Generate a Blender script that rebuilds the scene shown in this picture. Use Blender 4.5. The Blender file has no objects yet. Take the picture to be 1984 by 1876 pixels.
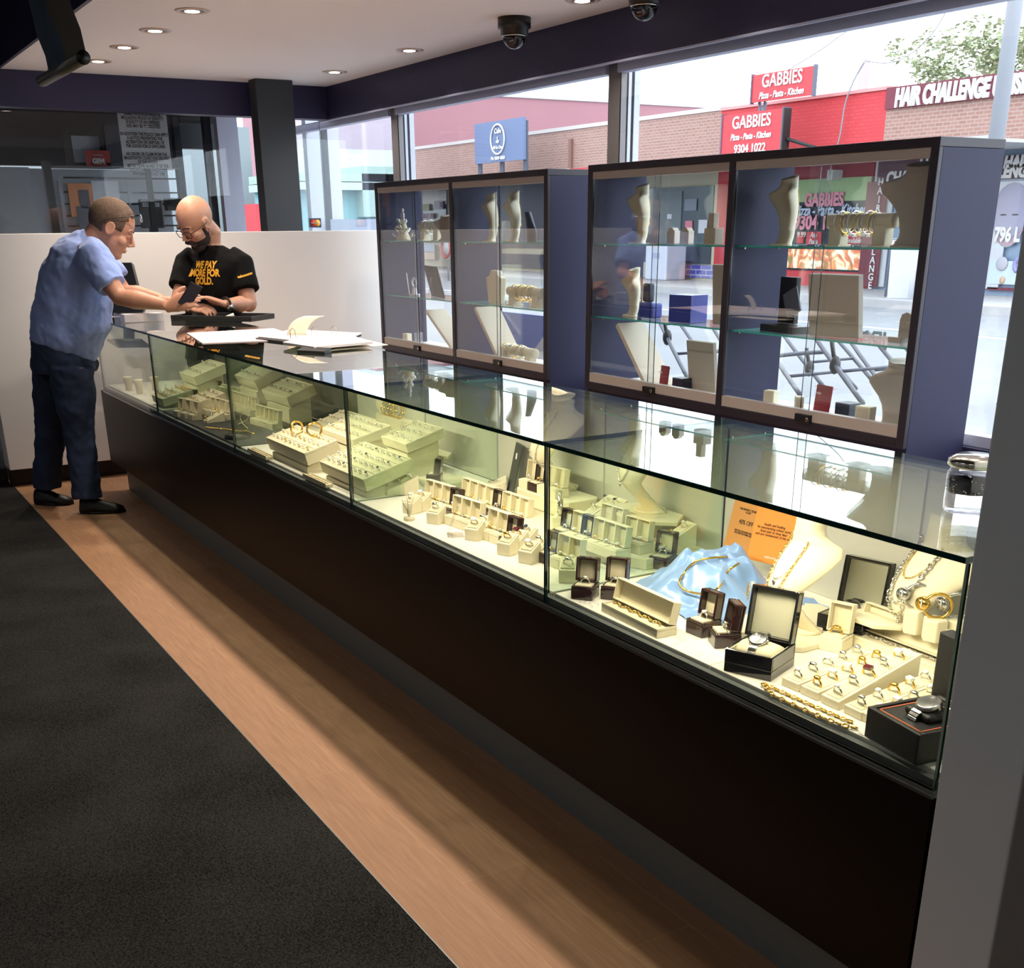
import bpy, bmesh, math, random
from math import pi, sin, cos, radians as RD
from mathutils import Vector as V, Matrix as M4, noise
C = bpy.context.scene.collection
S = bpy.context.scene
# ---------------- camera (solved from the room's vanishing lines), sky, exposure ----------------
CAM_H = 1.5; FOC = 2180.2; PPX, PPY = 992.8, 1325.8
_p, _y, _r = -0.38665, -0.540747, -0.0080906
_f = V((cos(_y)*cos(_p), sin(_y)*cos(_p), sin(_p)))
_rt = _f.cross(V((0, 0, 1))).normalized(); _up = _rt.cross(_f)
CR = _rt*cos(_r)+_up*sin(_r); CU = -_rt*sin(_r)+_up*cos(_r)
cd = bpy.data.cameras.new('camera'); cam = bpy.data.objects.new('camera', cd); C.objects.link(cam)
cam.matrix_world = M4(((CR.x, CU.x, -_f.x, 0), (CR.y, CU.y, -_f.y, 0), (CR.z, CU.z, -_f.z, CAM_H), (0, 0, 0, 1)))
cd.sensor_fit = 'HORIZONTAL'; cd.sensor_width = 36; cd.lens = 36*FOC/1984
cd.shift_x = -(PPX-992)/1984; cd.shift_y = (PPY-938)/1984; cd.clip_start = 0.02; cd.clip_end = 500
S.camera = cam
W = bpy.data.worlds.new('sky'); S.world = W; W.use_nodes = True
bg = W.node_tree.nodes['Background']; bg.inputs[0].default_value = (0.86, 0.93, 1.0, 1); bg.inputs[1].default_value = 4.3
S.view_settings.view_transform = 'Standard'; S.view_settings.look = 'None'; S.view_settings.gamma = 1
S.view_settings.exposure = 0.42
S.cycles.max_bounces = 9; S.cycles.transparent_max_bounces = 28; S.cycles.glossy_bounces = 5; S.cycles.diffuse_bounces = 3
S.cycles.use_adaptive_sampling = True; S.cycles.adaptive_threshold = 0.03
S.cycles.use_denoising = True; S.cycles.sample_clamp_indirect = 6
S.cycles.caustics_reflective = False; S.cycles.caustics_refractive = False
CEIL = 2.45

def lamp(kind, name, loc, target, energy, color, **k):
    l = bpy.data.lights.new(name, kind); l.energy = energy; l.color = color
    for a, b in k.items(): setattr(l, a, b)
    o = bpy.data.objects.new(name, l); C.objects.link(o); o.location = loc
    o.rotation_euler = (V(target)-V(loc)).to_track_quat('-Z', 'Y').to_euler()
    return o
WARM = (1.0, 0.86, 0.72)
LROW1 = [7.95-0.655*i for i in range(11)]; LROW2 = [7.77, 6.66, 5.8, 4.89, 4.0, 3.1, 2.2]
for x in LROW1: lamp('SPOT', 'downlight_or_fill_lamp', (x, -1.87, CEIL-0.03), (x, -1.87, 0), 36, WARM, spot_size=RD(125), spot_blend=0.9, shadow_soft_size=0.03)
for x in LROW2: lamp('SPOT', 'downlight_or_fill_lamp', (x, -3.34, CEIL-0.03), (x, -3.34, 0), 14, WARM, spot_size=RD(125), spot_blend=0.9, shadow_soft_size=0.03)
for x in (0.6, 2.6, 4.6, 6.6): lamp('SPOT', 'downlight_or_fill_lamp', (x, 0.6, CEIL-0.03), (x, 0.6, 0), 5, WARM, spot_size=RD(140), spot_blend=1, shadow_soft_size=0.04)  # unseen row over the carpet, added as ambient fill
for x in (-0.5, 2.2, 4.9): lamp('AREA', 'room_fill_lamp', (x, 1.9, 2.9), (x, 1.9, 0), 5, (.96, .98, 1.0), shape='RECTANGLE', size=1.2, size_y=.6)  # unseen soft fill lamps, added to lift the grey wall end and carpet
for i in range(5):   # strip lamps tucked under the front top rail of each case module
    x = 1.67+1.2*i
    lamp('AREA', 'case_strip_lamp', (x, -1.485, 1.0), (x, -1.84, 0.62), (4.0, 3.4, 3.2, 1.8, 1.2)[i], (1.0, 0.86, 0.62), shape='RECTANGLE', size=1.0, size_y=0.02, spread=RD(135))

# ---------------- pixel -> plane ----------------
def ray(x, y): return (CR*((x-PPX)/FOC) - CU*((y-PPY)/FOC) + _f)
CO = V((0, 0, CAM_H))
def onz(x, y, z): d = ray(x, y); return CO+d*((z-CAM_H)/d.z)
def ony(x, y, Y): d = ray(x, y); return CO+d*(Y/d.y)
def onx(x, y, X): d = ray(x, y); return CO+d*(X/d.x)

# ---------------- materials ----------------
def lin(c): return tuple((v/255/12.92 if v/255 <= .04045 else ((v/255+.055)/1.055)**2.4) for v in c)
MC = {}
DIMC = [1.0]
def mat(name, col, rough=0.5, metal=0.0, bump=0.0, bs=40, var=0.0, vs=8, coat=0.0, spec=0.5, emit=None, es=1.0, sheen=0.0, sub=0.0, stretch=None):
    if name in MC: return MC[name]
    m = bpy.data.materials.new(name); m.use_nodes = True; MC[name] = m
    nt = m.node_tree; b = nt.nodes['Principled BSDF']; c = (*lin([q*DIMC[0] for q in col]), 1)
    b.inputs['Base Color'].default_value = c; b.inputs['Roughness'].default_value = rough
    b.inputs['Metallic'].default_value = metal; b.inputs['Coat Weight'].default_value = coat
    b.inputs['Specular IOR Level'].default_value = spec; b.inputs['Sheen Weight'].default_value = sheen
    if sub: b.inputs['Subsurface Weight'].default_value = sub; b.inputs['Subsurface Radius'].default_value = (.01, .004, .002)
    if emit: b.inputs['Emission Color'].default_value = (*lin(emit), 1); b.inputs['Emission Strength'].default_value = es
    if bump or var:
        tc = nt.nodes.new('ShaderNodeTexCoord'); src = tc.outputs['Object']
        if stretch:
            mp = nt.nodes.new('ShaderNodeMapping'); mp.inputs['Scale'].default_value = stretch; nt.links.new(src, mp.inputs[0]); src = mp.outputs[0]
        n = nt.nodes.new('ShaderNodeTexNoise'); n.inputs['Scale'].default_value = bs; n.inputs['Detail'].default_value = 3; nt.links.new(src, n.inputs['Vector'])
        if bump:
            bp = nt.nodes.new('ShaderNodeBump'); bp.inputs['Strength'].default_value = bump; bp.inputs['Distance'].default_value = 0.005
            nt.links.new(n.outputs['Fac'], bp.inputs['Height']); nt.links.new(bp.outputs[0], b.inputs['Normal'])
        if var:
            n2 = nt.nodes.new('ShaderNodeTexNoise'); n2.inputs['Scale'].default_value = vs; n2.inputs['Detail'].default_value = 4; nt.links.new(src, n2.inputs['Vector'])
            r = nt.nodes.new('ShaderNodeValToRGB'); r.color_ramp.elements[0].position = .3; r.color_ramp.elements[1].position = .7
            r.color_ramp.elements[0].color = (*[v*(1-var) for v in c[:3]], 1); r.color_ramp.elements[1].color = (*[min(1, v*(1+var)) for v in c[:3]], 1)
            nt.links.new(n2.outputs['Fac'], r.inputs[0]); nt.links.new(r.outputs[0], b.inputs['Base Color'])
    return m
def glass(name, tint, ior=1.5, dirt=0.0, gain=1.0):
    if name in MC: return MC[name]
    m = bpy.data.materials.new(name); m.use_nodes = True; MC[name] = m; nt = m.node_tree; nt.nodes.clear()
    N = nt.nodes.new; L = nt.links.new
    out = N('ShaderNodeOutputMaterial'); mx = N('ShaderNodeMixShader'); tr = N('ShaderNodeBsdfTransparent'); gl = N('ShaderNodeBsdfGlossy')
    gl.inputs['Roughness'].default_value = 0.0; gl.inputs['Color'].default_value = (1, 1, 1, 1)
    tr.inputs[0].default_value = (*tint, 1)
    geo = N('ShaderNodeNewGeometry'); fr = N('ShaderNodeFresnel'); mp = N('ShaderNodeMapRange')
    mp.inputs['To Min'].default_value = ior; mp.inputs['To Max'].default_value = 1/ior
    L(geo.outputs['Backfacing'], mp.inputs['Value']); L(mp.outputs[0], fr.inputs['IOR'])
    f = fr.outputs[0]
    if gain != 1.0 or dirt:
        ml = N('ShaderNodeMath'); ml.operation = 'MULTIPLY_ADD'; ml.inputs[1].default_value = gain; ml.inputs[2].default_value = dirt; ml.use_clamp = True
        L(f, ml.inputs[0]); f = ml.outputs[0]
    L(f, mx.inputs[0]); L(tr.outputs[0], mx.inputs[1]); L(gl.outputs[0], mx.inputs[2]); L(mx.outputs[0], out.inputs[0])
    return m
def bricks(name, c1, c2, mort, scale=1.0, w=0.23, h=0.086, rough=0.8, ms=0.012, axis='XZ'):
    if name in MC: return MC[name]
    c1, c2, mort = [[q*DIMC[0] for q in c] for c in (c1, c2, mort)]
    m = bpy.data.materials.new(name); m.use_nodes = True; MC[name] = m; nt = m.node_tree; b = nt.nodes['Principled BSDF']
    tc = nt.nodes.new('ShaderNodeTexCoord'); sp = nt.nodes.new('ShaderNodeSeparateXYZ'); cb = nt.nodes.new('ShaderNodeCombineXYZ')
    nt.links.new(tc.outputs['Object'], sp.inputs[0]); nt.links.new(sp.outputs[axis[0]], cb.inputs[0]); nt.links.new(sp.outputs[axis[1]], cb.inputs[1])
    br = nt.nodes.new('ShaderNodeTexBrick'); br.inputs['Scale'].default_value = scale
    br.inputs['Color1'].default_value = (*lin(c1), 1); br.inputs['Color2'].default_value = (*lin(c2), 1); br.inputs['Mortar'].default_value = (*lin(mort), 1)
    br.inputs['Brick Width'].default_value = w; br.inputs['Row Height'].default_value = h; br.inputs['Mortar Size'].default_value = ms
    nt.links.new(cb.outputs[0], br.inputs['Vector']); nt.links.new(br.outputs['Color'], b.inputs['Base Color']); b.inputs['Roughness'].default_value = rough
    return m

# ---------------- mesh builder ----------------
I4 = M4.Identity(4)
class MB:
    def __init__(s): s.v = []; s.f = []; s.m = []; s.s = []
    def add(s, vs, fs, m=0, T=None, sm=False):
        o = len(s.v); s.v += [tuple((T @ V(p)) if T is not None else p) for p in vs]
        s.f += [tuple(o+i for i in f) for f in fs]; s.m += [m]*len(fs); s.s += [sm]*len(fs); return s
    def box(s, x0, x1, y0, y1, z0, z1, m=0, T=None):
        x0, x1 = min(x0, x1), max(x0, x1); y0, y1 = min(y0, y1), max(y0, y1); z0, z1 = min(z0, z1), max(z0, z1)
        vs = [(x, y, z) for z in (z0, z1) for y in (y0, y1) for x in (x0, x1)]
        return s.add(vs, [(0, 2, 3, 1), (4, 5, 7, 6), (0, 1, 5, 4), (2, 6, 7, 3), (0, 4, 6, 2), (1, 3, 7, 5)], m, T)
    def hexa(s, b, t, m=0, T=None):
        return s.add(list(b)+list(t), [(3, 2, 1, 0), (4, 5, 6, 7), (0, 1, 5, 4), (1, 2, 6, 5), (2, 3, 7, 6), (3, 0, 4, 7)], m, T)
    def prism(s, poly, z0, z1, m=0, T=None, sm=False, top=None):
        n = len(poly); tp = top or poly
        return s.add([(x, y, z0) for x, y in poly]+[(x, y, z1) for x, y in tp], [tuple(range(n-1, -1, -1)), tuple(range(n, 2*n))]+[(i, (i+1) % n, n+(i+1) % n, n+i) for i in range(n)], m, T, sm)
    def tube(s, pts, r, n=8, m=0, closed=False, T=None, caps=True, flat=1.0):
        pts = [V(p) for p in pts]; k = len(pts); rr = r if isinstance(r, (list, tuple)) else [r]*k
        vs = []; up = None
        for i, p in enumerate(pts):
            t = (pts[(i+1) % k]-pts[i-1]) if closed else (pts[min(i+1, k-1)]-pts[max(i-1, 0)])
            t = t.normalized() if t.length > 1e-9 else V((0, 0, 1))
            if up is None: up = V((0, 0, 1)) if abs(t.z) < .9 else V((1, 0, 0))
            a = t.cross(up); a = a.normalized() if a.length > 1e-6 else t.orthogonal().normalized()
            b = a.cross(t).normalized(); up = b
            for j in range(n): g = 2*pi*j/n; vs.append(p+a*cos(g)*rr[i]+b*sin(g)*rr[i]*flat)
        fs = []; 
        for i in range(k if closed else k-1):
            for j in range(n): q = (i+1) % k; fs.append((i*n+j, i*n+(j+1) % n, q*n+(j+1) % n, q*n+j))
        if not closed and caps: fs += [tuple(range(n-1, -1, -1)), tuple((k-1)*n+j for j in range(n))]
        return s.add([tuple(v) for v in vs], fs, m, T, True)
    def cyl(s, p0, p1, r0, r1=None, n=16, m=0, T=None): return s.tube([p0, p1], [r0, r0 if r1 is None else r1], n, m, T=T)
    def lathe(s, prof, n=20, m=0, T=None, sm=True):
        vs = [(r*cos(2*pi*j/n), r*sin(2*pi*j/n), z) for r, z in prof for j in range(n)]; k = len(prof)
        fs = [(i*n+j, i*n+(j+1) % n, (i+1)*n+(j+1) % n, (i+1)*n+j) for i in range(k-1) for j in range(n)]
        if prof[0][0] > 1e-6: fs.append(tuple(range(n-1, -1, -1)))
        if prof[-1][0] > 1e-6: fs.append(tuple((k-1)*n+j for j in range(n)))
        return s.add(vs, fs, m, T, sm)
    def ball(s, c, r, n=12, m=0, T=None):
        rx, ry, rz = r if isinstance(r, (tuple, list)) else (r, r, r); k = max(4, n//2); vs = []
        for i in range(k+1):
            a = pi*i/k
            for j in range(n): g = 2*pi*j/n; vs.append((c[0]+rx*sin(a)*cos(g), c[1]+ry*sin(a)*sin(g), c[2]-rz*cos(a)))
        return s.add(vs, [(i*n+j, i*n+(j+1) % n, (i+1)*n+(j+1) % n, (i+1)*n+j) for i in range(k) for j in range(n)], m, T, True)
    def torus(s, c, R, r, n=16, k=6, m=0, T=None, ax='z', sq=1.0, a0=0, a1=2*pi):
        full = abs(a1-a0-2*pi) < 1e-6; pts = []
        for i in range(n if full else n+1):
            a = a0+(a1-a0)*i/n; x, y = R*cos(a), R*sin(a)*sq
            pts.append({'z': (c[0]+x, c[1]+y, c[2]), 'y': (c[0]+x, c[1], c[2]+y), 'x': (c[0], c[1]+x, c[2]+y)}[ax])
        return s.tube(pts, r, k, m, closed=full, T=T)
    def loft(s, rings, m=0, T=None, closed=True, caps=True):
        n = len(rings[0]); vs = [tuple(p) for r in rings for p in r]; k = len(rings)
        fs = [(i*n+j, i*n+(j+1) % n, (i+1)*n+(j+1) % n, (i+1)*n+j) for i in range(k-1) for j in range(n if closed else n-1)]
        if caps and closed: fs += [tuple(range(n-1, -1, -1)), tuple((k-1)*n+j for j in range(n))]
        return s.add(vs, fs, m, T, True)
    def mesh(s, name, mats):
        me = bpy.data.meshes.new(name); me.from_pydata(s.v, [], s.f); bm = bmesh.new(); bm.from_mesh(me)
        bm.verts.ensure_lookup_table(); bmesh.ops.remove_doubles(bm, verts=bm.verts, dist=1e-6) if len(s.v) < 60000 and False else None
        bm.free()
        for a in (mats if isinstance(mats, (list, tuple)) else [mats]): me.materials.append(a)
        me.polygons.foreach_set('material_index', s.m); me.polygons.foreach_set('use_smooth', s.s); me.update(); return me

def node(name, data=None, parent=None, T=None, mods=()):
    o = bpy.data.objects.new(name, data); C.objects.link(o)
    if parent is not None: o.parent = parent
    if T is not None: o.matrix_local = T
    for md in mods:
        if md[0] == 'bevel':
            b = o.modifiers.new('bevel', 'BEVEL'); b.width = md[1]; b.segments = md[2] if len(md) > 2 else 2; b.limit_method = 'ANGLE'; b.angle_limit = RD(40)
        if md[0] == 'sub': b = o.modifiers.new('sub', 'SUBSURF'); b.levels = b.render_levels = md[1]
    return o
def tagit(o, label, cat, group=None, kind=None):
    if label: o['label'] = label
    if cat: o['category'] = cat
    if group: o['group'] = group
    if kind: o['kind'] = kind
    return o
def single(name, mb, mats, label, cat, group=None, T=None, mods=()): return tagit(node(name, mb.mesh(name, mats), None, T, mods), label, cat, group)
def thing(name, label, cat, T=None, group=None): return tagit(node(name, None, None, T), label, cat, group)
def part(name, mb, mats, parent, T=None, mods=(), label=None):
    o = node(name, mb.mesh(name, mats), parent, T, mods)
    if label: o['label'] = label
    return o
def struct(name, mb, mats, mods=(), parent=None, label=None):
    o = node(name, mb.mesh(name, mats), parent, None, mods)
    if parent is None: o['kind'] = 'structure'
    if label: o['label'] = label
    return o
# kits: a list of parts (name, mesh, mods, label, sub-parts) built once and placed many times
def K(name, mb, mats, mods=(), label=None, subs=()): return (name, mb.mesh(name, mats), mods, label, subs)
def put(kit, name, label, cat, T, group=None, scale=None):
    if scale: T = T @ M4.Diagonal((*scale, 1))
    if len(kit) == 1 and not kit[0][4]:
        return tagit(node(name, kit[0][1], None, T, kit[0][2]), label, cat, group)
    t = thing(name, label, cat, T, group)
    def rec(k, par):
        o = node(k[0], k[1], par, None, k[2])
        if k[3]: o['label'] = k[3]
        for q in k[4]: rec(q, o)
    for k in kit: rec(k, t)
    return t
def TR(x, y, z, rz=0.0): return M4.Translation((x, y, z)) @ M4.Rotation(rz, 4, 'Z')
def frame(o, u, v):   # local x along u-o, y towards v-o, z = normal
    o, u, v = V(o), V(u), V(v); x = (u-o).normalized(); z = x.cross(v-o).normalized(); y = z.cross(x)
    return M4(((x.x, y.x, z.x, o.x), (x.y, y.y, z.y, o.y), (x.z, y.z, z.z, o.z), (0, 0, 0, 1)))
FC = {}
def text(name, body, size, T, mt, parent=None, extrude=0.002, off=0.0, align='CENTER', shear=0.0, sx=1.0, spc=1.0, label=None):
    cu = bpy.data.curves.new(name, 'FONT'); cu.body = body; cu.size = size; cu.extrude = extrude; cu.offset = off; cu.align_x = align; cu.align_y = 'CENTER'; cu.shear = shear; cu.space_character = spc; cu.space_line = 0.85
    cu.materials.append(mt); cu.resolution_u = 3
    key = (body, size, extrude, off, align, shear, spc, mt.name); me = FC.get(key)
    if me is None:
        tmp = bpy.data.objects.new(name, cu); C.objects.link(tmp); me = FC[key] = bpy.data.meshes.new_from_object(tmp.evaluated_get(bpy.context.evaluated_depsgraph_get())); bpy.data.objects.remove(tmp)
        me.materials.clear(); me.materials.append(mt); me.name = name
    o = bpy.data.objects.new(name, me); C.objects.link(o); o.parent = parent
    T = T @ M4.Diagonal((sx, 1, 1, 1))
    if parent is not None: o.matrix_local = T
    else: o.matrix_world = T
    if label: o['label'] = label
    return o
def facing(x, y, z, d='+y'):   # matrix for text standing upright, readable when looked at from that side
    a = {'+y': (V((-1, 0, 0)), V((0, 0, 1)), V((0, 1, 0))), '-x': (V((0, -1, 0)), V((0, 0, 1)), V((-1, 0, 0))), '-y': (V((1, 0, 0)), V((0, 0, 1)), V((0, -1, 0)))}[d]
    return M4(((a[0].x, a[1].x, a[2].x, x), (a[0].y, a[1].y, a[2].y, y), (a[0].z, a[1].z, a[2].z, z), (0, 0, 0, 1)))
GROUND = -0.15
# ---------------- shared materials ----------------
PURPLE = mat('aubergine_paint', (42, 38, 74), .55); BLACKL = mat('black_laminate', (12, 9, 11), .42, spec=.2, bump=.05, bs=300)
CREAMW = mat('cream_wall', (248, 242, 236), .7); GREYW = mat('grey_wall', (240, 248, 252), .6)
CREAM = mat('cream_leatherette', (228, 220, 192), .55, bump=.15, bs=900); CREAMD = mat('cream_velvet', (214, 206, 176), .9, sheen=.3)
WOODB = mat('dark_lacquer', (48, 26, 28), .12, coat=.6); BLKBOX = mat('black_lacquer', (24, 24, 30), .1, coat=.6)
STEEL = mat('polished_steel', (200, 200, 200), .18, 1.0); GOLD = mat('yellow_gold', (232, 190, 98), .2, 1.0); SILVER = mat('silver', (225, 222, 212), .16, 1.0)
ALU = mat('brushed_aluminium', (150, 156, 156), .35, .8); BLACK = mat('black_plastic', (16, 16, 18), .4); DARK = mat('dark_void', (10, 11, 14), .6)
WHITE = mat('white_laminate', (236, 233, 222), .45); PAPER = mat('white_paper', (244, 236, 232), .8); CHROME = mat('chrome', (190, 185, 180), .1, 1.0)
GEDGE = mat('green_glass_edge', (8, 58, 52), .12, coat=.5); TEDGE = mat('teal_glass_edge', (70, 190, 178), .2, coat=.3)
GFRONT = glass('case_front_glass', (.935, .95, .93)); GTOP = glass('case_top_glass', (.84, .88, .865), gain=1.25, dirt=.03); GDIV = glass('case_divider_glass', (.885, .955, .88), dirt=.015)
GCAB = glass('cabinet_glass', (.97, .98, .98)); GSHELF = glass('shelf_glass', (.93, .97, .96)); GWIN = glass('window_glass', (.97, .985, .99), dirt=.01)
PURLAM = mat('aubergine_laminate', (44, 45, 74), .55, spec=.25); PURFR = mat('aubergine_edge', (32, 26, 40), .45); TRACK = mat('grey_track', (165, 156, 150), .45)
# timber and carpet
def wood_floor():
    m = bpy.data.materials.new('oak_vinyl_plank'); m.use_nodes = True; nt = m.node_tree; b = nt.nodes['Principled BSDF']; N = nt.nodes.new; L = nt.links.new
    tc = N('ShaderNodeTexCoord'); br = N('ShaderNodeTexBrick'); mp = N('ShaderNodeMapping'); mp.inputs['Location'].default_value = (-2.11, 1.12, 0)
    L(tc.outputs['Object'], mp.inputs[0]); L(mp.outputs[0], br.inputs['Vector']); br.inputs['Scale'].default_value = 1
    br.inputs['Brick Width'].default_value = 1.175; br.inputs['Row Height'].default_value = .18; br.inputs['Mortar Size'].default_value = .0012; br.offset = 0.37
    br.inputs['Color1'].default_value = (*lin((196, 150, 114)), 1); br.inputs['Color2'].default_value = (*lin((187, 141, 105)), 1); br.inputs['Mortar'].default_value = (*lin((204, 164, 128)), 1)
    m2 = N('ShaderNodeMapping'); m2.inputs['Scale'].default_value = (3, 38, 1); n = N('ShaderNodeTexNoise'); n.inputs['Scale'].default_value = 2.2; n.inputs['Detail'].default_value = 6; n.inputs['Distortion'].default_value = .8
    L(tc.outputs['Object'], m2.inputs[0]); L(m2.outputs[0], n.inputs['Vector'])
    r = N('ShaderNodeValToRGB'); r.color_ramp.elements[0].position = .3; r.color_ramp.elements[0].color = (.72, .68, .64, 1); r.color_ramp.elements[1].position = .68; r.color_ramp.elements[1].color = (1.08, 1.06, 1.04, 1)
    L(n.outputs['Fac'], r.inputs[0]); mx = N('ShaderNodeMix'); mx.data_type = 'RGBA'; mx.blend_type = 'MULTIPLY'; mx.inputs['Factor'].default_value = .55
    L(br.outputs['Color'], mx.inputs['A']); L(r.outputs[0], mx.inputs['B']); L(mx.outputs['Result'], b.inputs['Base Color']); b.inputs['Roughness'].default_value = .5
    return m
def carpet_mat():
    m = bpy.data.materials.new('charcoal_carpet'); m.use_nodes = True; nt = m.node_tree; b = nt.nodes['Principled BSDF']; N = nt.nodes.new; L = nt.links.new
    tc = N('ShaderNodeTexCoord'); n = N('ShaderNodeTexNoise'); n.inputs['Scale'].default_value = 190; n.inputs['Detail'].default_value = 3; L(tc.outputs['Object'], n.inputs['Vector'])
    n3 = N('ShaderNodeTexNoise'); n3.inputs['Scale'].default_value = 3; L(tc.outputs['Object'], n3.inputs['Vector'])
    r = N('ShaderNodeValToRGB'); r.color_ramp.elements[0].position = .38; r.color_ramp.elements[0].color = (*lin((20, 20, 20)), 1); r.color_ramp.elements[1].position = .72; r.color_ramp.elements[1].color = (*lin((66, 66, 64)), 1)
    ad = N('ShaderNodeMath'); ad.operation = 'MULTIPLY_ADD'; ad.inputs[1].default_value = .25; L(n3.outputs['Fac'], ad.inputs[0]); 
    sb = N('ShaderNodeMath'); sb.operation = 'MULTIPLY'; sb.inputs[1].default_value = .85; L(n.outputs['Fac'], sb.inputs[0]); L(sb.outputs[0], ad.inputs[2])
    L(ad.outputs[0], r.inputs[0]); L(r.outputs[0], b.inputs['Base Color']); b.inputs['Roughness'].default_value = .95; b.inputs['Specular IOR Level'].default_value = .1
    bp = N('ShaderNodeBump'); bp.inputs['Strength'].default_value = .6; bp.inputs['Distance'].default_value = .004; L(n.outputs['Fac'], bp.inputs['Height']); L(bp.outputs[0], b.inputs['Normal'])
    return m
XN = -3.0; YL = 4.0; XB = 8.6; YB = -3.62; BZ = 2.236; PT = 1.48
struct('floor', MB().box(XN, XB+4, -3.8, -0.942, -.1, 0), wood_floor())
struct('floor', MB().box(XN, XB+4, -0.942, YL, -.1, 0.004), carpet_mat())
struct('trim_1', MB().box(XN, 7.68, -0.944, -0.941, 0, .0055), ALU, label='thin metal edging between carpet and timber')
struct('ceiling', MB().box(XN, XB, YB-.2, -1.39, CEIL, CEIL+.12), mat('ceiling_paint', (252, 249, 250), .8))
struct('ceiling', MB().box(XN, XB+4, -1.39, YL, 3.0, 3.1).box(XB, XB+4, -3.9, -1.39, 3.0, 3.1), mat('dark_ceiling', (42, 40, 48), .8))
struct('trim_2', MB().box(XN, XB, -1.39, -1.37, CEIL-.012, 3.0), PURPLE, label='aubergine fascia at the edge of the lowered ceiling')
struct('wall_right', MB().box(XN, XB, YB-.14, YB, BZ, 3.1), PURPLE, label='aubergine bulkhead above the street windows')
struct('wall_far', MB().box(XB, XB+.14, YB-.14, YL, BZ, 3.0), PURPLE, label='aubergine bulkhead above the far partition')
struct('wall_right', MB().box(.95, 9.6, YB-.16, YB-.02, -.2, .72), PURPLE, label='low wall under the street windows')
struct('wall_near', MB().box(XN-.1, XN, -3.8, YL, 0, 3.1), CREAMW); struct('wall_far', MB().box(12.6, 12.7, -1.6, YL, 0, 3.0), GREYW, label='grey end wall of the room beyond'); struct('wall_left', MB().box(XN, XB+4, YL, YL+.1, 0, 3.1), CREAMW)
struct('wall_right', MB().box(XN, .95, YB-.14, YB, 0, 3.1), GREYW)
struct('wall_near', MB().box(.912, 1.058, YB, -1.452, 0, CEIL), GREYW, label='grey wall end beside the near end of the counter', mods=(('bevel', .004),))
# partition behind the men
struct('wall_far', MB().box(7.6, 7.8, -3.6, -.931, .114, PT), CREAMW, mods=(('bevel', .003),), label='cream half height partition')
struct('baseboard_far', MB().box(7.685, 7.75, -3.6, -.935, 0, .114).box(7.74, 8.6, -.93, -.6, 0, .1), BLACK)
struct('wall_far', MB().box(7.9, 8.0, -.99, 1.2, 0, 2.2), mat('slate_panel', (70, 76, 84), .5), label='slate panel left of the partition')
p = thing('column', 'square charcoal column rising behind the cream partition to the ceiling', 'column', TR(8.34, -3.13, 0))
part('shaft', MB().box(0, .14, -.134, .137, 0, CEIL), mat('charcoal_paint', (46, 49, 53), .55), p, mods=(('bevel', .004),))

# ---------------- the counter ----------------
YF = -1.46; YK = -2.04; ZT = 1.024; DZ = .645; X0 = 1.07
b = thing('counter_base', 'long black counter base with grey recessed toe kick under the glass showcases', 'counter', TR(X0, YF, 0))
part('front_panel', MB().box(0, 6.13, -.02, 0, .188, .606), BLACKL, b); part('carcass', MB().box(.01, 6.12, -.57, -.02, .188, .60), BLACKL, b)
part('toe_kick', MB().box(.01, 6.1, -.50, -.08, 0, .188), mat('grey_kick', (110, 116, 116), .5), b, label='grey toe kick')
def slab(x0, x1, y0, y1, z0, z1, thin):   # glass slab: large faces clear, edges green
    mb = MB().box(x0, x1, y0, y1, z0, z1); k = {'z': (1, 1, 0, 0, 0, 0), 'y': (0, 0, 1, 1, 0, 0), 'x': (0, 0, 0, 0, 1, 1)}[thin]
    mb.m = [0 if q else 1 for q in k]; return mb
XS = [1.07, 2.272, 3.478, 4.70, 5.915, 7.12]
names = ['end one by the grey wall, holding watches and blue satin', 'second from the grey wall, full of ring boxes', 'middle one, holding sloping ring trays', 'with ring boxes on a dark mat', 'end one beside the man in blue']
for i in range(5):
    a, c = XS[i], XS[i+1]; w = c-a
    t = thing('glass_showcase', 'glass showcase of the counter, '+names[i], 'showcase', TR(a, YF, .606), 'glass showcase modules along the counter')
    part('front_glass', slab(.003, w-.003, -.008, 0, .014, .407, 'y'), [GFRONT, GEDGE], t)
    part('top_glass', slab(.0015, w-.0015, -.588, .004, .408, .418, 'z'), [GTOP, GEDGE], t)
    part('end_glass', slab(w-.008, w-.001, -.578, -.01, .04, .406, 'x'), [GDIV if i < 4 else GFRONT, GEDGE], t)
    if i == 0: part('end_glass', slab(.001, .01, -.578, -.01, .014, .406, 'x'), [GFRONT, GEDGE], t)
    part('channel', MB().box(0, w, -.012, .003, 0, .006, 1).box(0, w, -.02, .001, .006, .014, 0).box(0, w, -.024, -.009, .012, .030), [ALU, CHROME], t, label='metal channel holding the front glass')
    dm = [WHITE, WHITE, WHITE, mat('dark_mat', (52, 54, 52), .7), WHITE][i]
    part('deck', MB().box(.003, w/2-.0008, -.575, -.026, 0, .039).box(w/2+.0008, w-.009, -.575, -.026, 0, .039), dm, t, mods=(('bevel', .002),), label='white display deck' if i != 3 else 'deck covered with a dark mat')
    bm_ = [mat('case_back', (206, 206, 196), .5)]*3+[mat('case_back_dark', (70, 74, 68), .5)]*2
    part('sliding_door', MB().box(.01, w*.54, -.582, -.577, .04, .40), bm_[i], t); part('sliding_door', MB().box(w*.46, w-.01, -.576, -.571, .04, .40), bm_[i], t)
    for z0_, z1_ in ((.398, .407), (0, .01)): part('door_track', MB().box(0, w, -.588, -.568, z0_, z1_), ALU, t)

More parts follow.
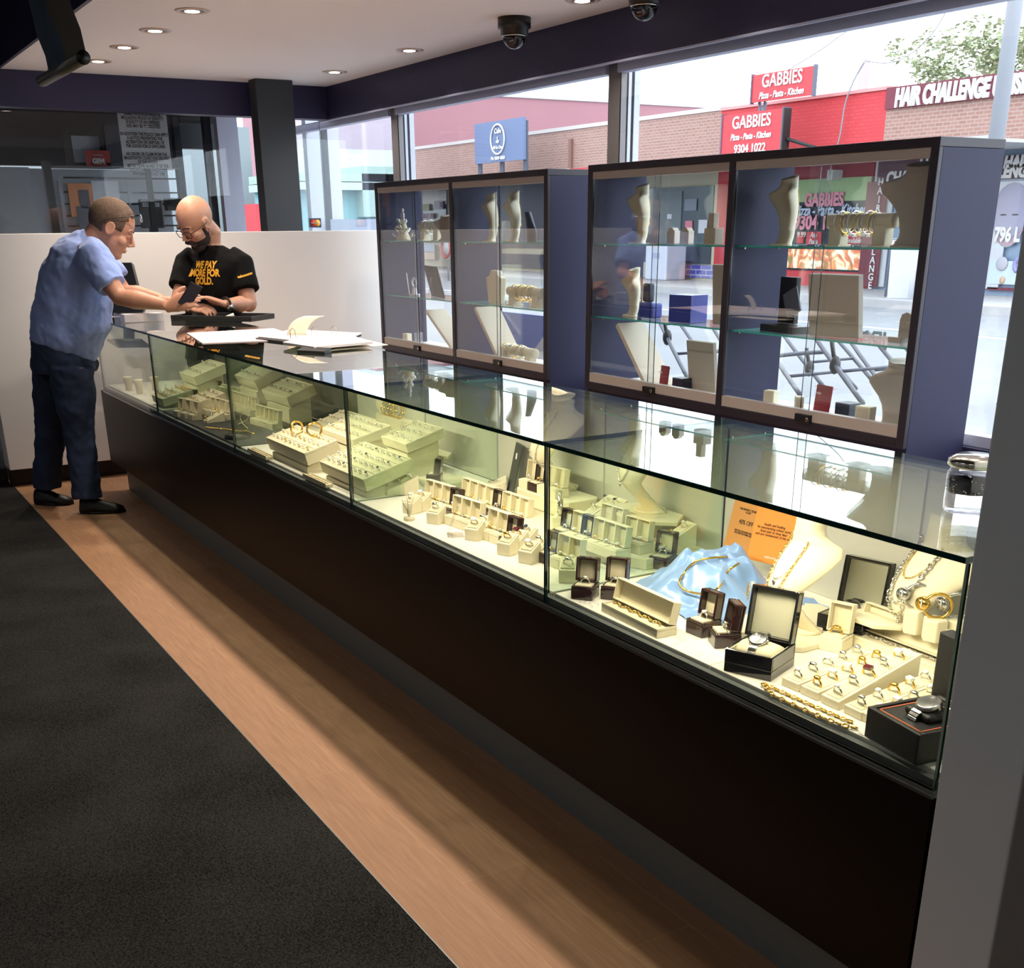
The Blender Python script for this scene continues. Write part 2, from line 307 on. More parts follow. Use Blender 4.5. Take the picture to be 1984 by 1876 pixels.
# ---------------- window display cabinets ----------------
CY = -3.30; CD = .33; CZ0, CZ1 = .745, 1.761
def cabinet(x0, x1, label):
    w = x1-x0; t = thing('display_cabinet', label, 'cabinet', TR(x0, CY, 0), 'dark display cabinets in front of the street window')
    fr = MB().box(0, w, -CD, 0, CZ1-.03, CZ1).box(0, .035, -.02, 0, CZ0, CZ1-.03).box(w-.035, w, -.02, 0, CZ0, CZ1-.03).box(w/2-.018, w/2+.018, -.02, 0, CZ0, CZ1-.03).box(.035, w/2-.018, -.02, 0, CZ0, CZ0+.035).box(w/2+.018, w-.035, -.02, 0, CZ0, CZ0+.035)
    part('frame', fr, PURFR, t, mods=(('bevel', .002),))
    def holes(mb, x):
        for k_ in range(16):
            for yy in (-.08, -CD+.06): mb.box(x-.0006, x, yy-.002, yy+.002, .90+k_*.05, .904+k_*.05, 1)
        return mb
    part('side_panel', MB().box(0, .018, -CD, -.0205, .02, CZ1-.031), PURLAM, t); part('side_panel', holes(MB().box(w-.018, w, -CD, -.0205, .02, CZ1-.031), w-.018), [PURLAM, BLACK], t)
    part('divider_panel', holes(MB().box(w/2-.009, w/2+.009, -CD, -.0205, CZ0, CZ1-.031), w/2-.009), [PURLAM, BLACK], t)
    part('bottom_panel', MB().box(.018, w/2-.01, -CD, -.0205, CZ0, CZ0+.03).box(w/2+.01, w-.018, -CD, -.0205, CZ0, CZ0+.03), WHITE, t)
    part('base', MB().box(.018, w-.018, -CD, -.02, 0.0, CZ0-.001), PURLAM, t)
    for q, (a, c) in enumerate(((.036, w/2-.019), (w/2+.019, w-.036))):
        for z0_, z1_ in ((CZ1-.062, CZ1-.031), (CZ0+.036, CZ0+.078)): part('door_track', MB().box(a, c, -.032, -.003, z0_, z1_), TRACK, t, label='grey sliding door track')
        m = (a+c)/2
        part('glass_door', slab(m-.03, c-.002, -.011, -.006, CZ0+.05, CZ1-.05, 'y'), [GCAB, mat('dark_glass_edge', (20, 34, 36), .2)], t)
        part('glass_door', slab(a+.002, m+.03, -.025, -.020, CZ0+.05, CZ1-.05, 'y'), [GCAB, MC['dark_glass_edge']], t)
        part('lock', MB().box(m-.055, m+.025, -.005, .012, CZ0+.03, CZ0+.062).cyl((m-.043, .012, CZ0+.046), (m-.043, .015, CZ0+.046), .008, m=1), [BLACK, CHROME], t, mods=(('bevel', .002),))
        for z in (1.42, 1.09):
            sm = slab(a+(-.018 if q == 0 else -.009), c+(.009 if q == 0 else .018), -CD+.01, -.04, z-.007, z, 'z')
            s = part('shelf', sm, [GSHELF, TEDGE], t, label='glass shelf')
            for xx in (a-.006, c+.0):
                for yy in (-.08, -CD+.06): part('shelf_pin', MB().cyl((xx, yy, z-.012), (xx+.012, yy, z-.012), .004, n=8), CHROME, s)
    return t
cabinet(5.12, 7.155, 'dark display cabinet by the street window on the left, beside the cream partition')
cabinet(2.757, 4.77, 'dark display cabinet by the street window on the right, showing busts, trays and red cards')

# ---------------- street windows ----------------
MULL = mat('grey_mullion', (128, 124, 126), .5); MULLS = mat('lavender_mullion', (196, 200, 226), .5)
def wframe(n, x0, x1, y=-3.70, z0=.72, z1=BZ+.01):
    fr = MB().box(x0, x1, y-.04, y+.02, z0, z0+.04).box(x0, x1, y-.04, y+.02, z1-.05, z1)
    f = struct('window_%d' % n, fr, MULLS); g = node('pane', slab(x0, x1, y-.006, y, z0+.03, z1-.03, 'y').mesh('pane', [GWIN, GEDGE]), f)
def mullion(n, x, y=-3.72):
    mb = MB().box(x, x+.10, y-.02, y+.02, .72, BZ+.005, 0)
    for k, (d, m) in enumerate(((.018, 2), (.03, 1), (.02, 2), (.05, 1))): pass
    yy = y-.02
    for d, m in ((.012, 2), (.018, 1), (.018, 2), (.035, 1)): mb.box(x, x+.095-(0 if m == 1 else .004), yy-d, yy, .72, BZ+.005, m) if m == 1 else mb.box(x+.006, x+.09, yy-d, yy, .72, BZ+.005, m); yy -= d
    o = struct('trim_%d' % n, mb, [MULL, MULLS, DARK], label='grey aluminium window mullion')
mullion(3, 5.08); mullion(4, 7.60)
wframe(1, .96, 5.08); wframe(2, 5.18, 7.60); wframe(3, 7.70, 9.55)
bm2 = MB().box(.96, 9.6, YB-.02, YB, BZ-.008, BZ); struct('trim_5', bm2, MULLS, label='pale strip under the bulkhead')

# ---------------- ceiling fittings ----------------
RING = mat('downlight_ring', (196, 178, 168), .35, .3); REFL = mat('downlight_reflector', (120, 98, 88), .3, .7)
def em(name, col, st):
    m = mat(name, col, .5, emit=col, es=st); return m
LAMPM = em('lit_lamp_face', (255, 240, 225), 9)
kl = [K('trim_ring', MB().lathe([(.058, -.003), (.060, -.007), (.074, -.006), (.082, -.001), (.082, .001)], 32), RING),
      K('reflector', MB().lathe([(.059, -.004), (.045, -.0015), (.03, -.0012), (.001, -.0012)], 32), REFL),
      K('lamp', MB().lathe([(.036, -.003), (.034, -.006), (.001, -.008)], 24, T=M4.Translation((.006, 0, 0))), LAMPM)]
r1 = ['farthest visible', 'second farthest visible', 'third farthest visible', 'nearest visible']
for i, x in enumerate(LROW1[:4]): put(kl, 'downlight', 'recessed ceiling downlight over the counter, %s of the left row' % r1[i], 'light', TR(x, -1.87, CEIL), 'recessed ceiling downlights')
for i, x in enumerate([7.77, 6.66, 4.89]): put(kl, 'downlight', 'recessed ceiling downlight near the window bulkhead, %s' % ['farthest, by the dark column', 'middle one of three', 'nearest, cut by the picture top'][i], 'light', TR(x, -3.34, CEIL), 'recessed ceiling downlights')
dome = glass('dome_glass', (.35, .35, .38), ior=1.5)
kc = [K('housing', MB().lathe([(.001, 0), (.082, 0), (.082, -.045), (.07, -.05), (.068, -.075), (.02, -.078)], 32), BLACK),
      K('dome', MB().ball((0, 0, -.082), (.058, .058, .055), 24), dome, (), None, [K('lens', MB().ball((-.01, .015, -.085), .03, 14).cyl((-.01, .015, -.09), (-.025, .04, -.105), .017, m=1), [BLACK, STEEL])]),
      K('ring', MB().torus((0, 0, -.08), .058, .003, 28, 6), SILVER)]
p = onz(1003, 35, CEIL); put(kc, 'dome_camera', 'black dome security camera on the ceiling near the middle of the bulkhead', 'camera', TR(p.x, p.y+.02, CEIL), 'dome security cameras')
p = onz(1250, -30, CEIL); put(kc, 'dome_camera', 'black dome security camera partly cut off by the top edge', 'camera', TR(p.x, p.y, CEIL), 'dome security cameras')
# hanging banner
def banner_mat():
    m = mat('banner_print', (30, 60, 80), .55); nt = m.node_tree; b = nt.nodes['Principled BSDF']; N = nt.nodes.new; L = nt.links.new
    tc = N('ShaderNodeTexCoord'); sp = N('ShaderNodeSeparateXYZ'); L(tc.outputs['Object'], sp.inputs[0]); n = N('ShaderNodeTexNoise'); n.inputs['Scale'].default_value = 3
    L(tc.outputs['Object'], n.inputs['Vector'])
    a = N('ShaderNodeMath'); a.operation = 'MULTIPLY_ADD'; a.inputs[1].default_value = -1.0; L(sp.outputs['Z'], a.inputs[0]); L(sp.outputs['X'], a.inputs[2])
    c = N('ShaderNodeMath'); c.operation = 'MULTIPLY_ADD'; c.inputs[1].default_value = .25; L(n.outputs['Fac'], c.inputs[0]); L(a.outputs[0], c.inputs[2])
    r = N('ShaderNodeValToRGB'); r.color_ramp.interpolation = 'CONSTANT'; e = r.color_ramp.elements; e[0].position = 0; e[0].color = (*lin((78, 66, 48)), 1); e[1].position = .02; e[1].color = (*lin((78, 66, 48)), 1)
    for q, cc in ((.30, (78, 66, 48)), (.31, (36, 58, 76))): z = e.new(q); z.color = (*lin(cc), 1)
    L(c.outputs[0], r.inputs[0]); L(r.outputs[0], b.inputs['Base Color']); return m
t = thing('hanging_banner', 'blue and brown printed banner hanging from above at the top left', 'banner', TR(3.71, -.83, 1.96))
rg = []
for i in range(19):
    z = i*.06; yo = .02*sin(z*3)-.012*(z < .12)
    rg.append([(x*.03, yo+.012*sin(x*.25+z*4), z) for x in range(21)])
part('print', MB().loft(rg, closed=False, caps=False), banner_mat(), t); 
part('weight_bar', MB().tube([(-.01, 0, -.012), (.61, 0, -.012)], .021, 16, flat=.8), mat('banner_bar', (120, 118, 112), .4, .4), t); part('end_cap', MB().cyl((-.016, 0, -.012), (-.01, 0, -.012), .019, m=0), BLACK, t)
# ---------------- jewellery kits ----------------
random.seed(4)
BL = ('bevel', .0015, 2)
def shell_open(mb, w, h, d, t, m, y0=0.0, z0=0.0):   # box w x d x h open towards -y (front)
    mb.box(-w/2, w/2, y0+d-t, y0+d, z0, z0+h, m).box(-w/2, -w/2+t, y0, y0+d-t, z0, z0+h, m).box(w/2-t, w/2, y0, y0+d-t, z0, z0+h, m)
    mb.box(-w/2+t, w/2-t, y0, y0+d-t, z0, z0+t, m).box(-w/2+t, w/2-t, y0, y0+d-t, z0+h-t, z0+h, m); return mb
def ringbox(w, d, bh, lh, ld, mo, mi, t=.003, tilt=8, bev=.002):
    B = ('bevel', bev, 3); T = M4.Translation((0, d-.002, bh+.0005)) @ M4.Rotation(RD(-tilt), 4, 'X') @ M4.Translation((0, -ld, 0))
    lid = MB(); shell_open(lid, w, lh, ld, t, 0); lid.v = [tuple(T @ V(v)) for v in lid.v]
    lin_ = MB().box(-w/2+t+.0005, w/2-t-.0005, ld-t-.0015, ld-t-.0003, t+.0005, lh-t-.0005, 0, T)
    base = MB().box(-w/2, w/2, 0, d, 0, bh-.006).box(-w/2, w/2, 0, t, bh-.006, bh).box(-w/2, w/2, d-t, d, bh-.006, bh).box(-w/2, -w/2+t, t, d-t, bh-.006, bh).box(w/2-t, w/2, t, d-t, bh-.006, bh)
    pad = MB().box(-w/2+t+.001, w/2-t-.001, t+.001, d/2-.002, bh-.006, bh+.002).box(-w/2+t+.001, w/2-t-.001, d/2+.001, d-t-.001, bh-.006, bh+.002)
    return [K('base', base, mo, (B,)), K('cushion', pad, mi, (('bevel', .0012, 2),)), K('lid', lid, mo, (B,), None, [K('lining', lin_, mi)])]
KC = ringbox(.049, .052, .028, .056, .022, CREAM, CREAMD)
KW = ringbox(.056, .060, .034, .060, .026, WOODB, CREAMD, t=.006, bev=.004)
KWt = ringbox(.052, .052, .028, .054, .024, WOODB, CREAMD, t=.005, bev=.005)
def ring_kit(mt, st, s=1.0, kind=0):
    b = MB().torus((0, 0, .0015), .0092*s, .0017*s, 20, 6, ax='y')
    g = MB()
    if kind == 0: g.lathe([(.001, .0095*s), (.005*s, .0125*s), (.0038*s, .0150*s), (.001, .0154*s)], 8)
    elif kind == 1: g.box(-.0058*s, .0058*s, -.004*s, .004*s, .0095*s, .0140*s)
    else: g.ball((0, 0, .0118*s), (.0072*s, .005*s, .0035*s), 10)
    return [K('band', b, mt), K('stone', g, st)]
DIA = mat('brilliant_stone', (235, 240, 245), .04, 0, coat=1, spec=1); RUBY = mat('dark_red_stone', (90, 16, 30), .08, coat=1); SAPH = mat('dark_blue_stone', (34, 46, 90), .08, coat=1)
RK = [ring_kit(SILVER, DIA), ring_kit(GOLD, DIA, 1, 1), ring_kit(SILVER, SILVER, 1, 2), ring_kit(GOLD, GOLD, 1, 2), ring_kit(GOLD, RUBY, 1.1, 1), ring_kit(SILVER, SAPH, 1, 0)]
RN = ['silver stone ring', 'gold square ring', 'silver dome ring', 'gold dome ring', 'red stone ring', 'blue stone ring']
ORD = ['first', 'second', 'third', 'fourth', 'fifth', 'sixth', 'seventh', 'eighth', 'ninth']
def ringat(T, k, where, group, s=None): return put(RK[k], 'ring', (RN[k]+' '+where), 'ring', T, group, s)
def edgeT(pl, pr, z):
    a = pl if len(pl) == 3 else onz(*pl, z); b = pr if len(pr) == 3 else onz(*pr, z); a, b = V(a), V(b); x = (b-a); x.z = 0; w = x.length; x.normalize(); y = V((-x.y, x.x, 0))
    o = (a+b)/2; return M4(((x.x, y.x, 0, o.x), (x.y, y.y, 0, o.y), (0, 0, 1, z), (0, 0, 0, 1))), w
def boxrow(pl, pr, z, kinds, desc, rings=True, fixed=None):
    T, w = edgeT(pl, pr, z); n = len(kinds); st = (fixed or w/n); 
    for i, k in enumerate(kinds):
        kit = KC if k == 'c' else KWt; x = (i-(n-1)/2)*st; Q = T @ M4.Translation((x, 0, 0))
        lab = ('cream' if k == 'c' else 'dark wooden')+' ring box, '+(ORD[i]+' in ' if n > 1 else '')+desc
        put(kit, 'ring_box', lab, 'ring box', Q, 'open ring boxes in the counter')
        if rings: ringat(Q @ M4.Translation((0, .0245 if k == 'c' else .026, .028 if k == 'c' else .029)), (i*3+n) % 4, 'in the '+ORD[i]+' box of '+desc if n > 1 else 'in the box '+desc, 'rings in open ring boxes')
def platform(poly, z0, z1, label, grp='cream stepped display risers'):
    mb = MB().prism(poly, 0, z1-z0); cx = sum(p[0] for p in poly)/len(poly); cy = sum(p[1] for p in poly)/len(poly); mb.v = [(a-cx, b-cy, c) for a, b, c in mb.v]
    return single('riser', mb, CREAM, label, 'display riser', grp, TR(cx, cy, z0), (('bevel', .002),))
def rect(x0, x1, y0, y1, c=.0):
    return [(x0+c, y0), (x1-c, y0), (x1, y0+c), (x1, y1-c), (x1-c, y1), (x0+c, y1), (x0, y1-c), (x0, y0+c)]
DKZ = DZ+.0002
# slanted ring stand (one ring) and sloping five-ring ramp
def standk(w=.045, d=.045, h0=.034, h1=.056): return [K('block', MB().hexa([(-w/2, 0, 0), (w/2, 0, 0), (w/2, d, 0), (-w/2, d, 0)], [(-w/2, 0, h0), (w/2, 0, h0), (w/2, d, h1), (-w/2, d, h1)]), CREAM, (BL,)),
    K('pad', MB().hexa([(-w/2+.004, .005, h0+.001), (w/2-.004, .005, h0+.001), (w/2-.004, d-.005, h1-.004), (-w/2+.004, d-.005, h1-.004)], [(-w/2+.004, .005, h0+.006), (w/2-.004, .005, h0+.006), (w/2-.004, d-.005, h1+.001), (-w/2+.004, d-.005, h1+.001)]), CREAMD, (BL,))]
KS = standk()
def stand(pl, pr, z, desc, k=0, n=1):
    T, w = edgeT(pl, pr, z)
    for i in range(n):
        Q = T @ M4.Translation((0, .0465*i, 0)); e = '' if n == 1 else (', '+['front', 'middle', 'rear'][i if n == 3 else (0 if i == 0 else 2)])
        put(KS, 'ring_stand', 'cream slanted ring stand '+desc+e, 'ring stand', Q, 'slanted ring stands')
        ringat(Q @ M4.Translation((0, .022, .048)) @ M4.Rotation(RD(26), 4, 'X'), (k+i) % 6, 'on the slanted stand '+desc.replace('at the second module front, ', 'at the front, ')+e, 'rings on slanted stands', (1.3, 1.3, 1.3))
def ramp(T, w, l, h0, h1, ks, desc, rs=1.15, hs=False):
    mb = MB().hexa([(-w/2, 0, 0), (w/2, 0, 0), (w/2, l, 0), (-w/2, l, 0)], [(-w/2, 0, h0), (w/2, 0, h0), (w/2, l, h1), (-w/2, l, h1)])
    t = thing('ring_ramp', 'cream sloping ring ramp '+desc, 'ring ramp', T, 'sloping ring ramps'); part('ramp_body', mb, CREAM, t, mods=(BL,))
    a = math.atan2(h1-h0, l); sl = MB(); n = len(ks)
    U = M4.Translation((0, 0, h0)) @ M4.Rotation(a, 4, 'X'); sl.box(-w*.36, w*.36, l*.03, l*.96, 0, .0012, 0, U)
    part('ring_pad', sl, CREAMD, t)
    for i, k in enumerate(ks):
        y = l*(.10+.76*i/max(1, n-1)) if n > 1 else l*.5
        ringat(T @ U @ M4.Translation((0, y, .002)) @ M4.Rotation(RD(8*((i*7) % 3-1)), 4, 'Z'), k, ORD[i]+' on the ramp '+desc.replace(' from left', ''), 'rings on sloping ramps', (rs, rs, rs))
# neck bust
BUSTP = [(0, .012, .36), (.04, .010, .31), (.12, .004, .27), (.24, .000, .27), (.36, -.003, .30), (.48, -.005, .37), (.60, -.004, .47), (.70, -.001, .54), (.77, .002, .54), (.82, .004, .44), (.86, .005, .31), (.91, .004, .26), (1.0, .004, .27)]
BUSTL = [(0, .030, .34), (.05, .022, .30), (.14, .004, .26), (.24, -.020, .24), (.33, -.036, .27), (.42, -.038, .36), (.52, -.030, .46), (.62, -.018, .54), (.71, -.004, .57), (.78, .008, .52), (.83, .014, .40), (.87, .017, .28), (.92, .018, .24), (1.0, .020, .26)]
def bustk(h, w, mt=None, th=.045, prof=None):
    prof = prof or BUSTP; rg = []; N = 32; P = []
    for i in range(len(prof)-1):
        for q in range(3): u = q/3; P.append([prof[i][j]*(1-u)+prof[i+1][j]*u for j in range(3)])
    P.append(list(prof[-1])); s = h/.26
    for t, y, hw in P:
        r = []; W_ = hw*w; neck = max(0, min(1, (t-.80)/.10)); D = (th*(1-neck)+.034*neck)*s
        for j in range(N):
            a = 2*pi*j/N; cx, cy = cos(a), sin(a); X = W_*(abs(cx)**.8)*(1 if cx > 0 else -1)
            dy = -D*(.5+.35*neck)*abs(cy)**.9 if cy < 0 else D*(.30+.55*neck)*abs(cy)**.9
            r.append((X, y*s*1.2+dy+(1-neck)*.040*s*(X/w)**2*4*(1 if t > .2 else .3), t*h+(.010*s*(-cy) if t > .99 else 0)))
        rg.append(r)
    ks = [K('body', MB().loft(rg), mt or CREAM)]
    ft = MB().loft([[(cos(2*pi*j/20)*w*.34, .024*s+sin(2*pi*j/20)*.042*s, z) for j in range(20)] for z in (-.0001, .006)])
    ks.append(K('foot', ft, mt or CREAM, (('bevel', .001),))); return ks
def chainpts(n, f): return [f(i/(n-1)) for i in range(n)]
def chain(name, pts, r, mt, label, cat, group=None, links=True, pend=None, T=None, step=1.6):
    mb = MB()
    if links:
        pts = [V(p) for p in pts]; L = [0]
        for i in range(1, len(pts)): L.append(L[-1]+(pts[i]-pts[i-1]).length)
        n = max(4, int(L[-1]/(r*step*2))); j = 0
        for q in range(n):
            d = L[-1]*q/n
            while j < len(L)-2 and L[j+1] < d: j += 1
            u = (d-L[j])/max(1e-9, L[j+1]-L[j]); p = pts[j].lerp(pts[j+1], u); t = (pts[j+1]-pts[j]).normalized()
            Q = t.to_track_quat('X', 'Z').to_matrix().to_4x4(); Q.translation = p
            mb.torus((0, 0, 0), r*1.25, r*.42, 8, 4, 0, Q @ M4.Rotation(RD(90*(q % 2)+30), 4, 'X'), sq=.62)
    else: mb.tube(pts, r, 8)
    if pend: pend(mb)
    return single(name, mb, mt, label, cat, group, T)
def necklace(T, h, w, drop, r, mt, label, group=None, links=True, pend=True, top=.84, prof=None, th=.045):
    s = h/.26; pts = []; prof = prof or BUSTP
    for i in range(41):
        u = i/40*2-1; t = top-drop*(1-abs(u)**1.8); x = w*.20*sin(u*pi/2)*(1+.35*(1-abs(u)))
        k = next((i_ for i_ in range(len(prof)-1) if prof[i_][0] <= t <= prof[i_+1][0]), 0); b0, b1 = prof[k], prof[k+1]; v = (t-b0[0])/(b1[0]-b0[0]); yy = b0[1]*(1-v)+b1[1]*v; hw = b0[2]*(1-v)+b1[2]*v
        neck = max(0, min(1, (t-.80)/.10)); D = (th*(1-neck)+.034*neck)*s; cx = min(1, abs(x)/(hw*w)); cy = math.sqrt(max(0, 1-cx**2.5))
        pts.append((x, yy*s*1.2-D*(.5+.35*neck)*cy**.9+(1-neck)*.040*s*(x/w)**2*4-r*1.3, t*h))
    def pd(mb): p = pts[20]; mb.ball((p[0], p[1]-.001, p[2]-.010), (.006, .003, .009), 10)
    return chain('necklace', pts, r, mt, label, 'necklace', group, links, pd if pend else None, T)
# trays
def tray(T, w, l, h, rows, cols, desc, ks=(0,), rs=1.0, dividers=0, mt=None, skip=0, rings=True, name='ring_tray', cat='ring tray'):
    t = thing(name, 'cream '+desc+', its slots filled with rings', cat, T, 'ring trays in the counter'); b = .006
    mb = MB().box(0, w, 0, l, -h, -.010).box(0, w, 0, b, -.010, 0).box(0, w, l-b, l, -.010, 0).box(0, b, b, l-b, -.010, 0).box(w-b, w, b, l-b, -.010, 0)
    part('tray_body', mb, mt or CREAM, t, mods=(BL,)); pd = MB(); rh = (l-2*b)/rows
    for i in range(rows): pd.box(b+.001, w-b-.001, b+rh*i+.0012, b+rh*(i+1)-.0012, -.0099, -.003)
    part('ring_roll', pd, CREAMD, t, mods=(('bevel', .0025, 2),))
    if rings:
        q = 0
        for i in range(rows):
            for j in range(cols):
                q += 1
                if skip and q % skip == 0: continue
                x = b+(w-2*b)*(j+.5)/cols; y = b+rh*(i+.5)
                k = ks[(i*cols+j) % len(ks)]
                put(RK[k], 'ring', '%s, %s in the %s row of the %s' % (['silver ring', 'gold ring', 'silver ring', 'gold ring', 'gold ring', 'silver ring'][k], ORD[j], ORD[i], desc), 'ring', T @ M4.Translation((x+random.uniform(-.003, .003), y, -.003)), 'rings in the '+desc, (rs, rs, rs))
    return t
def pxT(pl, pf, pb, zf, zb):
    o, u, v = onz(*pl, zf), onz(*pf, zf), onz(*pb, zb); return frame(o, u, v), (u-o).length, (v-o).length

# ================= first module (near end) =================
def wbox(pl, pr, z, label, n, **k):
    T, w = edgeT(pl, pr, z); return put(KW, 'ring_box', label, 'ring box', T, 'open ring boxes in the counter'), T
for pl, pr, z, lab, k in (((1105.4, 1161), (1147.7, 1165.7), DKZ, 'dark wooden open ring box at the front left of the near module', 0), ((1163.5, 1161), (1203, 1166), DKZ, 'dark wooden open ring box just left of the long cream bracelet box', 2), ((1253, 1100.4), (1293, 1107.7), DKZ, 'dark wooden open ring box standing left of the blue satin, farthest from the front', 5),
                          ((1329, 1225), (1357, 1237), DKZ, 'dark wooden ring box facing left, in front of the blue satin', 0), ((1371.6, 1242), (1383.7, 1257), DKZ, 'dark wooden ring box turned sideways beside the black watch box', 2)):
    o, T = wbox(pl, pr, z, lab, k); ringat(T @ M4.Translation((0, .029, .035)), k, {0: 'in the box ', 2: 'in the box ', 5: 'in the box '}[k]+('left of the pair at the front' if pl[0] < 1110 else 'beside the bracelet box' if pl[0] < 1200 else 'left of the satin' if pl[0] < 1300 else 'facing left before the satin' if pl[0] < 1350 else 'turned sideways by the watch box'), 'rings in dark wooden boxes', (1.25, 1.25, 1.25))
def longbox(T, w, d, bh, lh, label, br, brl):
    lid = MB(); ld = .022; Tl = M4.Translation((0, d-.002, bh)) @ M4.Rotation(RD(-14), 4, 'X') @ M4.Translation((0, -ld, 0)); shell_open(lid, w, lh, ld, .003, 0); lid.v = [tuple(Tl @ V(v)) for v in lid.v]
    t = thing('bracelet_box', label, 'box', T, 'open bracelet boxes')
    base = MB().box(-w/2, w/2, 0, d, 0, bh-.007).box(-w/2, w/2, 0, .003, bh-.007, bh).box(-w/2, w/2, d-.003, d, bh-.007, bh).box(-w/2, -w/2+.003, .003, d-.003, bh-.007, bh).box(w/2-.003, w/2, .003, d-.003, bh-.007, bh)
    part('base', base, CREAM, t, mods=(BL,)); part('lid', lid, CREAM, t, mods=(BL,)); part('lining', MB().box(-w/2+.004, w/2-.004, .004, d-.004, bh-.0069, bh-.004), CREAMD, t)
    pts = [(-w*.43+w*.86*i/60, d*.5+.004*sin(i*.5), bh-.0005+.001*abs(sin(i*.8))) for i in range(61)]
    chain('bracelet', pts, .0034, br, brl, 'bracelet', 'bracelets lying in long boxes', T=T)
T, w = edgeT((1164.7, 1184), (1272.4, 1238), DKZ); longbox(T, w, .055, .022, .052, 'long cream open bracelet box at the front of the near module', GOLD, 'gold link bracelet in the long cream box in front of the satin')
T, w = edgeT((1639, 1247), (1808, 1314), DKZ); longbox(T, w, .055, .026, .060, 'long cream open bracelet box behind the ring ramps', SILVER, 'pale pearl and link bracelet in the long box behind the ramps')
# watches and their boxes
def watchk(case, face, strap, s=1.0):
    c = MB().lathe([(.012, .0), (.0195, .001), (.020, .006), (.0185, .009), (.0165, .0095)], 28); c.box(.0195, .023, -.002, .002, .003, .007)
    d = MB().lathe([(.0164, .0088), (.001, .0088)], 28); h = MB().box(-.0006, .0006, 0, .011, .0092, .0096).box(0, .009, -.0006, .0006, .0092, .0096)
    for i in range(12): h.box(-.0006, .0006, .0125, .0150, .0090, .0094, T=M4.Rotation(pi/6*i, 4, 'Z'))
    b = MB()
    for sg in (1, -1):
        for i in range(7):
            a = RD(14+16*i); y = sg*(.019+.020*sin(a)*1.05); z = .004-(.028*(1-cos(a)))
            b.box(-.009, .009, -.0028, .0028, -.0016, .0016, 0, M4.Translation((0, y, z)) @ M4.Rotation(-sg*a*.9, 4, 'X'))
    m = [K('case', c, case), K('dial', d, face, (), None, [K('hands', h, SILVER)]), K('strap', b, strap, (('bevel', .0006),))]
    return m
NAVY = mat('black_dial', (18, 20, 30), .15, coat=1); WDIAL = mat('pale_dial', (210, 214, 214), .2, coat=1)
def watchbox(T, w, d, bh, lh, label, wl, kit, tilt=10, sc=1.0):
    t = thing('watch_box', label, 'watch box', T, None); lid = MB(); ld = .026
    Tl = M4.Translation((0, d-.002, bh)) @ M4.Rotation(RD(-tilt), 4, 'X') @ M4.Translation((0, -ld, 0)); shell_open(lid, w, lh, ld, .006, 0); lid.v = [tuple(Tl @ V(v)) for v in lid.v]
    base = MB().box(-w/2, w/2, 0, d, 0, .02).box(-w/2, w/2, 0, .005, .02, bh).box(-w/2, w/2, d-.005, d, .02, bh).box(-w/2, -w/2+.005, .005, d-.005, .02, bh).box(w/2-.005, w/2, .005, d-.005, .02, bh)
    part('base', base, BLKBOX, t, mods=(('bevel', .0015),)); part('lid', lid, BLKBOX, t, mods=(('bevel', .002),))
    part('lid_lining', MB().box(-w/2+.0065, w/2-.0065, ld-.0085, ld-.0063, .0065, lh-.0065, 0, Tl), mat('grey_lining', (176, 176, 156), .8), t)
    part('inner_lining', MB().box(-w/2+.0052, -w/2+.0075, .006, d-.006, .02, bh-.002).box(w/2-.0075, w/2-.0052, .006, d-.006, .02, bh-.002), CREAMD, t)
    rg = []
    for i in range(9):
        x = -w*.40+w*.80*i/8; k = 1-.25*abs(i/4-1)**2; rg.append([(x, d*.5+cos(2*pi*j/18)*.036*k, .04+sin(2*pi*j/18)*.019*k) for j in range(18)])
    part('pillow', MB().loft(rg), CREAMD, t)
    put(kit, 'wristwatch', wl, 'watch', T @ M4.Translation((-.004, d*.47, .060)) @ M4.Rotation(RD(22), 4, 'X') @ M4.Diagonal((sc, sc, sc, 1)), 'wristwatches in the counter')
T, w = edgeT((1399.4, 1299.5), (1495, 1322.5), DKZ); watchbox(T, .105, .112, .050, .108, 'black open watch box holding a steel watch, nearest the front glass', 'steel bracelet watch in the front black box', watchk(STEEL, NAVY, STEEL), 12)
T, w = edgeT((1586, 1231), (1657, 1250), DKZ); T = T @ M4.Translation((0, .004, 0)); watchbox(T, .112, .105, .050, .112, 'dark open watch box behind the small cream ring box', 'watch with black dial in the dark box at the back', watchk(STEEL, NAVY, BLACK, 1.1), 10, 1.15)
T, w = edgeT((1581.6, 1257), (1633, 1269), DKZ); put(KC, 'ring_box', 'cream open ring box standing in front of the dark watch box', 'ring box', T, 'open ring boxes in the counter', (1.08, 1.08, 1.15)); ringat(T @ M4.Translation((0, .026, .032)), 3, 'in the cream box in front of the dark watch box', None, (1.5, 1.5, 1.4))
# five ring ramps in front
RT = [(1510.6, 1327.4), (1547, 1342), (1587, 1360), (1633, 1379.4), (1674, 1391.5)]; RR = [(1547, 1342), (1587, 1360), (1627, 1378), (1669, 1398.7), (1716, 1413)]
sty = [[0, 2, 0, 2, 2], [3, 1, 1, 3, 3], [0, 2, 4, 2, 1], [2, 0, 3, 1, 0], [0, 1, 2, 0, 2]]
hh = [.038, .044, .072, .040, .040]
for i in range(5):
    T, w = edgeT(RT[i], RR[i], DKZ); T = TR(T.translation.x, -1.534, DKZ, pi+RD([0, 0, -1, -3, -5][i])); T = T @ M4.Translation((0, 0, 0))
    ramp(T, .046, .215, .017, hh[i], sty[i], ORD[i]+' from left in the front five', 1.3)
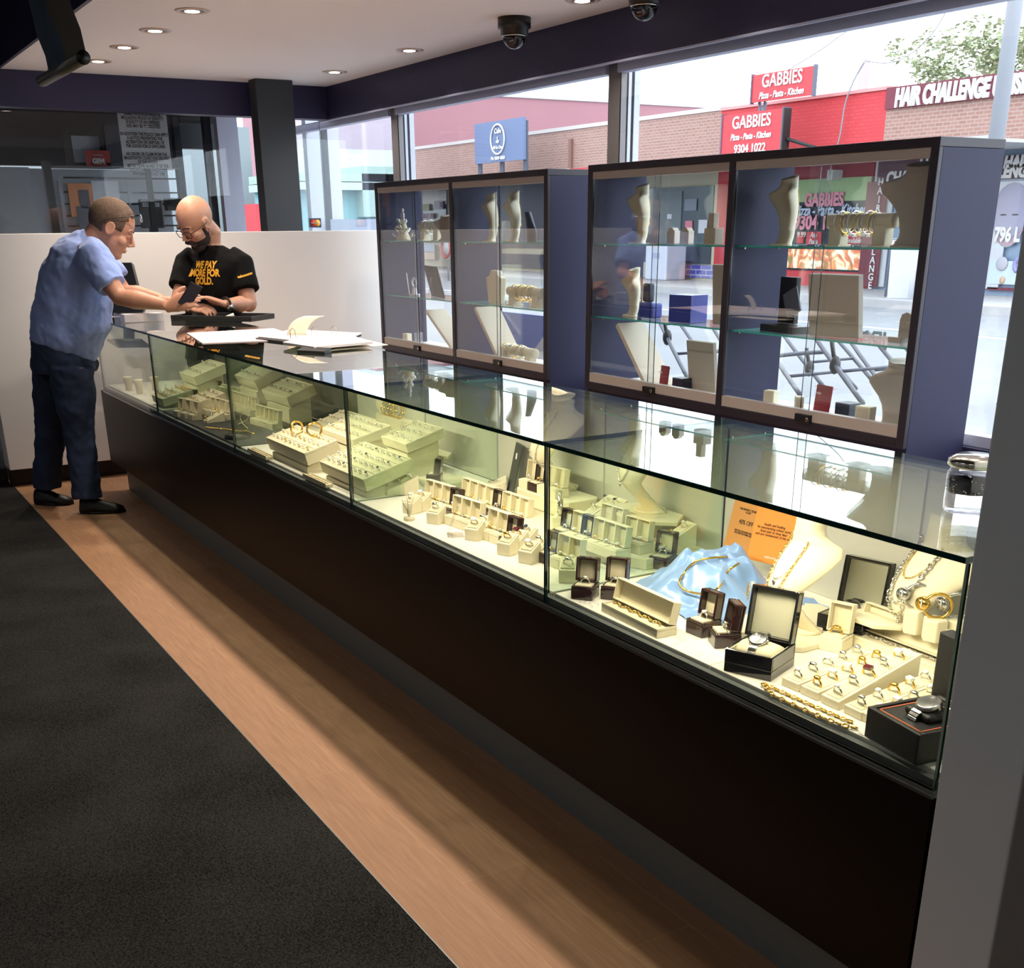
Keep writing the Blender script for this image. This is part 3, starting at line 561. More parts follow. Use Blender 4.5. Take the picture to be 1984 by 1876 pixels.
# gold chain lying doubled in front
zc = DKZ+.004; a0 = [onz(*p, zc) for p in ((1480, 1325), (1500, 1334), (1545, 1354), (1600, 1378), (1640, 1395), (1662, 1402))]; a1 = [onz(*p, zc) for p in ((1484, 1333), (1500, 1347), (1545, 1369), (1600, 1393), (1640, 1407), (1655, 1410))]
pts = a1[::-1]+[onz(1478, 1327, zc)]+a0
def smooth(pts, n=8):
    pts = [V(p) for p in pts]; o = []
    for i in range(len(pts)-1):
        p0, p1, p2, p3 = pts[max(0, i-1)], pts[i], pts[i+1], pts[min(len(pts)-1, i+2)]
        for k in range(n): t = k/n; o.append(.5*((2*p1)+(p2-p0)*t+(2*p0-5*p1+4*p2-p3)*t*t+(3*p1-p0-3*p2+p3)*t**3))
    return o+[pts[-1]]
t = chain('gold_chain', smooth(pts), .0048, GOLD, 'thick gold chain lying doubled on the deck in front of the ramps', 'chain')
tg = MB().add([onz(1657, 1411, zc), onz(1668, 1423, zc), onz(1664, 1425, zc), onz(1653, 1413, zc)], [(0, 1, 2, 3)]); tg2 = MB().tube([onz(1658, 1408, zc), onz(1666, 1418, zc), onz(1672, 1423, zc)], .0004, 5); p0 = onz(1675, 1424, zc-.003); tg2.box(p0.x-.006, p0.x+.012, p0.y-.005, p0.y+.003, p0.z-.0008, p0.z)
single('price_tag', tg2, PAPER, 'tiny white price tag tied to the thick gold chain', 'tag')
# black watch box with the orange line
def cornerbox():
    T = TR(1.185, -1.478, DKZ, pi-RD(9)); t = thing('watch_box', 'black watch box with an orange line, at the near right corner of the case', 'watch box', T)
    w, d, h = .135, .14, .058
    part('base', MB().box(-w/2, w/2, 0, d, 0, h-.003).box(-w/2, w/2, 0, .010, h-.004, h).box(-w/2, w/2, d-.010, d, h-.008, h).box(-w/2, -w/2+.010, .01, d-.01, h-.008, h).box(w/2-.010, w/2, .01, d-.01, h-.008, h), mat('black_leatherette', (30, 31, 34), .45, bump=.2, bs=500), t, mods=(('bevel', .002),))
    a, c = .014, .0165; part('orange_line', MB().box(-w/2+a, w/2-a, a, c, h-.003, h-.0022).box(-w/2+a, w/2-a, d-c, d-a, h-.003, h-.0022).box(-w/2+a, -w/2+c, a, d-a, h-.003, h-.0022).box(w/2-c, w/2-a, a, d-a, h-.003, h-.0022), mat('orange_line', (226, 112, 66), .6), t)
    part('lid', MB().box(-w/2, w/2, d+.001, d+.03, .0, .150, 0, M4.Translation((0, 0, .03))), MC['black_leatherette'], t, mods=(('bevel', .003),))
    part('cushion', MB().box(-.028, .036, .045, .105, h-.003, h+.012), MC['black_leatherette'], t, mods=(('bevel', .008, 4),))
    put(watchk(STEEL, NAVY, STEEL), 'wristwatch', 'steel watch with a dark dial in the black box at the near corner', 'watch', T @ M4.Translation((.006, .072, h+.016)) @ M4.Rotation(RD(16), 4, 'X') @ M4.Diagonal((1.15, 1.15, 1.15, 1)), 'wristwatches in the counter')
cornerbox()
# blue satin
def satin():
    n = 120; mb = MB(); vs = []
    cx, cy = 2.03, -1.80
    def hgt(u, v):
        r = math.sqrt((u*1.0)**2+(v*1.05)**2); base = .080*math.exp(-(max(0, r-.30)/.52)**2*1.7)
        w1 = noise.noise(V((u*2.3+v*1.2, v*2.1-u*1.5, 1.3))); w2 = noise.noise(V((u*5+3*w1, v*4.2-u*2.4, 5.1)))
        f = .026*math.exp(-2.0*sin(3.2*(u*.95+v*.55)+2.0*w1+.4)**2)+.016*math.exp(-2.0*sin(3.2*(v*.9-.5*u)+2.4*w1+1)**2)+.005*w2
        ang = math.atan2(v, u); f += .016*min(1, r*1.5)*(1-abs(sin(3.5*ang+1.6*w1+.3)))**1.3
        return base*(1.05)+f*(.35+min(1, base*12))*.9
    for i in range(n+1):
        for j in range(n+1):
            u, v = i/n*2-1, j/n*2-1; e = 1+.05*sin(5*math.atan2(v, u)+1)+.03*sin(9*math.atan2(v, u))
            x = cx+u*.195*e+.02*v; y = cy+v*.175*e; rr = max(abs(u), abs(v))
            z = max(.0012, hgt(u, v)-max(0, rr-.86)*.45*(.07+hgt(u, v)))
            vs.append((min(2.255, x), max(-2.02, y), DZ+z))
    mb.add(vs, [(i*(n+1)+j, i*(n+1)+j+1, (i+1)*(n+1)+j+1, (i+1)*(n+1)+j) for i in range(n) for j in range(n)], sm=True)
    m = mat('blue_satin', (122, 160, 214), .25, sheen=.3, spec=.8); m.node_tree.nodes['Principled BSDF'].inputs['Anisotropic'].default_value = .5
    single('satin_cloth', mb, m, 'pale blue satin cloth rumpled into folds in the near module', 'cloth')
    return lambda x, y: DZ+max(.0012, hgt((x-cx)/.205, (y-cy)/.175))
SZ = satin()
ng = [(1409, 1079), (1372, 1082), (1345, 1090), (1326, 1110), (1316, 1128), (1325, 1142), (1350, 1150), (1375, 1149), (1395, 1136), (1405, 1120), (1412, 1105), (1432, 1092)]
P = []
for i, p in enumerate(ng):
    z = .72
    for _ in range(12): q = onz(*p, z); z = .5*z+.5*(SZ(q.x, q.y)+.008)
    P.append(onz(*p, z))
t = chain('snake_necklace', smooth(P, 6), .0028, GOLD, 'flat gold snake necklace draped on the blue satin', 'necklace', links=False)
# cards behind the satin
ORANGE = mat('orange_card', (240, 150, 62), .6); INK = mat('black_ink', (40, 34, 30), .7); WINK = mat('white_ink', (244, 240, 232), .7)
def card(pl, pr, y, z0, h, label, lines, lean=14, mt=ORANGE, rz=0, wm=None):
    a, b = ony(*pl, y), ony(*pr, y); w = abs(b.x-a.x); T = M4.Translation(((a.x+b.x)/2, y, z0)) @ M4.Rotation(pi+rz, 4, 'Z') @ M4.Rotation(RD(-lean), 4, 'X')
    t = thing('promo_card', label, 'card', T, None); part('sheet', MB().box(-w/2, w/2, 0, .0012, 0, h), mt, t)
    for s, x, zz, sz, m in lines: text('lettering', s, sz, M4(((1, 0, 0, x), (0, 0, -1, -.0006), (0, 1, 0, zz), (0, 0, 0, 1))), m, t, extrude=.0003, sx=.85)
card((1404, 1020), (1466, 1040), -2.00, .70, .145, 'dull orange sale card reading 40% OFF, standing behind the satin beside a brighter one', [('THE NEWEST TREND IS\nA GIFT', 0, .105, .008, INK), ('40% OFF', 0, .075, .017, INK), ('ON THE FAVOURITE PIECE\nIN-STORE NOTHING ELSE', 0, .048, .007, INK)], mt=mat('dull_orange_card', (214, 150, 84), .6))
card((1456, 1045), (1524, 1060), -1.955, .71, .135, 'bright orange card with dark text standing behind the satin by the bust', [('health and healing.\nIts mesmerising colour varies\nfrom pale to deep blue\nand are reminiscent of the sea', 0, .082, .010, INK), ('cashconverters', .012, .016, .009, WINK)], rz=RD(12))
# near busts
T = TR(1.735, -1.725, DKZ, pi-RD(38)); 
def sideT(x, y, z, a): return TR(x, y, z, a)
B1 = TR(1.715, -1.765, DKZ+.012, pi-RD(10)); platform(rect(1.62, 1.86, -1.95, -1.66, .04), DKZ, DKZ+.0118, 'low cream plate carrying the bust and its gold chain in the near module')
put(bustk(.255, .15, prof=BUSTL), 'necklace_bust', 'cream neck bust right of the blue satin, wearing a thick gold chain', 'bust', B1, 'cream neck busts')
necklace(B1, .255, .15, .50, .0030, GOLD, 'thick gold rope chain hung round the bust right of the satin', None, prof=BUSTL); necklace(B1, .255, .15, .34, .0018, SILVER, 'fine chain with a dark pendant on the bust right of the satin', None, prof=BUSTL)
platform(rect(1.50, 1.66, -1.96, -1.82, .04), DKZ+.055, DKZ+.066, 'small cream hexagonal shelf right of the satin bust'); single('riser_block', MB().box(-.03, .03, -.03, .03, 0, .0548), CREAM, 'cream block under the small hexagonal shelf', 'display riser', None, TR(1.58, -1.90, DKZ))
B2 = TR(1.50, -1.93, DKZ, pi-RD(20)); put(bustk(.285, .19, prof=BUSTL), 'necklace_bust', 'large cream neck bust in the near right corner, hung with silver chains', 'bust', B2, 'cream neck busts')
necklace(B2, .285, .19, .26, .0022, GOLD, 'short gold chain close around the near corner bust', None, pend=False, prof=BUSTL)
necklace(B2, .285, .19, .58, .0045, SILVER, 'heavy silver curb chain on the near corner bust, longest', None, prof=BUSTL); necklace(B2, .285, .21, .44, .0038, SILVER, 'heavy silver chain on the near corner bust, inner one', None, pend=False, prof=BUSTL)
# hex watch stands
for i, (px, py, hh_) in enumerate(((1770, 1225, .052), (1808, 1240, .047), (1846, 1238, .045))):
    q = onz(px, py, .705); k = [(cos(pi/3*j+.3)*.026, sin(pi/3*j+.3)*.026) for j in range(6)]
    single('watch_stand', MB().prism(k, 0, hh_), CREAM, 'cream hexagonal watch stand, '+['left', 'middle', 'right'][i]+' of three in the near corner', 'stand', 'hexagonal watch stands', TR(q.x, q.y, .7052), (('bevel', .003),))
    mb = MB().torus((0, 0, .026), .027, .0035, 26, 5, ax='x', sq=.95)
    if i < 3: put([K('bracelet', mb, [STEEL, GOLD, STEEL][i]), K('case', MB().cyl((-.006, -.026, .03), (.002, -.034, .03), .014, n=20), [STEEL, GOLD, STEEL][i], (), None, [K('dial', MB().cyl((.0, -.0342, .03), (.0, -.0346, .03), .011, n=20), WDIAL)])], 'wristwatch', ['steel bangle watch', 'gold bracelet watch', 'large steel watch with pale dial'][i]+' standing on the '+['left', 'middle', 'right'][i]+' hexagonal stand', 'watch', TR(q.x, q.y, .7052+hh_, pi-RD(40)), 'wristwatches in the counter')
platform(rect(1.20, 1.50, -2.03, -1.895, .02), DKZ, .705, 'cream block under the three hexagonal watch stands')
sc = onz(1450, 1185, DKZ); sb = [K('post', MB().hexa([(-.03, 0, 0), (.03, 0, 0), (.03, .035, 0), (-.03, .035, 0)], [(-.022, .02, .06), (.022, .02, .06), (.022, .03, .06), (-.022, .03, .06)]).box(-.03, .03, .005, .012, .058, .066), CREAM, (BL,))]
put(sb, 'chain_stand', 'small cream stand hung with fine gold chains, right of the satin', 'stand', TR(sc.x, sc.y, DKZ, pi-RD(35)))
for i in range(3): chain('fine_chain', smooth([(-.02+.012*i, -.002, .066), (-.024+.012*i, -.006, .04), (-.016+.012*i, -.012, .015), (-.005+.01*i, -.008, .03), (0+.012*i, -.002, .066)], 8), .0013, GOLD, 'fine gold chain on the small stand right of the satin, '+['left', 'middle', 'right'][i]+' strand', 'chain', 'fine chains on the small stand', T=TR(sc.x, sc.y, DKZ+.001, pi-RD(35)))
# crystals
ck = [K('crystal', MB().lathe([(.0005, 0), (.004, .003), (.003, .0045), (.0005, .0048)], 8), glass('crystal', (.96, .97, 1), 1.8))]
for i, (px, py) in enumerate(((1125, 1167), (1133, 1170), (1142, 1172), (1150, 1168), (1158, 1175), (1147, 1178), (1238, 1105), (1246, 1110), (1253, 1104), (1262, 1106), (1311, 1240), (1318, 1237), (1324, 1242), (1310, 1251), (1349, 1240), (1333, 1253), (1358, 1270), (1316, 1246))):
    put(ck, 'crystal', 'tiny clear crystal scattered on the deck '+('by the front ring boxes' if px < 1170 else 'left of the satin' if px < 1290 else 'in front of the satin'), 'crystal', TR(*onz(px, py, DKZ)), 'crystals scattered on the deck '+('by the front boxes' if px < 1170 else 'left of the satin' if px < 1290 else 'before the satin'), (1.2, 1.2, 1.2))

# ================= second module: ring boxes =================
Z1, Z2 = DKZ+.030, DKZ+.078
platform([(3.02, -2.0), (2.30, -2.0), (2.30, -1.80), (2.42, -1.74), (2.62, -1.70), (2.95, -1.70)], DKZ, Z1-.0002, 'wide low cream riser under the middle row of ring boxes')
boxrow((3.045, -1.585, DKZ), (2.895, -1.60, DKZ), DKZ, 'ccc', 'the front left row behind the acrylic hand')
boxrow((2.835, -1.590, DKZ), (2.68, -1.60, DKZ), DKZ, 'ccw', 'the front right row of the second module')
boxrow((3.30, -1.62, DKZ), (3.10, -1.64, DKZ), DKZ, 'cccw', 'the far left row of the second module')
boxrow((3.26, -1.735, DKZ), (2.86, -1.745, DKZ), DKZ, 'ccccwccc', 'the long middle row')
platform(rect(2.79, 3.08, -2.0, -1.86, .02), Z1, Z2-.0002, 'upper cream riser under the back row of four ring boxes')
boxrow((3.06, -1.865, Z2), (2.85, -1.87, Z2), Z2, 'cwcc', 'the raised back row')
boxrow((2.62, -1.71, Z1), (2.33, -1.72, Z1), Z1, 'wcwccc', 'the row seen through the first divider')
boxrow((2.60, -1.83, Z1), (2.50, -1.835, Z1), Z1+.0, 'cc', 'the short row before the middle bust')
boxrow((2.44, -1.80, Z1), (2.345, -1.81, Z1), Z1, 'cc', 'the pair left of the far wooden box')
boxrow((2.53, -1.60, DKZ), (2.38, -1.61, DKZ), DKZ, 'wcc', 'the low row against the first divider')
for i, (a, b_, n, k) in enumerate((((775, 993), (804.5, 999), 2, 0), ((825, 1014), (850, 1018), 1, 2), ((897, 1045.6), (928, 1050.5), 3, 1), ((961, 1074), (989, 1079.5), 3, 3), ((1003, 1090), (1030, 1095.6), 2, 1))):
    stand(a, b_, DKZ, 'at the second module front, '+ORD[i]+' from left', k, n)
stand((1086, 1130), (1112, 1131), DKZ, 'just left of the front wooden ring boxes', 2)
BB = TR(2.52, -1.95, Z2+.02, pi-RD(10)); platform([(2.60, -2.02), (2.42, -2.02), (2.36, -1.95), (2.42, -1.88), (2.60, -1.88), (2.64, -1.95)], Z2+.008, Z2+.0198, 'hexagonal cream shelf under the middle bust'); single('riser_block', MB().box(-.035, .035, -.03, .03, 0, Z2+.0078-Z1), CREAM, 'cream block under the hexagonal shelf of the middle bust', 'display riser', None, TR(2.5, -1.95, Z1))
put(bustk(.27, .17, prof=BUSTL), 'necklace_bust', 'cream neck bust in the second module, seen under the glass top', 'bust', BB, 'cream neck busts'); necklace(BB, .27, .17, .5, .0026, SILVER, 'silver chain with round pendant on the second module bust', None, prof=BUSTL)
B4 = TR(3.00, -1.965, Z2+.0, pi-RD(15)); put(bustk(.30, .2, prof=BUSTL), 'necklace_bust', 'cream neck bust at the back of the second module with dark chain', 'bust', B4, 'cream neck busts'); necklace(B4, .30, .2, .6, .0022, SILVER, 'long dark silver chain on the bust at the back left', None, prof=BUSTL)
T, w = edgeT((1062, 968), (1102, 974), Z1); 
for i in range(2): ramp(TR(2.70-.05*i, -1.86, Z1, pi), .045, .12, .02, .075, [0, 2, 5], ['left', 'right'][i]+' one of two behind the first divider')
for i in range(2): ramp(TR(2.335-.0*i, -1.86-.0*i, Z1, pi), .045, .12, .02, .07, [1, 3, 0], 'beside the first divider near the back') if i == 0 else None
rb_ = MB().torus((0, 0, 0), .031, .0045, 30, 8, ax='y'); 
for i in range(22): rb_.ball((.031*cos(i*2*pi/22), -.004, .031*sin(i*2*pi/22)), .0042, 6)
q = onz(1158, 965, .75); single('bangle', rb_, SILVER, 'wide silver bangle standing upright on a cream block in the second module', 'bangle', None, TR(2.70, -1.79, Z1+.0365+.04, pi-RD(40)))
single('bangle_block', MB().box(-.03, .03, -.02, .02, 0, .0395), CREAM, 'cream block under the upright silver bangle', 'stand', None, TR(2.70, -1.79, Z1, pi-RD(40)), (BL,))
# acrylic items at the front
ACR = glass('clear_acrylic', (.93, .92, .95), 1.6, dirt=.06)
q = onz(866, 1038, DKZ); mb = MB()
mb.hexa([(-.03, 0, 0), (.03, 0, 0), (.03, .05, 0), (-.03, .05, 0)], [(-.03, 0, .003), (.03, 0, .003), (.03, .05, .003), (-.03, .05, .003)]); mb.loft([[(-.022+.03*u+sx*(.012-.003*u), .004+sy*.003+.03*u, .003+.085*u) for sx, sy in ((-1, -1), (1, -1), (1, 1), (-1, 1))] for u in [k/8 for k in range(9)]])
single('acrylic_stand', mb, ACR, 'clear acrylic hand shaped stand at the front of the second module', 'stand', None, TR(q.x, q.y, DKZ, pi-RD(25)))
def tree(px, py, label, s=1.0):
    q = onz(px, py, DKZ); mb = MB().lathe([(.016*s, 0), (.016*s, .010*s), (.001, .0102*s)], 6)
    for i in range(5): a = i*1.25; mb.tube([(0, 0, .01*s), (.005*cos(a), .005*sin(a), .03*s), (.018*s*cos(a), .018*s*sin(a), (.055+.006*i)*s)], [.003*s, .0025*s, .0018*s], 6)
    single('ring_tree', mb, ACR if 'acrylic' in label else CREAM, label, 'ring tree', None, TR(q.x, q.y, DKZ))
tree(793, 1008, 'small cream ring tree at the left front of the second module', 1.1); tree(587, 903, 'cream branching ring tree at the front of the third module'); tree(608, 900, 'clear acrylic ring tree beside the cream one in the third module', 1.15)
single('orange_card', MB().box(-.05, .05, -.03, .03, 0, .002), ORANGE, 'small orange card lying flat behind the ring boxes', 'card', None, TR(*onz(1008, 977, Z1+.0), 2.5))

# ================= third module: trays =================
def wedge(x0, x1, y0, y1, z0, z1, label):
    single('riser_wedge', MB().hexa([(x0, y0, DKZ), (x1, y0, DKZ), (x1, y1, DKZ), (x0, y1, DKZ)], [(x0, y0, z0), (x1, y0, z0), (x1, y1, z1), (x0, y1, z1)]), CREAM, label, 'display riser', 'cream wedges under the ring trays')
def trayw(xl, xr, yf, yb, zf, zb, h, rows, cols, desc, ks, rs=1.1, **k):
    T = frame((xl, yf, zf), (xr, yf, zf), (xl, yb, zb)); w = abs(xl-xr); l = math.hypot(yf-yb, zb-zf); tray(T, w, l, h, rows, cols, desc, ks, rs, **k)
    c = h+.001; 
    if zf-c-DKZ > .004: wedge(xr+.02, xl-.02, yb+.012, yf-.016, zb-c-.0075, zf-c-.006, 'cream wedge under the '+desc)
trayw(4.40, 3.985, -1.50, -1.635, .725, .762, .05, 3, 9, 'golden bangle ring tray', (0, 1, 0, 3, 1), 1.0)
trayw(4.665, 4.33, -1.76, -1.955, .705, .765, .035, 4, 8, 'broad rear ring tray', (1, 0, 0, 2), 1.0)
trayw(4.31, 3.99, -1.70, -1.86, .755, .795, .035, 3, 8, 'narrow raised ring tray', (0, 2, 1), 1.0)
trayw(3.88, 3.49, -1.515, -1.70, .712, .765, .045, 4, 8, 'middle ring tray', (0, 0, 2, 5), 1.1)
trayw(3.90, 3.69, -1.775, -1.93, .775, .82, .035, 3, 4, 'small high ring tray', (0, 2, 0), 1.1)
T, w = edgeT((4.02, -1.478, DKZ), (3.79, -1.478, DKZ), DKZ)
for (xc, lab, bl) in ((3.835, 'long cream open box at the front of the third module, nearer one', 'fine gold bracelet in the nearer long box'), (4.45, 'long cream open box at the front of the third module, farther one', 'fine gold bracelet in the farther long box')):
    T = TR(xc, -1.472, DKZ, pi); t = thing('bracelet_box', lab, 'box', T, 'open bracelet boxes'); part('base', MB().box(-.11, .11, 0, .03, 0, .012).box(-.11, .11, 0, .003, .012, .017).box(-.11, .11, .027, .03, .012, .017), CREAM, t, mods=(BL,))
    chain('bracelet', [(-.1+.2*i/40, .015+.002*sin(i), .0135) for i in range(41)], .002, GOLD, bl, 'bracelet', 'bracelets lying in long boxes', T=T)
for i in range(4): ramp(TR(3.62-.036*i, -1.575-.012*i, DKZ, pi-RD(26)), .034, .11, .016, .062, [0, 2, 0], ORD[i]+' of four at the second divider', 1.2)
for i, (x, y, a) in enumerate(((4.27, -1.585, .3), (4.12, -1.60, -.2))):
    z = .772+.012*i; mb = MB().torus((0, 0, 0), .028, .0042, 28, 8, ax='y', sq=.92)
    single('bangle', mb, GOLD, 'gold bangle standing in the bangle tray, '+['farther', 'nearer'][i]+' one', 'bangle', 'gold bangles in the bangle tray', TR(x, y, z, pi/2+a))
q = onz(710, 790, .80); single('disc_stand', MB().cyl((0, 0, .035), (0, .006, .036), .035, n=28).box(-.012, .012, 0, .02, 0, .01), CREAM, 'round cream disc stand at the back of the third module', 'stand', None, TR(4.36, -1.985, .78, pi), (BL,))
single('riser_block', MB().box(-.04, .30, -.02, .02, 0, .135), CREAM, 'cream block behind the trays carrying the disc and bangles', 'display riser', None, TR(4.10, -2.005, DKZ))
for i in range(6): single('bangle', MB().torus((0, 0, .029), .028, .002, 24, 6, ax='x'), GOLD, 'thin gold bangle in the cluster behind the trays, '+ORD[i]+' from the left', 'bangle', 'cluster of thin gold bangles at the back', TR(4.30-.022*i, -1.995, .781, .25*(i % 3)-.2))
platform([(3.98, -2.01), (3.78, -2.01), (3.72, -1.96), (3.78, -1.945), (3.98, -1.945)], DKZ+.05, DKZ+.062, 'cream hexagonal shelf behind the raised tray'); single('riser_block', MB().box(-.03, .03, -.02, .02, 0, .0498), CREAM, 'cream block under the hexagonal shelf in the third module', 'display riser', None, TR(3.88, -1.985, DKZ))
q = onz(793, 927, DKZ+.015); platform([(3.60, -1.95), (3.50, -1.95), (3.49, -1.80), (3.55, -1.77), (3.66, -1.80), (3.66, -1.9)], DKZ, DKZ+.014, 'pale riser carrying the dark single ring box')
put(KWt, 'ring_box', 'dark ring box alone on the pale riser in the third module', 'ring box', TR(3.575, -1.80, DKZ+.0142, pi-RD(38)), 'open ring boxes in the counter'); ringat(TR(3.575, -1.80, DKZ+.0142, pi-RD(38)) @ M4.Translation((0, .025, .029)), 0, 'in the dark box on the pale riser', None)
wr = MB().hexa([(-.05, 0, 0), (.05, 0, 0), (.05, .08, 0), (-.05, .08, 0)], [(-.05, 0, .008), (.05, 0, .008), (.05, .08, .04), (-.05, .08, .04)]); single('pendant_ramp', wr, CREAM, 'cream sloping pad with a silver bracelet beside the dark grey card', 'ring ramp', None, TR(3.40, -1.93, DKZ, pi-RD(30)), (BL,))
chain('bracelet', [(-.03+.05*i/20, .02+.04*i/20, .022+.018*i/20) for i in range(21)], .004, SILVER, 'chunky silver bracelet on the sloping pad', 'bracelet', None, T=TR(3.40, -1.93, DKZ, pi-RD(30)))
single('easel_card', MB().box(-.05, .05, 0, .004, 0, .17, 0, M4.Rotation(RD(-12), 4, 'X')).box(-.008, .008, -.0015, 0, .12, .14, 1, M4.Rotation(RD(-12), 4, 'X')), [mat('dark_grey_board', (62, 64, 62), .6), PAPER], 'dark grey board leaning at the back of the second module', 'board', None, TR(3.30, -1.975, DKZ, pi-RD(20)))

# ================= fourth and fifth modules =================
boxrow((333, 806), (376, 817), DKZ, 'ccc', 'the small front row on the dark mat')
boxrow((388, 802), (437, 816), DKZ, 'ccccc', 'the second row on the dark mat'); boxrow((417, 777), (474, 792), DKZ, 'ccccc', 'the third row on the dark mat')
T, w = edgeT((377, 817), (419, 822), DKZ); ramp(T @ M4.Rotation(RD(-20), 4, 'Z'), .05, .09, .012, .045, [3, 2, 3], 'on the dark mat at the front', 1.1)
for i, (a, b_) in enumerate((((352, 786), (374, 790)), ((399, 768), (422, 772)))): boxrow(a, b_, DKZ, 'w', 'standing dark on the mat, '+['left', 'right'][i]+' one', fixed=.05)
trayw(5.86, 5.56, -1.86, -2.0, .80, .86, .05, 2, 7, 'high far tray', (0, 0, 2), 1.1)
trayw(5.46, 5.12, -1.86, -2.0, .77, .82, .05, 2, 8, 'second far tray', (0, 5, 2), 1.1)
trayw(6.50, 6.22, -1.75, -1.93, .76, .82, .05, 2, 6, 'farthest back tray', (0, 2, 2), 1.1)
trayw(6.16, 5.95, -1.50, -1.66, .695, .73, .04, 3, 6, 'orange tagged far tray', (3, 1, 0), 1.1)
trayw(5.86, 5.66, -1.58, -1.74, .70, .74, .04, 3, 6, 'far front tray', (3, 2, 0), 1.1)
for i in range(3): single('price_label', MB().box(-.02, .02, -.008, .008, 0, .002), ORANGE, 'orange price label lying on the tray, '+['left', 'middle', 'right'][i]+' of three', 'label', 'orange labels on the far tray', TR(6.10-.06*i, -1.645, .733, .2))
boxrow((6.02, -1.78, DKZ), (5.93, -1.78, DKZ), DKZ, 'cc', 'the pair behind the orange labels'); boxrow((5.80, -1.78, DKZ), (5.45, -1.79, DKZ), DKZ, 'ccccccc', 'the back row of the fourth module', rings=False)
for i, (x, y) in enumerate(((6.78, -1.53), (6.62, -1.55), (6.70, -1.66))): single('flower_vase', MB().lathe([(.014, 0), (.018, .005), (.02, .05), (.026, .075), (.022, .076), (.016, .05)], 14), CREAM, 'small cream vase shaped holder in the farthest module, '+ORD[i]+' from the left', 'holder', 'cream vase holders', TR(x, y, DKZ))
tree(318, 787, 'clear acrylic ring tree in front of the fourth module', 1.4); tree(330, 790, 'clear acrylic ring tree in the fourth module, right of its twin', 1.4)
for i, pp in enumerate((((400, 828), (420, 831), (440, 832), (462, 836), (485, 833)), ((508, 806), (518, 812), (530, 818), (540, 820), (548, 822)), ((455, 838), (470, 842), (480, 838), (495, 842)))):
    chain('gold_chain', smooth([onz(*p, DKZ+.005) for p in pp]), .005, GOLD, 'gold chain lying on the dark mat, '+['left', 'right', 'middle'][i]+' one', 'chain', 'gold chains on the dark mat')
single('looped_cord', MB().tube(smooth([onz(*p, DKZ+.004) for p in ((462, 822), (480, 812), (478, 800), (466, 806), (470, 820), (480, 830))]), .002, 6), CREAM, 'pale looped cord on the dark mat', 'cord')
single('black_disc', MB().lathe([(.001, 0), (.06, 0), (.055, .02), (.001, .022)], 28), BLACK, 'round black cushion on the dark mat by the third module', 'cushion', None, TR(4.90, -1.545, DKZ))
boxrow((5.25, -1.72, DKZ), (5.0, -1.74, DKZ), DKZ, 'ccccc', 'the dim row near the third module', rings=False)
# ================= people =================
FH = V((_f.x, _f.y, 0)).normalized()
def pd(px, py, d): r = ray(px, py); return CO+r*(d/r.dot(FH))
def zc_(x, y, d): return pd(x/2.887, 350+y/2.887, d)     # point seen at (x, y) of the enlarged view, at depth d
SKIN = mat('tanned_skin', (206, 150, 122), .5, sub=.12, var=.06, vs=30); SKIN2 = mat('light_skin', (198, 148, 122), .5, sub=.12, var=.05, vs=30)
def skin(name, mb, mt, parent, vox=.005, sm=4, label=None, disp=None):
    me = mb.mesh(name+'_src', mt); o = bpy.data.objects.new(name, me); C.objects.link(o)
    r = o.modifiers.new('r', 'REMESH'); r.mode = 'VOXEL'; r.voxel_size = vox; r.use_smooth_shade = True
    s = o.modifiers.new('s', 'SMOOTH'); s.iterations = sm; s.factor = .5
    if disp:
        tx = bpy.data.textures.new('folds', 'CLOUDS'); tx.noise_scale = disp[1]; d = o.modifiers.new('d', 'DISPLACE'); d.texture = tx; d.strength = disp[0]; d.mid_level = .5; d.texture_coords = 'GLOBAL'
        s = o.modifiers.new('s2', 'SMOOTH'); s.iterations = 2
    dg = bpy.context.evaluated_depsgraph_get(); ev = o.evaluated_get(dg); m2 = bpy.data.meshes.new_from_object(ev, depsgraph=dg); m2.name = name
    m2.materials.clear(); m2.materials.append(mt); bpy.data.objects.remove(o); bpy.data.meshes.remove(me)
    for p in m2.polygons: p.use_smooth = True
    q = bpy.data.objects.new(name, m2); C.objects.link(q); q.parent = parent; q.matrix_parent_inverse = parent.matrix_world.inverted()
    if label: q['label'] = label
    return q
def basis(o, fwd, up):
    x = V(fwd).normalized(); y = V(up).cross(x).normalized(); z = x.cross(y); o = V(o); return M4(((x.x, y.x, z.x, o.x), (x.y, y.y, z.y, o.y), (x.z, y.z, z.z, o.z), (0, 0, 0, 1)))
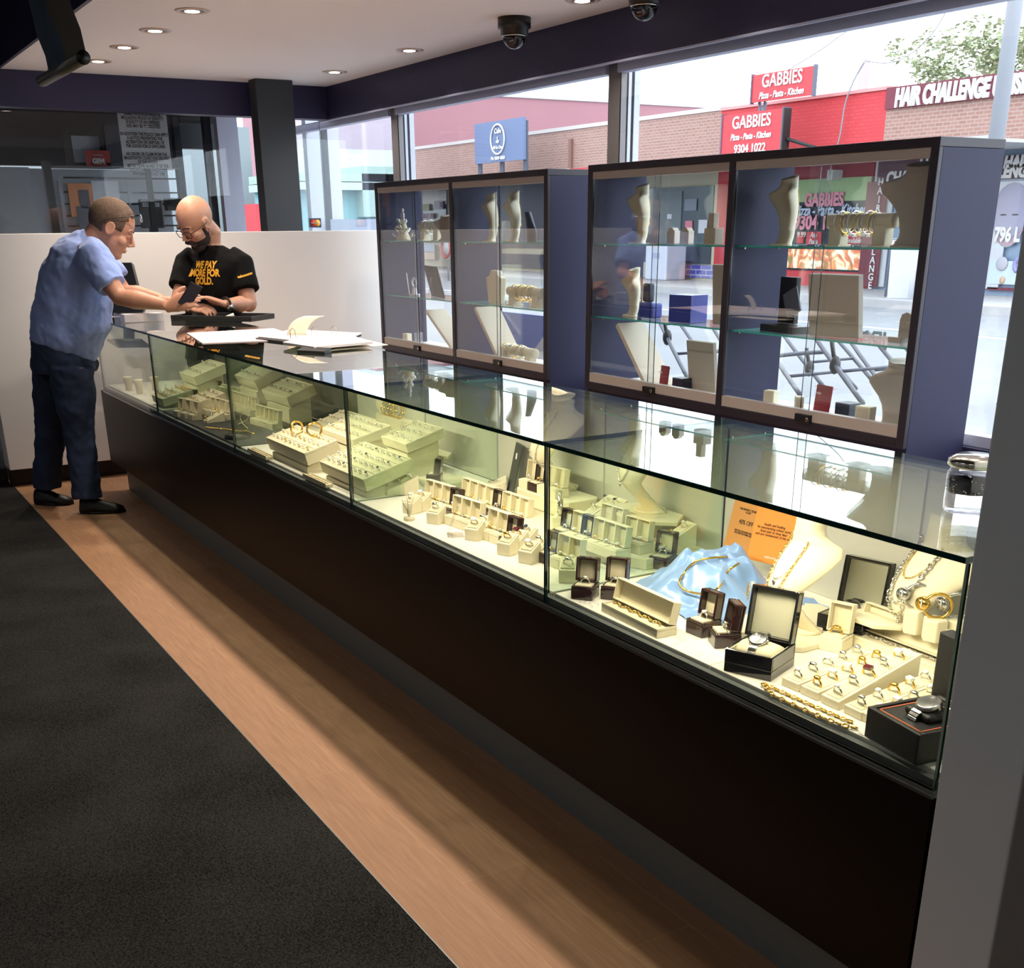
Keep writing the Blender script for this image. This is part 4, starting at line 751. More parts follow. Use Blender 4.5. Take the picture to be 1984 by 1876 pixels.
def head(mb, T, s=1.0):
    T = T @ M4.Diagonal((s, s, s, 1))
    mb.ball((-.012, 0, .028), (.100, .077, .095), 28, T=T); mb.ball((.022, 0, -.040), (.066, .062, .085), 24, T=T); mb.ball((-.02, 0, -.045), (.055, .058, .05), 20, T=T)
    mb.ball((.052, 0, -.100), (.034, .036, .024), 16, T=T); mb.ball((.018, 0, -.088), (.05, .052, .026), 16, T=T)
    mb.tube([(.084, 0, .012), (.100, 0, -.014), (.112, 0, -.034)], [.007, .009, .012], 10, T=T); mb.ball((.094, .011, -.038), .0085, 8, T=T); mb.ball((.094, -.011, -.038), .0085, 8, T=T)
    mb.ball((.086, 0, -.063), (.010, .024, .0055), 12, T=T); mb.ball((.084, 0, -.073), (.010, .021, .006), 12, T=T)
    mb.ball((.077, .028, .018), (.014, .024, .008), 12, T=T); mb.ball((.077, -.028, .018), (.014, .024, .008), 12, T=T)
    for sg in (1, -1):
        mb.ball((.074, sg*.030, -.004), (.013, .014, .011), 12, T=T); mb.ball((.055, sg*.046, -.035), (.026, .018, .022), 12, T=T)
        mb.torus((-.008, sg*.079, -.008), .017, .0055, 14, 6, ax='y', sq=1.5, T=T); mb.ball((-.006, sg*.076, -.012), (.013, .006, .022), 10, T=T)
def hand(mb, T, sg=1, curl=(.3, .35, .4, .5), th=.35, s=1.0):
    T = T @ M4.Diagonal((s, s, s, 1))   # x along the fingers, z out of the back of the hand, thumb at y*sg
    mb.loft([[(x, cos(2*pi*j/16)*w, sin(2*pi*j/16)*t) for j in range(16)] for x, w, t in ((-.03, .026, .020), (0, .031, .019), (.03, .041, .018), (.06, .044, .0165), (.088, .042, .012))], T=T)
    for i, (L, y) in enumerate(((.070, .032), (.078, .011), (.072, -.011), (.056, -.032))):
        p = V((.082, y*sg, 0)); a = 0; pts = [p-V((.02, 0, 0)), p.copy()]; sp = y*.25*sg
        for q, f in enumerate((.45, .3, .25)): a += curl[i]*(1 if q else .8); p = p+V((cos(a)*L*f, sp*L*f*3, -sin(a)*L*f)); pts.append(p.copy())
        mb.tube(pts, [.0095, .0092, .0086, .0078, .0066], 10, T=T); mb.ball(tuple(pts[-1]), .0066, 8, T=T)
    p = V((.018, .028*sg, -.006)); pts = [p-V((.01, .01*sg, 0)), p+V((.022, .024*sg, -.008)), p+V((.046, .036*sg, -.014-.02*th)), p+V((.066, .040*sg, -.018-.05*th))]
    mb.tube(pts, [.015, .0135, .0105, .0075], 10, T=T); mb.ball(tuple(pts[-1]), .0075, 8, T=T)
def ering(c, u, v, a, b, n=28, p=1.0): return [tuple(V(c)+u*(a*abs(cos(2*pi*j/n))**p*(1 if cos(2*pi*j/n) > 0 else -1))+v*(b*abs(sin(2*pi*j/n))**p*(1 if sin(2*pi*j/n) > 0 else -1))) for j in range(n)]
def cut_ball(c, r, n, keep, T, th=.004):
    mb = MB(); k = n//2; vs = []
    for i in range(k+1):
        a = pi*i/k
        for j in range(n): g = 2*pi*j/n; vs.append((c[0]+r[0]*sin(a)*cos(g), c[1]+r[1]*sin(a)*sin(g), c[2]-r[2]*cos(a)))
    fs = [(i*n+j, i*n+(j+1) % n, (i+1)*n+(j+1) % n, (i+1)*n+j) for i in range(k) for j in range(n)]
    fs = [f for f in fs if keep(sum((V(vs[q]) for q in f), V((0, 0, 0)))/4)]
    mb.add(vs, fs, 0, T, True)
    me_v = mb.v; used = sorted({i for f in mb.f for i in f}); mp = {o: i for i, o in enumerate(used)}; mb.v = [me_v[i] for i in used]; mb.f = [tuple(mp[i] for i in f) for f in mb.f]; return mb
def local(o): return o
# ---- customer in the blue shirt ----
D1 = 6.45
cu = thing('person', 'man in a light blue t-shirt and dark jeans leaning over the counter with a phone', 'person', M4.Translation(V((pd(150, 970, D1).x, pd(150, 970, D1).y, 0)))); bpy.context.view_layer.update()
FC1 = (CR*.93+FH*.30); FC1.z = 0; FC1.normalize(); SD1 = FC1.cross(V((0, 0, 1))).normalized()   # his right (towards the camera)
IMR = V((CR.x, CR.y, 0)).normalized(); UPZ = V((0, 0, 1))
hc = zc_(628, 262, D1-.02); hf = (FC1*.86+UPZ*-.50).normalized(); HT = basis(hc, hf, UPZ*.86+FC1*.5)
body = MB(); head(body, HT, 1.16)
nb = zc_(520, 345, D1+.02); body.tube([HT @ V((-.045, 0, -.04)), HT @ V((-.055, 0, -.10)), nb], [.064, .062, .058], 20)
shR = zc_(520, 425, D1-.21); elR = zc_(668, 650, D1-.27); wrR = zc_(925, 695, D1-.30); shL = zc_(540, 410, D1+.22); elL = zc_(690, 620, D1+.22); wrL = zc_(905, 665, D1-.02)
body.tube([shR, shR.lerp(elR, .5), elR, elR.lerp(wrR, .35), elR.lerp(wrR, .8), wrR], [.066, .056, .046, .049, .034, .028], 18); body.tube([shL, elL, elL.lerp(wrL, .35), wrL], [.06, .046, .048, .028], 16)
body.ball(elR, .045, 14)
dR = (wrR-elR).normalized(); hd = basis(wrR+dR*.03, (IMR*.92+UPZ*.30-FH*.1), (UPZ*.25-FH*.9)); hand(body, hd, 1, (.35, .45, .5, .55), .1, 1.08)
dL = (wrL-elL).normalized(); hl_ = basis(wrL+dL*.03, (IMR*.9-FH*.35+UPZ*.05), UPZ); hand(body, hl_, 1, (.5, .6, .7, .7), .4, 1.05)
def tors(rows, dd=0.0):
    out = []
    for x, y, hx, hw, tx in rows: out.append(ering(zc_(x, y, D1+dd), (FC1+UPZ*tx).normalized(), SD1, hx*.00103, hw, 32, .9))
    return out
trows = [(352, 945, 172, .185, -.35), (380, 860, 186, .195, -.32), (402, 770, 196, .20, -.30), (415, 680, 190, .205, -.28), (425, 590, 182, .215, -.28), (440, 510, 172, .228, -.32), (462, 440, 155, .232, -.42), (490, 392, 130, .20, -.6), (518, 358, 104, .13, -.85), (540, 330, 80, .078, -.95)]
body.loft([[tuple(V(p).lerp(sum((V(q) for q in r), V((0, 0, 0)))/len(r), .12)) for p in r] for r in tors(trows)])
knA = zc_(285, 1340, D1+.09); anA = zc_(262, 1690, D1+.12); hpA = zc_(300, 1010, D1+.09); hpB = zc_(400, 1040, D1-.10); knB = zc_(440, 1400, D1-.10); anB = zc_(485, 1745, D1-.12)
for h, k, a in ((hpA, knA, anA), (hpB, knB, anB)): body.tube([h, k, a], [.085, .055, .04], 16)
def inv(parent, mb): return mb
skin('body', body, SKIN, cu, .0055, 4)
SHIRT = mat('periwinkle_cotton', (142, 164, 222), .85, bump=.1, bs=400, sheen=.2)
sh = MB(); sh.loft(tors(trows)); sh.tube([shR.lerp(nb, .25), shR, shR.lerp(elR, .40), shR.lerp(elR, .74)], [.075, .094, .090, .083], 20); sh.tube([shL.lerp(nb, .25), shL, shL.lerp(elL, .70)], [.075, .090, .078], 18)
skin('shirt', sh, SHIRT, cu, .008, 5, None, (.034, .10))
JEAN = mat('dark_denim', (40, 54, 84), .85, bump=.2, bs=600, var=.25, vs=6); SHOE = mat('black_leather', (18, 17, 18), .45)
tr = MB(); tr.loft([ering(zc_(345, 900, D1), (FC1-UPZ*.35).normalized(), SD1, .165, .18), ering(zc_(360, 985, D1), (FC1-UPZ*.2).normalized(), SD1, .178, .19), ering(zc_(362, 1070, D1), FC1, SD1, .165, .18)])
tr.tube([hpA, hpA.lerp(knA, .5), knA, knA.lerp(anA, .5), anA, anA+V((0, 0, -.03))], [.118, .105, .086, .078, .078, .080], 20); tr.tube([hpB, hpB.lerp(knB, .5), knB, knB.lerp(anB, .5), anB, anB+V((0, 0, -.03))], [.120, .108, .086, .080, .080, .082], 20)
skin('trousers', tr, JEAN, cu, .008, 4, None, (.032, .085))
def shoe(par, a, b, name='shoe'):
    a, b = V(a), V(b); a.z = b.z = 0; L = (b-a).length; T = basis(a, (b-a), UPZ); mb = MB()
    mb.loft([[(x*L, cos(2*pi*j/18)*w, z+h*max(-.999, sin(2*pi*j/18))*(1 if sin(2*pi*j/18) > 0 else .0)) for j in range(18)] for x, w, z, h in ((0, .02, .012, .03), (.04, .038, .012, .075), (.22, .042, .012, .09), (.42, .042, .012, .072), (.62, .047, .012, .05), (.82, .046, .012, .040), (.96, .030, .012, .025), (1, .01, .012, .010))], T=T)
    o = part(name, mb, SHOE, par); o.matrix_parent_inverse = par.matrix_world.inverted()
    mb2 = MB().loft([[(.5*L+.52*L*cos(2*pi*j/24), .047*sin(2*pi*j/24), z) for j in range(24)] for z in (.002, .014)], T=T); o2 = node('sole', mb2.mesh('sole', BLACK), o)
    return o
hA = onz(66, 950, 0); tA = onz(142, 962, 0); hB = onz(152, 980, 0); tB = onz(240, 966, 0)
shoe(cu, zc_(190, 1745, D1+.12), zc_(400, 1750, D1+.10)); shoe(cu, zc_(440, 1790, D1-.12), zc_(690, 1775, D1-.10))
# hair
HAIR = mat('short_brown_hair', (104, 82, 66), .8, bump=.8, bs=260, var=.3, vs=60)
def keep1(p): return (p.z > .098-.5*max(0, p.x-.03) and p.x < .062) or (p.x < .048 and p.z > .004) or (p.x < -.035 and p.z > -.060)
hm = cut_ball((-.012, 0, .028), (.1035, .0805, .0985), 44, keep1, HT @ M4.Diagonal((1.16, 1.16, 1.16, 1))); o = part('hair', hm, HAIR, cu); sl = o.modifiers.new('t', 'SOLIDIFY'); sl.thickness = .004; sl.offset = -1
o.matrix_parent_inverse = cu.matrix_world.inverted()
eb = MB()
for sg in (1, -1): eb.tube([HT @ V((.104, sg*.016, .028)), HT @ V((.104, sg*.034, .033)), HT @ V((.088, sg*.056, .026))], .0035, 6)
o = part('eyebrows', eb, HAIR, cu); o.matrix_parent_inverse = cu.matrix_world.inverted()
sg_ = MB(); A = HT @ M4.Diagonal((1.16, 1.16, 1.16, 1))
for s_ in (1, -1):
    sg_.tube(smooth([A @ V((.070, s_*.060, .098)), A @ V((.03, s_*.080, .066)), A @ V((-.03, s_*.086, .022)), A @ V((-.05, s_*.084, -.004))], 4), .0022, 6)
    sg_.ball((0, 0, 0), (.006, .028, .019), 16, 1, A @ M4.Translation((.093, s_*.034, .098)) @ M4.Rotation(RD(-38), 4, 'Y'))
single('sunglasses', sg_, [BLACK, mat('mirror_lens', (190, 205, 220), .08, 1)], 'dark sunglasses pushed up on the head of the man in blue', 'sunglasses')
ph = thing('phone', 'dark smartphone held up by the man in the blue shirt', 'phone', basis(zc_(1064, 640, D1-.335), IMR*.62+UPZ*.72-FH*.2, FH*-.75+IMR*.45-UPZ*.35)); 
part('case', MB().box(-.07, .07, -.034, .034, -.004, .004), BLACK, ph, mods=(('bevel', .003, 3),)); part('screen', MB().box(-.064, .064, -.031, .031, .0041, .0046), mat('phone_screen', (58, 52, 70), .08), ph)
# ---- staff in the black shirt ----
D2 = 6.98
F2 = (-FH*.80-IMR*.50); F2.z = 0; F2.normalize(); S2 = F2.cross(UPZ).normalized()   # S2: his right
st = thing('person', 'bald bearded man with glasses in a black lettered t-shirt behind the counter', 'person', M4.Translation(V((zc_(1200, 700, D2).x, zc_(1200, 700, D2).y, 0)))); bpy.context.view_layer.update()
hc2 = zc_(1092, 232, D2-.10); HT2 = basis(hc2, (F2*.80-IMR*.18-UPZ*.62), UPZ*.8+F2*.5) ; A2 = HT2 @ M4.Diagonal((1.10, 1.10, 1.10, 1))
b2 = MB(); head(b2, HT2, 1.10); nb2 = zc_(1178, 385, D2+.0)
b2.tube([A2 @ V((-.035, 0, -.03)), A2 @ V((-.055, 0, -.095)), nb2], [.056, .054, .056], 20)
def W2(x, y, d): return zc_(x, y, D2+d)
sR = W2(1058, 465, .02); sL = W2(1335, 470, -.02); eR = W2(1002, 660, -.10); eL = W2(1392, 690, -.10); wR = W2(1065, 715, -.32); wL = W2(1262, 690, -.30)
b2.tube([sR, eR, eR.lerp(wR, .4), wR], [.058, .044, .045, .027], 16); b2.tube([sL, eL, eL.lerp(wL, .35), eL.lerp(wL, .75), wL], [.06, .047, .046, .033, .028], 18); b2.ball(eL, .046, 14)
hL = basis(W2(1238, 685, -.32), (-IMR*.75+FH*-.25+UPZ*.30), (UPZ*.45+IMR*.55+FH*.2)); hand(b2, hL, -1, (.2, .25, .3, .35), -.6, .98)
hR2 = basis(W2(1075, 712, -.34), (IMR*.85-FH*.25-UPZ*.05), (UPZ*.75-FH*.4)); hand(b2, hR2, 1, (.55, .6, .7, .8), .3, .98)
r2 = [(1195, 1000, .185, .13), (1195, 860, .180, .125), (1195, 740, .180, .125), (1195, 640, .190, .130), (1195, 560, .200, .130), (1197, 490, .205, .120), (1200, 450, .198, .105), (1198, 418, .165, .095), (1188, 388, .115, .082), (1174, 362, .078, .068)]
def t2(k=1.0): return [ering(W2(x, y, 0), S2, F2, a*k, b*k, 32, .85) for x, y, a, b in r2]
b2.loft(t2(.88))
base2 = W2(1195, 1000, 0); f2 = V((base2.x, base2.y, 0))
for s_ in (1, -1): b2.tube([base2+S2*.09*s_, f2+S2*.1*s_+UPZ*.5, f2+S2*.1*s_+UPZ*.08], [.09, .06, .045], 14)
skin('body', b2, SKIN2, st, .005, 4)
BT = mat('black_cotton', (9, 9, 11), .9, spec=.2)
s2 = MB(); s2.loft(t2(1.0)); s2.tube([sR.lerp(nb2, .35), sR, sR.lerp(eR, .72)], [.08, .083, .080], 18); s2.tube([sL.lerp(nb2, .35), sL, sL.lerp(eL, .68)], [.08, .088, .086], 18)
shirt2 = skin('shirt', s2, BT, st, .007, 6, None, (.012, .10))
tt = MB(); tt.loft([ering(base2+UPZ*.12, S2, F2, .175, .125), ering(base2-UPZ*.05, S2, F2, .175, .125)])
for s_ in (1, -1): tt.tube([base2+S2*.09*s_, f2+S2*.1*s_+UPZ*.5, f2+S2*.1*s_+UPZ*.05], [.098, .078, .07], 16)
skin('trousers', tt, mat('black_trousers', (26, 27, 32), .85), st, .01, 3)
for s_ in (1, -1): shoe(st, f2+S2*.1*s_-F2*.09, f2+S2*.1*s_+F2*.18)
BEARD = mat('dark_beard', (46, 34, 30), .9, bump=.8, bs=300)
def keepb(p): return p.z < -.040-.20*max(0, .03-p.x) and p.x > -.045 and not (p.z > -.068 and p.x > .07 and abs(p.y) < .02)
def addp(name, mb, mt, par, thick=0):
    o = part(name, mb, mt, par); o.matrix_parent_inverse = par.matrix_world.inverted()
    if thick: sl = o.modifiers.new('t', 'SOLIDIFY'); sl.thickness = thick; sl.offset = -1
    return o
bd = cut_ball((.022, 0, -.040), (.0695, .0645, .0885), 44, lambda p: p.z < -.064+.25*max(0, .02-p.x) and p.x > -.006 and not (p.z > -.085 and p.x > .072 and abs(p.y) < .018) or (p.z < -.02 and .000 < p.x < .020 and abs(p.y) > .05), A2); bd2 = cut_ball((.052, 0, -.100), (.040, .042, .030), 28, lambda p: p.z < -.085, A2)
bd.add(bd2.v, bd2.f, 0, None, True)
for s_ in (1, -1): bd.tube([A2 @ V((.101, s_*.001, -.052)), A2 @ V((.095, s_*.020, -.056)), A2 @ V((.080, s_*.034, -.072))], [.005, .006, .006], 8)
bo = addp('beard', bd, BEARD, st, .004)
if 0: skin('beard', bd, BEARD, st, .0045, 2)
eb = MB()
for s_ in (1, -1): eb.tube([A2 @ V((.092, s_*.014, .022)), A2 @ V((.092, s_*.032, .027)), A2 @ V((.078, s_*.052, .022))], .0036, 6)
addp('eyebrows', eb, BEARD, st)
gl_ = MB()
for s_ in (1, -1):
    c = A2 @ M4.Translation((.100, s_*.033, -.006)); k = [(cos(2*pi*j/20), sin(2*pi*j/20)) for j in range(20)]
    gl_.tube([c @ V((-.006*abs(a), .026*(abs(a)**.6)*(1 if a > 0 else -1), .018*(abs(b)**.6)*(1 if b > 0 else -1))) for a, b in k], .0022, 6, closed=True)
    gl_.tube([A2 @ V((.096, s_*.058, -.001)), A2 @ V((.05, s_*.084, .002)), A2 @ V((-.01, s_*.088, .0))], .0022, 6)
gl_.tube([A2 @ V((.101, .008, -.002)), A2 @ V((.103, 0, .001)), A2 @ V((.101, -.008, -.002))], .0022, 6)
o = single('eyeglasses', gl_, BLACK, 'dark framed eyeglasses worn by the bearded man', 'glasses')
wt = thing('wristwatch', 'steel wristwatch on the wrist of the man in black', 'watch', basis(wL, (wL-eL), (-FH*.8-UPZ*.3+IMR*.2)))
part('strap', MB().torus((0, 0, 0), .034, .006, 24, 8, ax='x'), BLACK, wt); part('case', MB().cyl((.0, 0, .032), (.0, 0, .042), .021, n=24), STEEL, wt)
YEL = mat('yellow_print', (240, 176, 44), .6); GP = mat('grey_print', (190, 190, 196), .6)
def cloth_text(body, size, P, right, nrm, mt, name='lettering', sx=1.0, off=.002, target=shirt2, par=st, shear=0):
    cu_ = bpy.data.curves.new(name, 'FONT'); cu_.body = body; cu_.size = size; cu_.align_x = 'CENTER'; cu_.align_y = 'CENTER'; cu_.offset = off; cu_.space_line = .82; cu_.shear = shear; cu_.resolution_u = 3
    o = bpy.data.objects.new(name, cu_); C.objects.link(o); dg = bpy.context.evaluated_depsgraph_get(); me = bpy.data.meshes.new_from_object(o.evaluated_get(dg)); bpy.data.objects.remove(o)
    x = V(right).normalized(); z = V(nrm).normalized(); y = z.cross(x); T = M4(((x.x*sx, y.x, z.x, P.x), (x.y*sx, y.y, z.y, P.y), (x.z*sx, y.z, z.z, P.z), (0, 0, 0, 1))); me.transform(T)
    bm = bmesh.new(); bm.from_mesh(me); bmesh.ops.triangulate(bm, faces=bm.faces)
    for _ in range(2): bmesh.ops.subdivide_edges(bm, edges=[e for e in bm.edges if e.calc_length() > .012], cuts=1)
    from mathutils.bvhtree import BVHTree
    tm = target.data; bv = BVHTree.FromPolygons([tuple(v.co) for v in tm.vertices], [tuple(p.vertices) for p in tm.polygons])
    for v in bm.verts:
        h = bv.ray_cast(v.co+z*.15, -z, .4)
        if h[0] is not None: v.co = h[0]+z*.0025
    bm.to_mesh(me); bm.free(); me.materials.clear(); me.materials.append(mt)
    o = bpy.data.objects.new(name, me); C.objects.link(o); o.parent = par; o.matrix_parent_inverse = par.matrix_world.inverted(); return o
ch = zc_(1140, 518, D2-.13)
cloth_text('WE PAY\nMORE FOR\nGOLD.', .062, ch, -S2*-1 if False else (IMR*.95-S2*.0+FH*.0), F2, YEL, 'shirt_lettering', .76, .003)
cloth_text('cashconverters', .022, zc_(1372, 528, D2-.12), IMR*.8+UPZ*.16, -FH*.8+IMR*.5, YEL, 'sleeve_lettering', .8, .001)
# ---- things on the far end of the counter ----
TZ = ZT+.0002
def topq(px, py): return onz(px, py, TZ)
a, b_ = topq(328, 622), topq(487, 622)
T, w = edgeT((330, 624), (488, 622), TZ); T = TR(6.12, -1.83, TZ, pi-RD(22))
BV = mat('black_velvet', (14, 14, 16), .9, sheen=.3)
T, w = edgeT((331, 621), (487, 624), TZ)
single('velvet_tray', MB().box(-w/2, w/2, 0, .26, 0, .008).box(-w/2, w/2, 0, .008, .008, .028).box(-w/2, w/2, .252, .26, .008, .028).box(-w/2, -w/2+.008, .008, .252, .008, .028).box(w/2-.008, w/2, .008, .252, .008, .028), BV, 'black velvet tray on the counter below the hands', 'tray', None, T, (('bevel', .002),))
chain('pearl_bracelet', [(-.06+.12*i/40, .07+.01*sin(i*.9), .014) for i in range(41)], .005, mat('ivory_bead', (236, 220, 186), .3), 'ivory and gold bracelet lying in the black velvet tray', 'bracelet', T=T)
single('white_tube', MB().cyl((.065, .06, .016), (.10, .085, .030), .010, n=14), WHITE, 'short white tube leaning in the black velvet tray', 'tube', None, T)
T, w = edgeT((232, 627), (318, 623), TZ); bx = thing('clear_box', 'clear plastic box with white cards at the far end of the counter', 'box', T)
part('shell', MB().box(-w/2, w/2, 0, .12, 0, .05), ACR, bx); part('cards', MB().box(-w/2+.03, w/2-.004, .004, .116, .004, .044), PAPER, bx)
mo = thing('monitor', 'black monitor seen from behind, left of the bearded man', 'monitor', basis(pd(243, 560, 7.0), IMR, UPZ*.9+FH*.3)); 
part('shell', MB().hexa([(-.09, -.01, -.15), (.115, -.01, -.15), (.115, .03, -.15), (-.09, .03, -.15)], [(-.09, -.01, .15), (.045, -.01, .15), (.045, .03, .15), (-.09, .03, .15)]), BLACK, mo, mods=(('bevel', .004),)); part('stand', MB().box(-.03, .03, .03, .05, -.30, .0).box(-.10, .10, -.05, .12, -.312, -.30), BLACK, mo)
def sheetp(name, pts, z0, th, mt, label, cat, grp=None):
    q = [onz(x, y, z0+th) for x, y in pts]; c = sum(q, V((0, 0, 0)))/len(q); mb = MB().prism([(p.x-c.x, p.y-c.y) for p in q], 0, th); return single(name, mb, mt, label, cat, grp, TR(c.x, c.y, z0))
sheetp('paper_sheet', [(362, 645), (530, 636), (592, 657), (392, 665)], TZ, .003, mat('pink_paper', (246, 222, 222), .8), 'pinkish paper sheets lying on the glass top near the velvet tray', 'papers')
sheetp('folder', [(495, 655), (560, 640), (700, 648), (640, 672)], TZ, .008, mat('dark_folder', (70, 66, 70), .7), 'dark edged open folder with white pages on the glass top', 'folder')
sheetp('paper_sheet', [(500, 652), (565, 638), (702, 645), (645, 668)], TZ+.0082, .004, PAPER, 'white page block lying on the dark folder', 'papers')
sheetp('paper_sheet', [(600, 682), (752, 668), (700, 656), (590, 668)], TZ, .002, mat('cream_paper', (246, 232, 208), .8), 'cream sheet under the binder at its near side', 'papers')
sheetp('ring_binder', [(548, 663), (608, 672), (722, 662), (668, 646), (600, 648)], TZ+.0125, .010, PAPER, 'open ring binder full of white pages on the glass top', 'binder')
rn = MB()
for px, py in ((563, 655), (604, 652), (643, 650)):
    q = onz(px, py, TZ+.022); rn.tube([q+UPZ*0, q+UPZ*.03, q+UPZ*.042+IMR*.012, q+UPZ*.03+IMR*.022, q+IMR*.024], .0018, 6)
single('binder_rings', rn, CHROME, 'three tall chrome arches of the open ring binder', 'rings')
q = onz(556, 650, TZ+.022); pg = MB().loft([[tuple(q+IMR*(x*.09)+UPZ*(.085*sin(u*1.3)*1.0-.0)+FH*(.03*u)+IMR*(.085*u*u)) for x in (0, .25, .5, .75, 1)] for u in [k/8 for k in range(9)]], closed=False, caps=False)
o = single('loose_page', pg, mat('cream_page', (250, 238, 214), .8), 'cream page standing up from the ring binder', 'page'); sl = o.modifiers.new('t', 'SOLIDIFY'); sl.thickness = .0006
T, w = edgeT((572, 683), (632, 686), TZ); single('calculator', MB().hexa([(-.07, 0, 0), (.07, 0, 0), (.07, .05, 0), (-.07, .05, 0)], [(-.07, 0, .010), (.07, 0, .010), (.07, .05, .02), (-.07, .05, .02)]), BLACK, 'black calculator lying on the glass top in front of the binder', 'calculator', None, T, (('bevel', .002),))
# glitter jar by the grey wall
q = onz(1874, 990, TZ); jr = thing('glitter_jar', 'clear jar with silver glitter band on the counter beside the grey wall', 'jar', TR(q.x, q.y, TZ))
part('body', MB().lathe([(.038, 0), (.042, .004), (.042, .07), (.036, .078)], 28), ACR, jr); part('lid', MB().lathe([(.040, .079), (.044, .082), (.044, .092), (.03, .1), (.001, .101)], 28), SILVER, jr)
gb = MB(); random.seed(2); gb.lathe([(.0385, .035), (.0385, .064)], 28)
for i in range(90): a = random.uniform(0, 2*pi); gb.ball((.0405*cos(a), .0405*sin(a), random.uniform(.037, .062)), .0014, 6, 1)
part('glitter_band', gb, [mat('dark_glitter', (50, 52, 56), .3, .6), SILVER], jr)
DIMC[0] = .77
# ================= across the street =================
YFc = -25.0
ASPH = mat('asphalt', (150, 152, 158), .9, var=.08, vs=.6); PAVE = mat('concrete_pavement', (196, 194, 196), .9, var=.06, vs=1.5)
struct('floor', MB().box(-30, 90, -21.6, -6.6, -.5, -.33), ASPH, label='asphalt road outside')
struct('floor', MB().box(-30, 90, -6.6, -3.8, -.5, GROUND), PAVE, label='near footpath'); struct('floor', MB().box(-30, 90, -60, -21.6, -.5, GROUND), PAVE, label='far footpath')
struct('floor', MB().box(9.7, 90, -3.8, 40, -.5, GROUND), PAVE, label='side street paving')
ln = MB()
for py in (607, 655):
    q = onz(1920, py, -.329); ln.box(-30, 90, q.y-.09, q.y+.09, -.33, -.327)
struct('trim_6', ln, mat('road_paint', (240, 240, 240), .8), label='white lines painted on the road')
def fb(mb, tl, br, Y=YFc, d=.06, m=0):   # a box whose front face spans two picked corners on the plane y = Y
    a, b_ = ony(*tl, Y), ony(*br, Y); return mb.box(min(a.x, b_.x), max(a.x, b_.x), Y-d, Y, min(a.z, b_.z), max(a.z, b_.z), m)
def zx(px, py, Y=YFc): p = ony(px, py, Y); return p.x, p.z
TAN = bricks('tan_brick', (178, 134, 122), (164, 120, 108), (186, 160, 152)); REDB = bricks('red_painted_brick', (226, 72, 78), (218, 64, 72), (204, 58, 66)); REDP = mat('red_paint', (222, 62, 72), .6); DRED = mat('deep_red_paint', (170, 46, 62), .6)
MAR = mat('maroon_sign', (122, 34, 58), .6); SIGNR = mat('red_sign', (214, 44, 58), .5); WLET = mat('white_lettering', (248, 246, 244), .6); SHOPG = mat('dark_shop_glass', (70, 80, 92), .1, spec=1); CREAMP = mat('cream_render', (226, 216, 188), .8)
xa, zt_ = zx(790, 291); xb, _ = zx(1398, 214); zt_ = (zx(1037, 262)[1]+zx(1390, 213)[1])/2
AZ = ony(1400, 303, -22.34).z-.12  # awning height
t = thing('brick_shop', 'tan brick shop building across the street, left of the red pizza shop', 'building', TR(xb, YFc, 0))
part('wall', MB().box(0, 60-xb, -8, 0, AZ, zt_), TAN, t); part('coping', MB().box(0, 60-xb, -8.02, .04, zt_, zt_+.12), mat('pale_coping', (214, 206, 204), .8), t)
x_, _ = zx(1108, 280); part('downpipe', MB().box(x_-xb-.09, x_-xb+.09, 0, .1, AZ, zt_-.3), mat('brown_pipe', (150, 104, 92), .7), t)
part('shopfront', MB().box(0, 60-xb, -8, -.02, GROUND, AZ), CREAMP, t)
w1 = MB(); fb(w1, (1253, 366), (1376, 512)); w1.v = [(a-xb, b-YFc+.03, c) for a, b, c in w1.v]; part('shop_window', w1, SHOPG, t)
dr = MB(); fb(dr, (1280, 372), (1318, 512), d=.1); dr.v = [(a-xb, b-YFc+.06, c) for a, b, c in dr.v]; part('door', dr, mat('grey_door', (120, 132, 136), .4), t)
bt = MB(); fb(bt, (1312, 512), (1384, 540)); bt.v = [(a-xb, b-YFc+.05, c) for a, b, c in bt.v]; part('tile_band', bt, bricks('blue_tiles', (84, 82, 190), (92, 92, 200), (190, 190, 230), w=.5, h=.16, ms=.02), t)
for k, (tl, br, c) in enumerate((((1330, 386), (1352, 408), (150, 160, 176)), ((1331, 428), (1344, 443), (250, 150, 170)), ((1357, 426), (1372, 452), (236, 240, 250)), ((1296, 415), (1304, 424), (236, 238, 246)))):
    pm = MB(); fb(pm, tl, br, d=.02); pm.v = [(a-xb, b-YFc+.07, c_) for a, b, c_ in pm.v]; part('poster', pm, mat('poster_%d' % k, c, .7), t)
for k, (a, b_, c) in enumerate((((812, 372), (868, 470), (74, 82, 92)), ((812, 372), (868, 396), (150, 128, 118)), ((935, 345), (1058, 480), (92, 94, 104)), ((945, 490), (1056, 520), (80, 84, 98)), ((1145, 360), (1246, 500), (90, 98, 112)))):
    pm = MB(); fb(pm, a, b_, d=.05+.01*k); pm.v = [(a1-xb, b1-YFc+.06+.012*k, c_) for a1, b1, c_ in pm.v]; part('shop_window', pm, mat('shop_dim_%d' % k, c, .3), t)
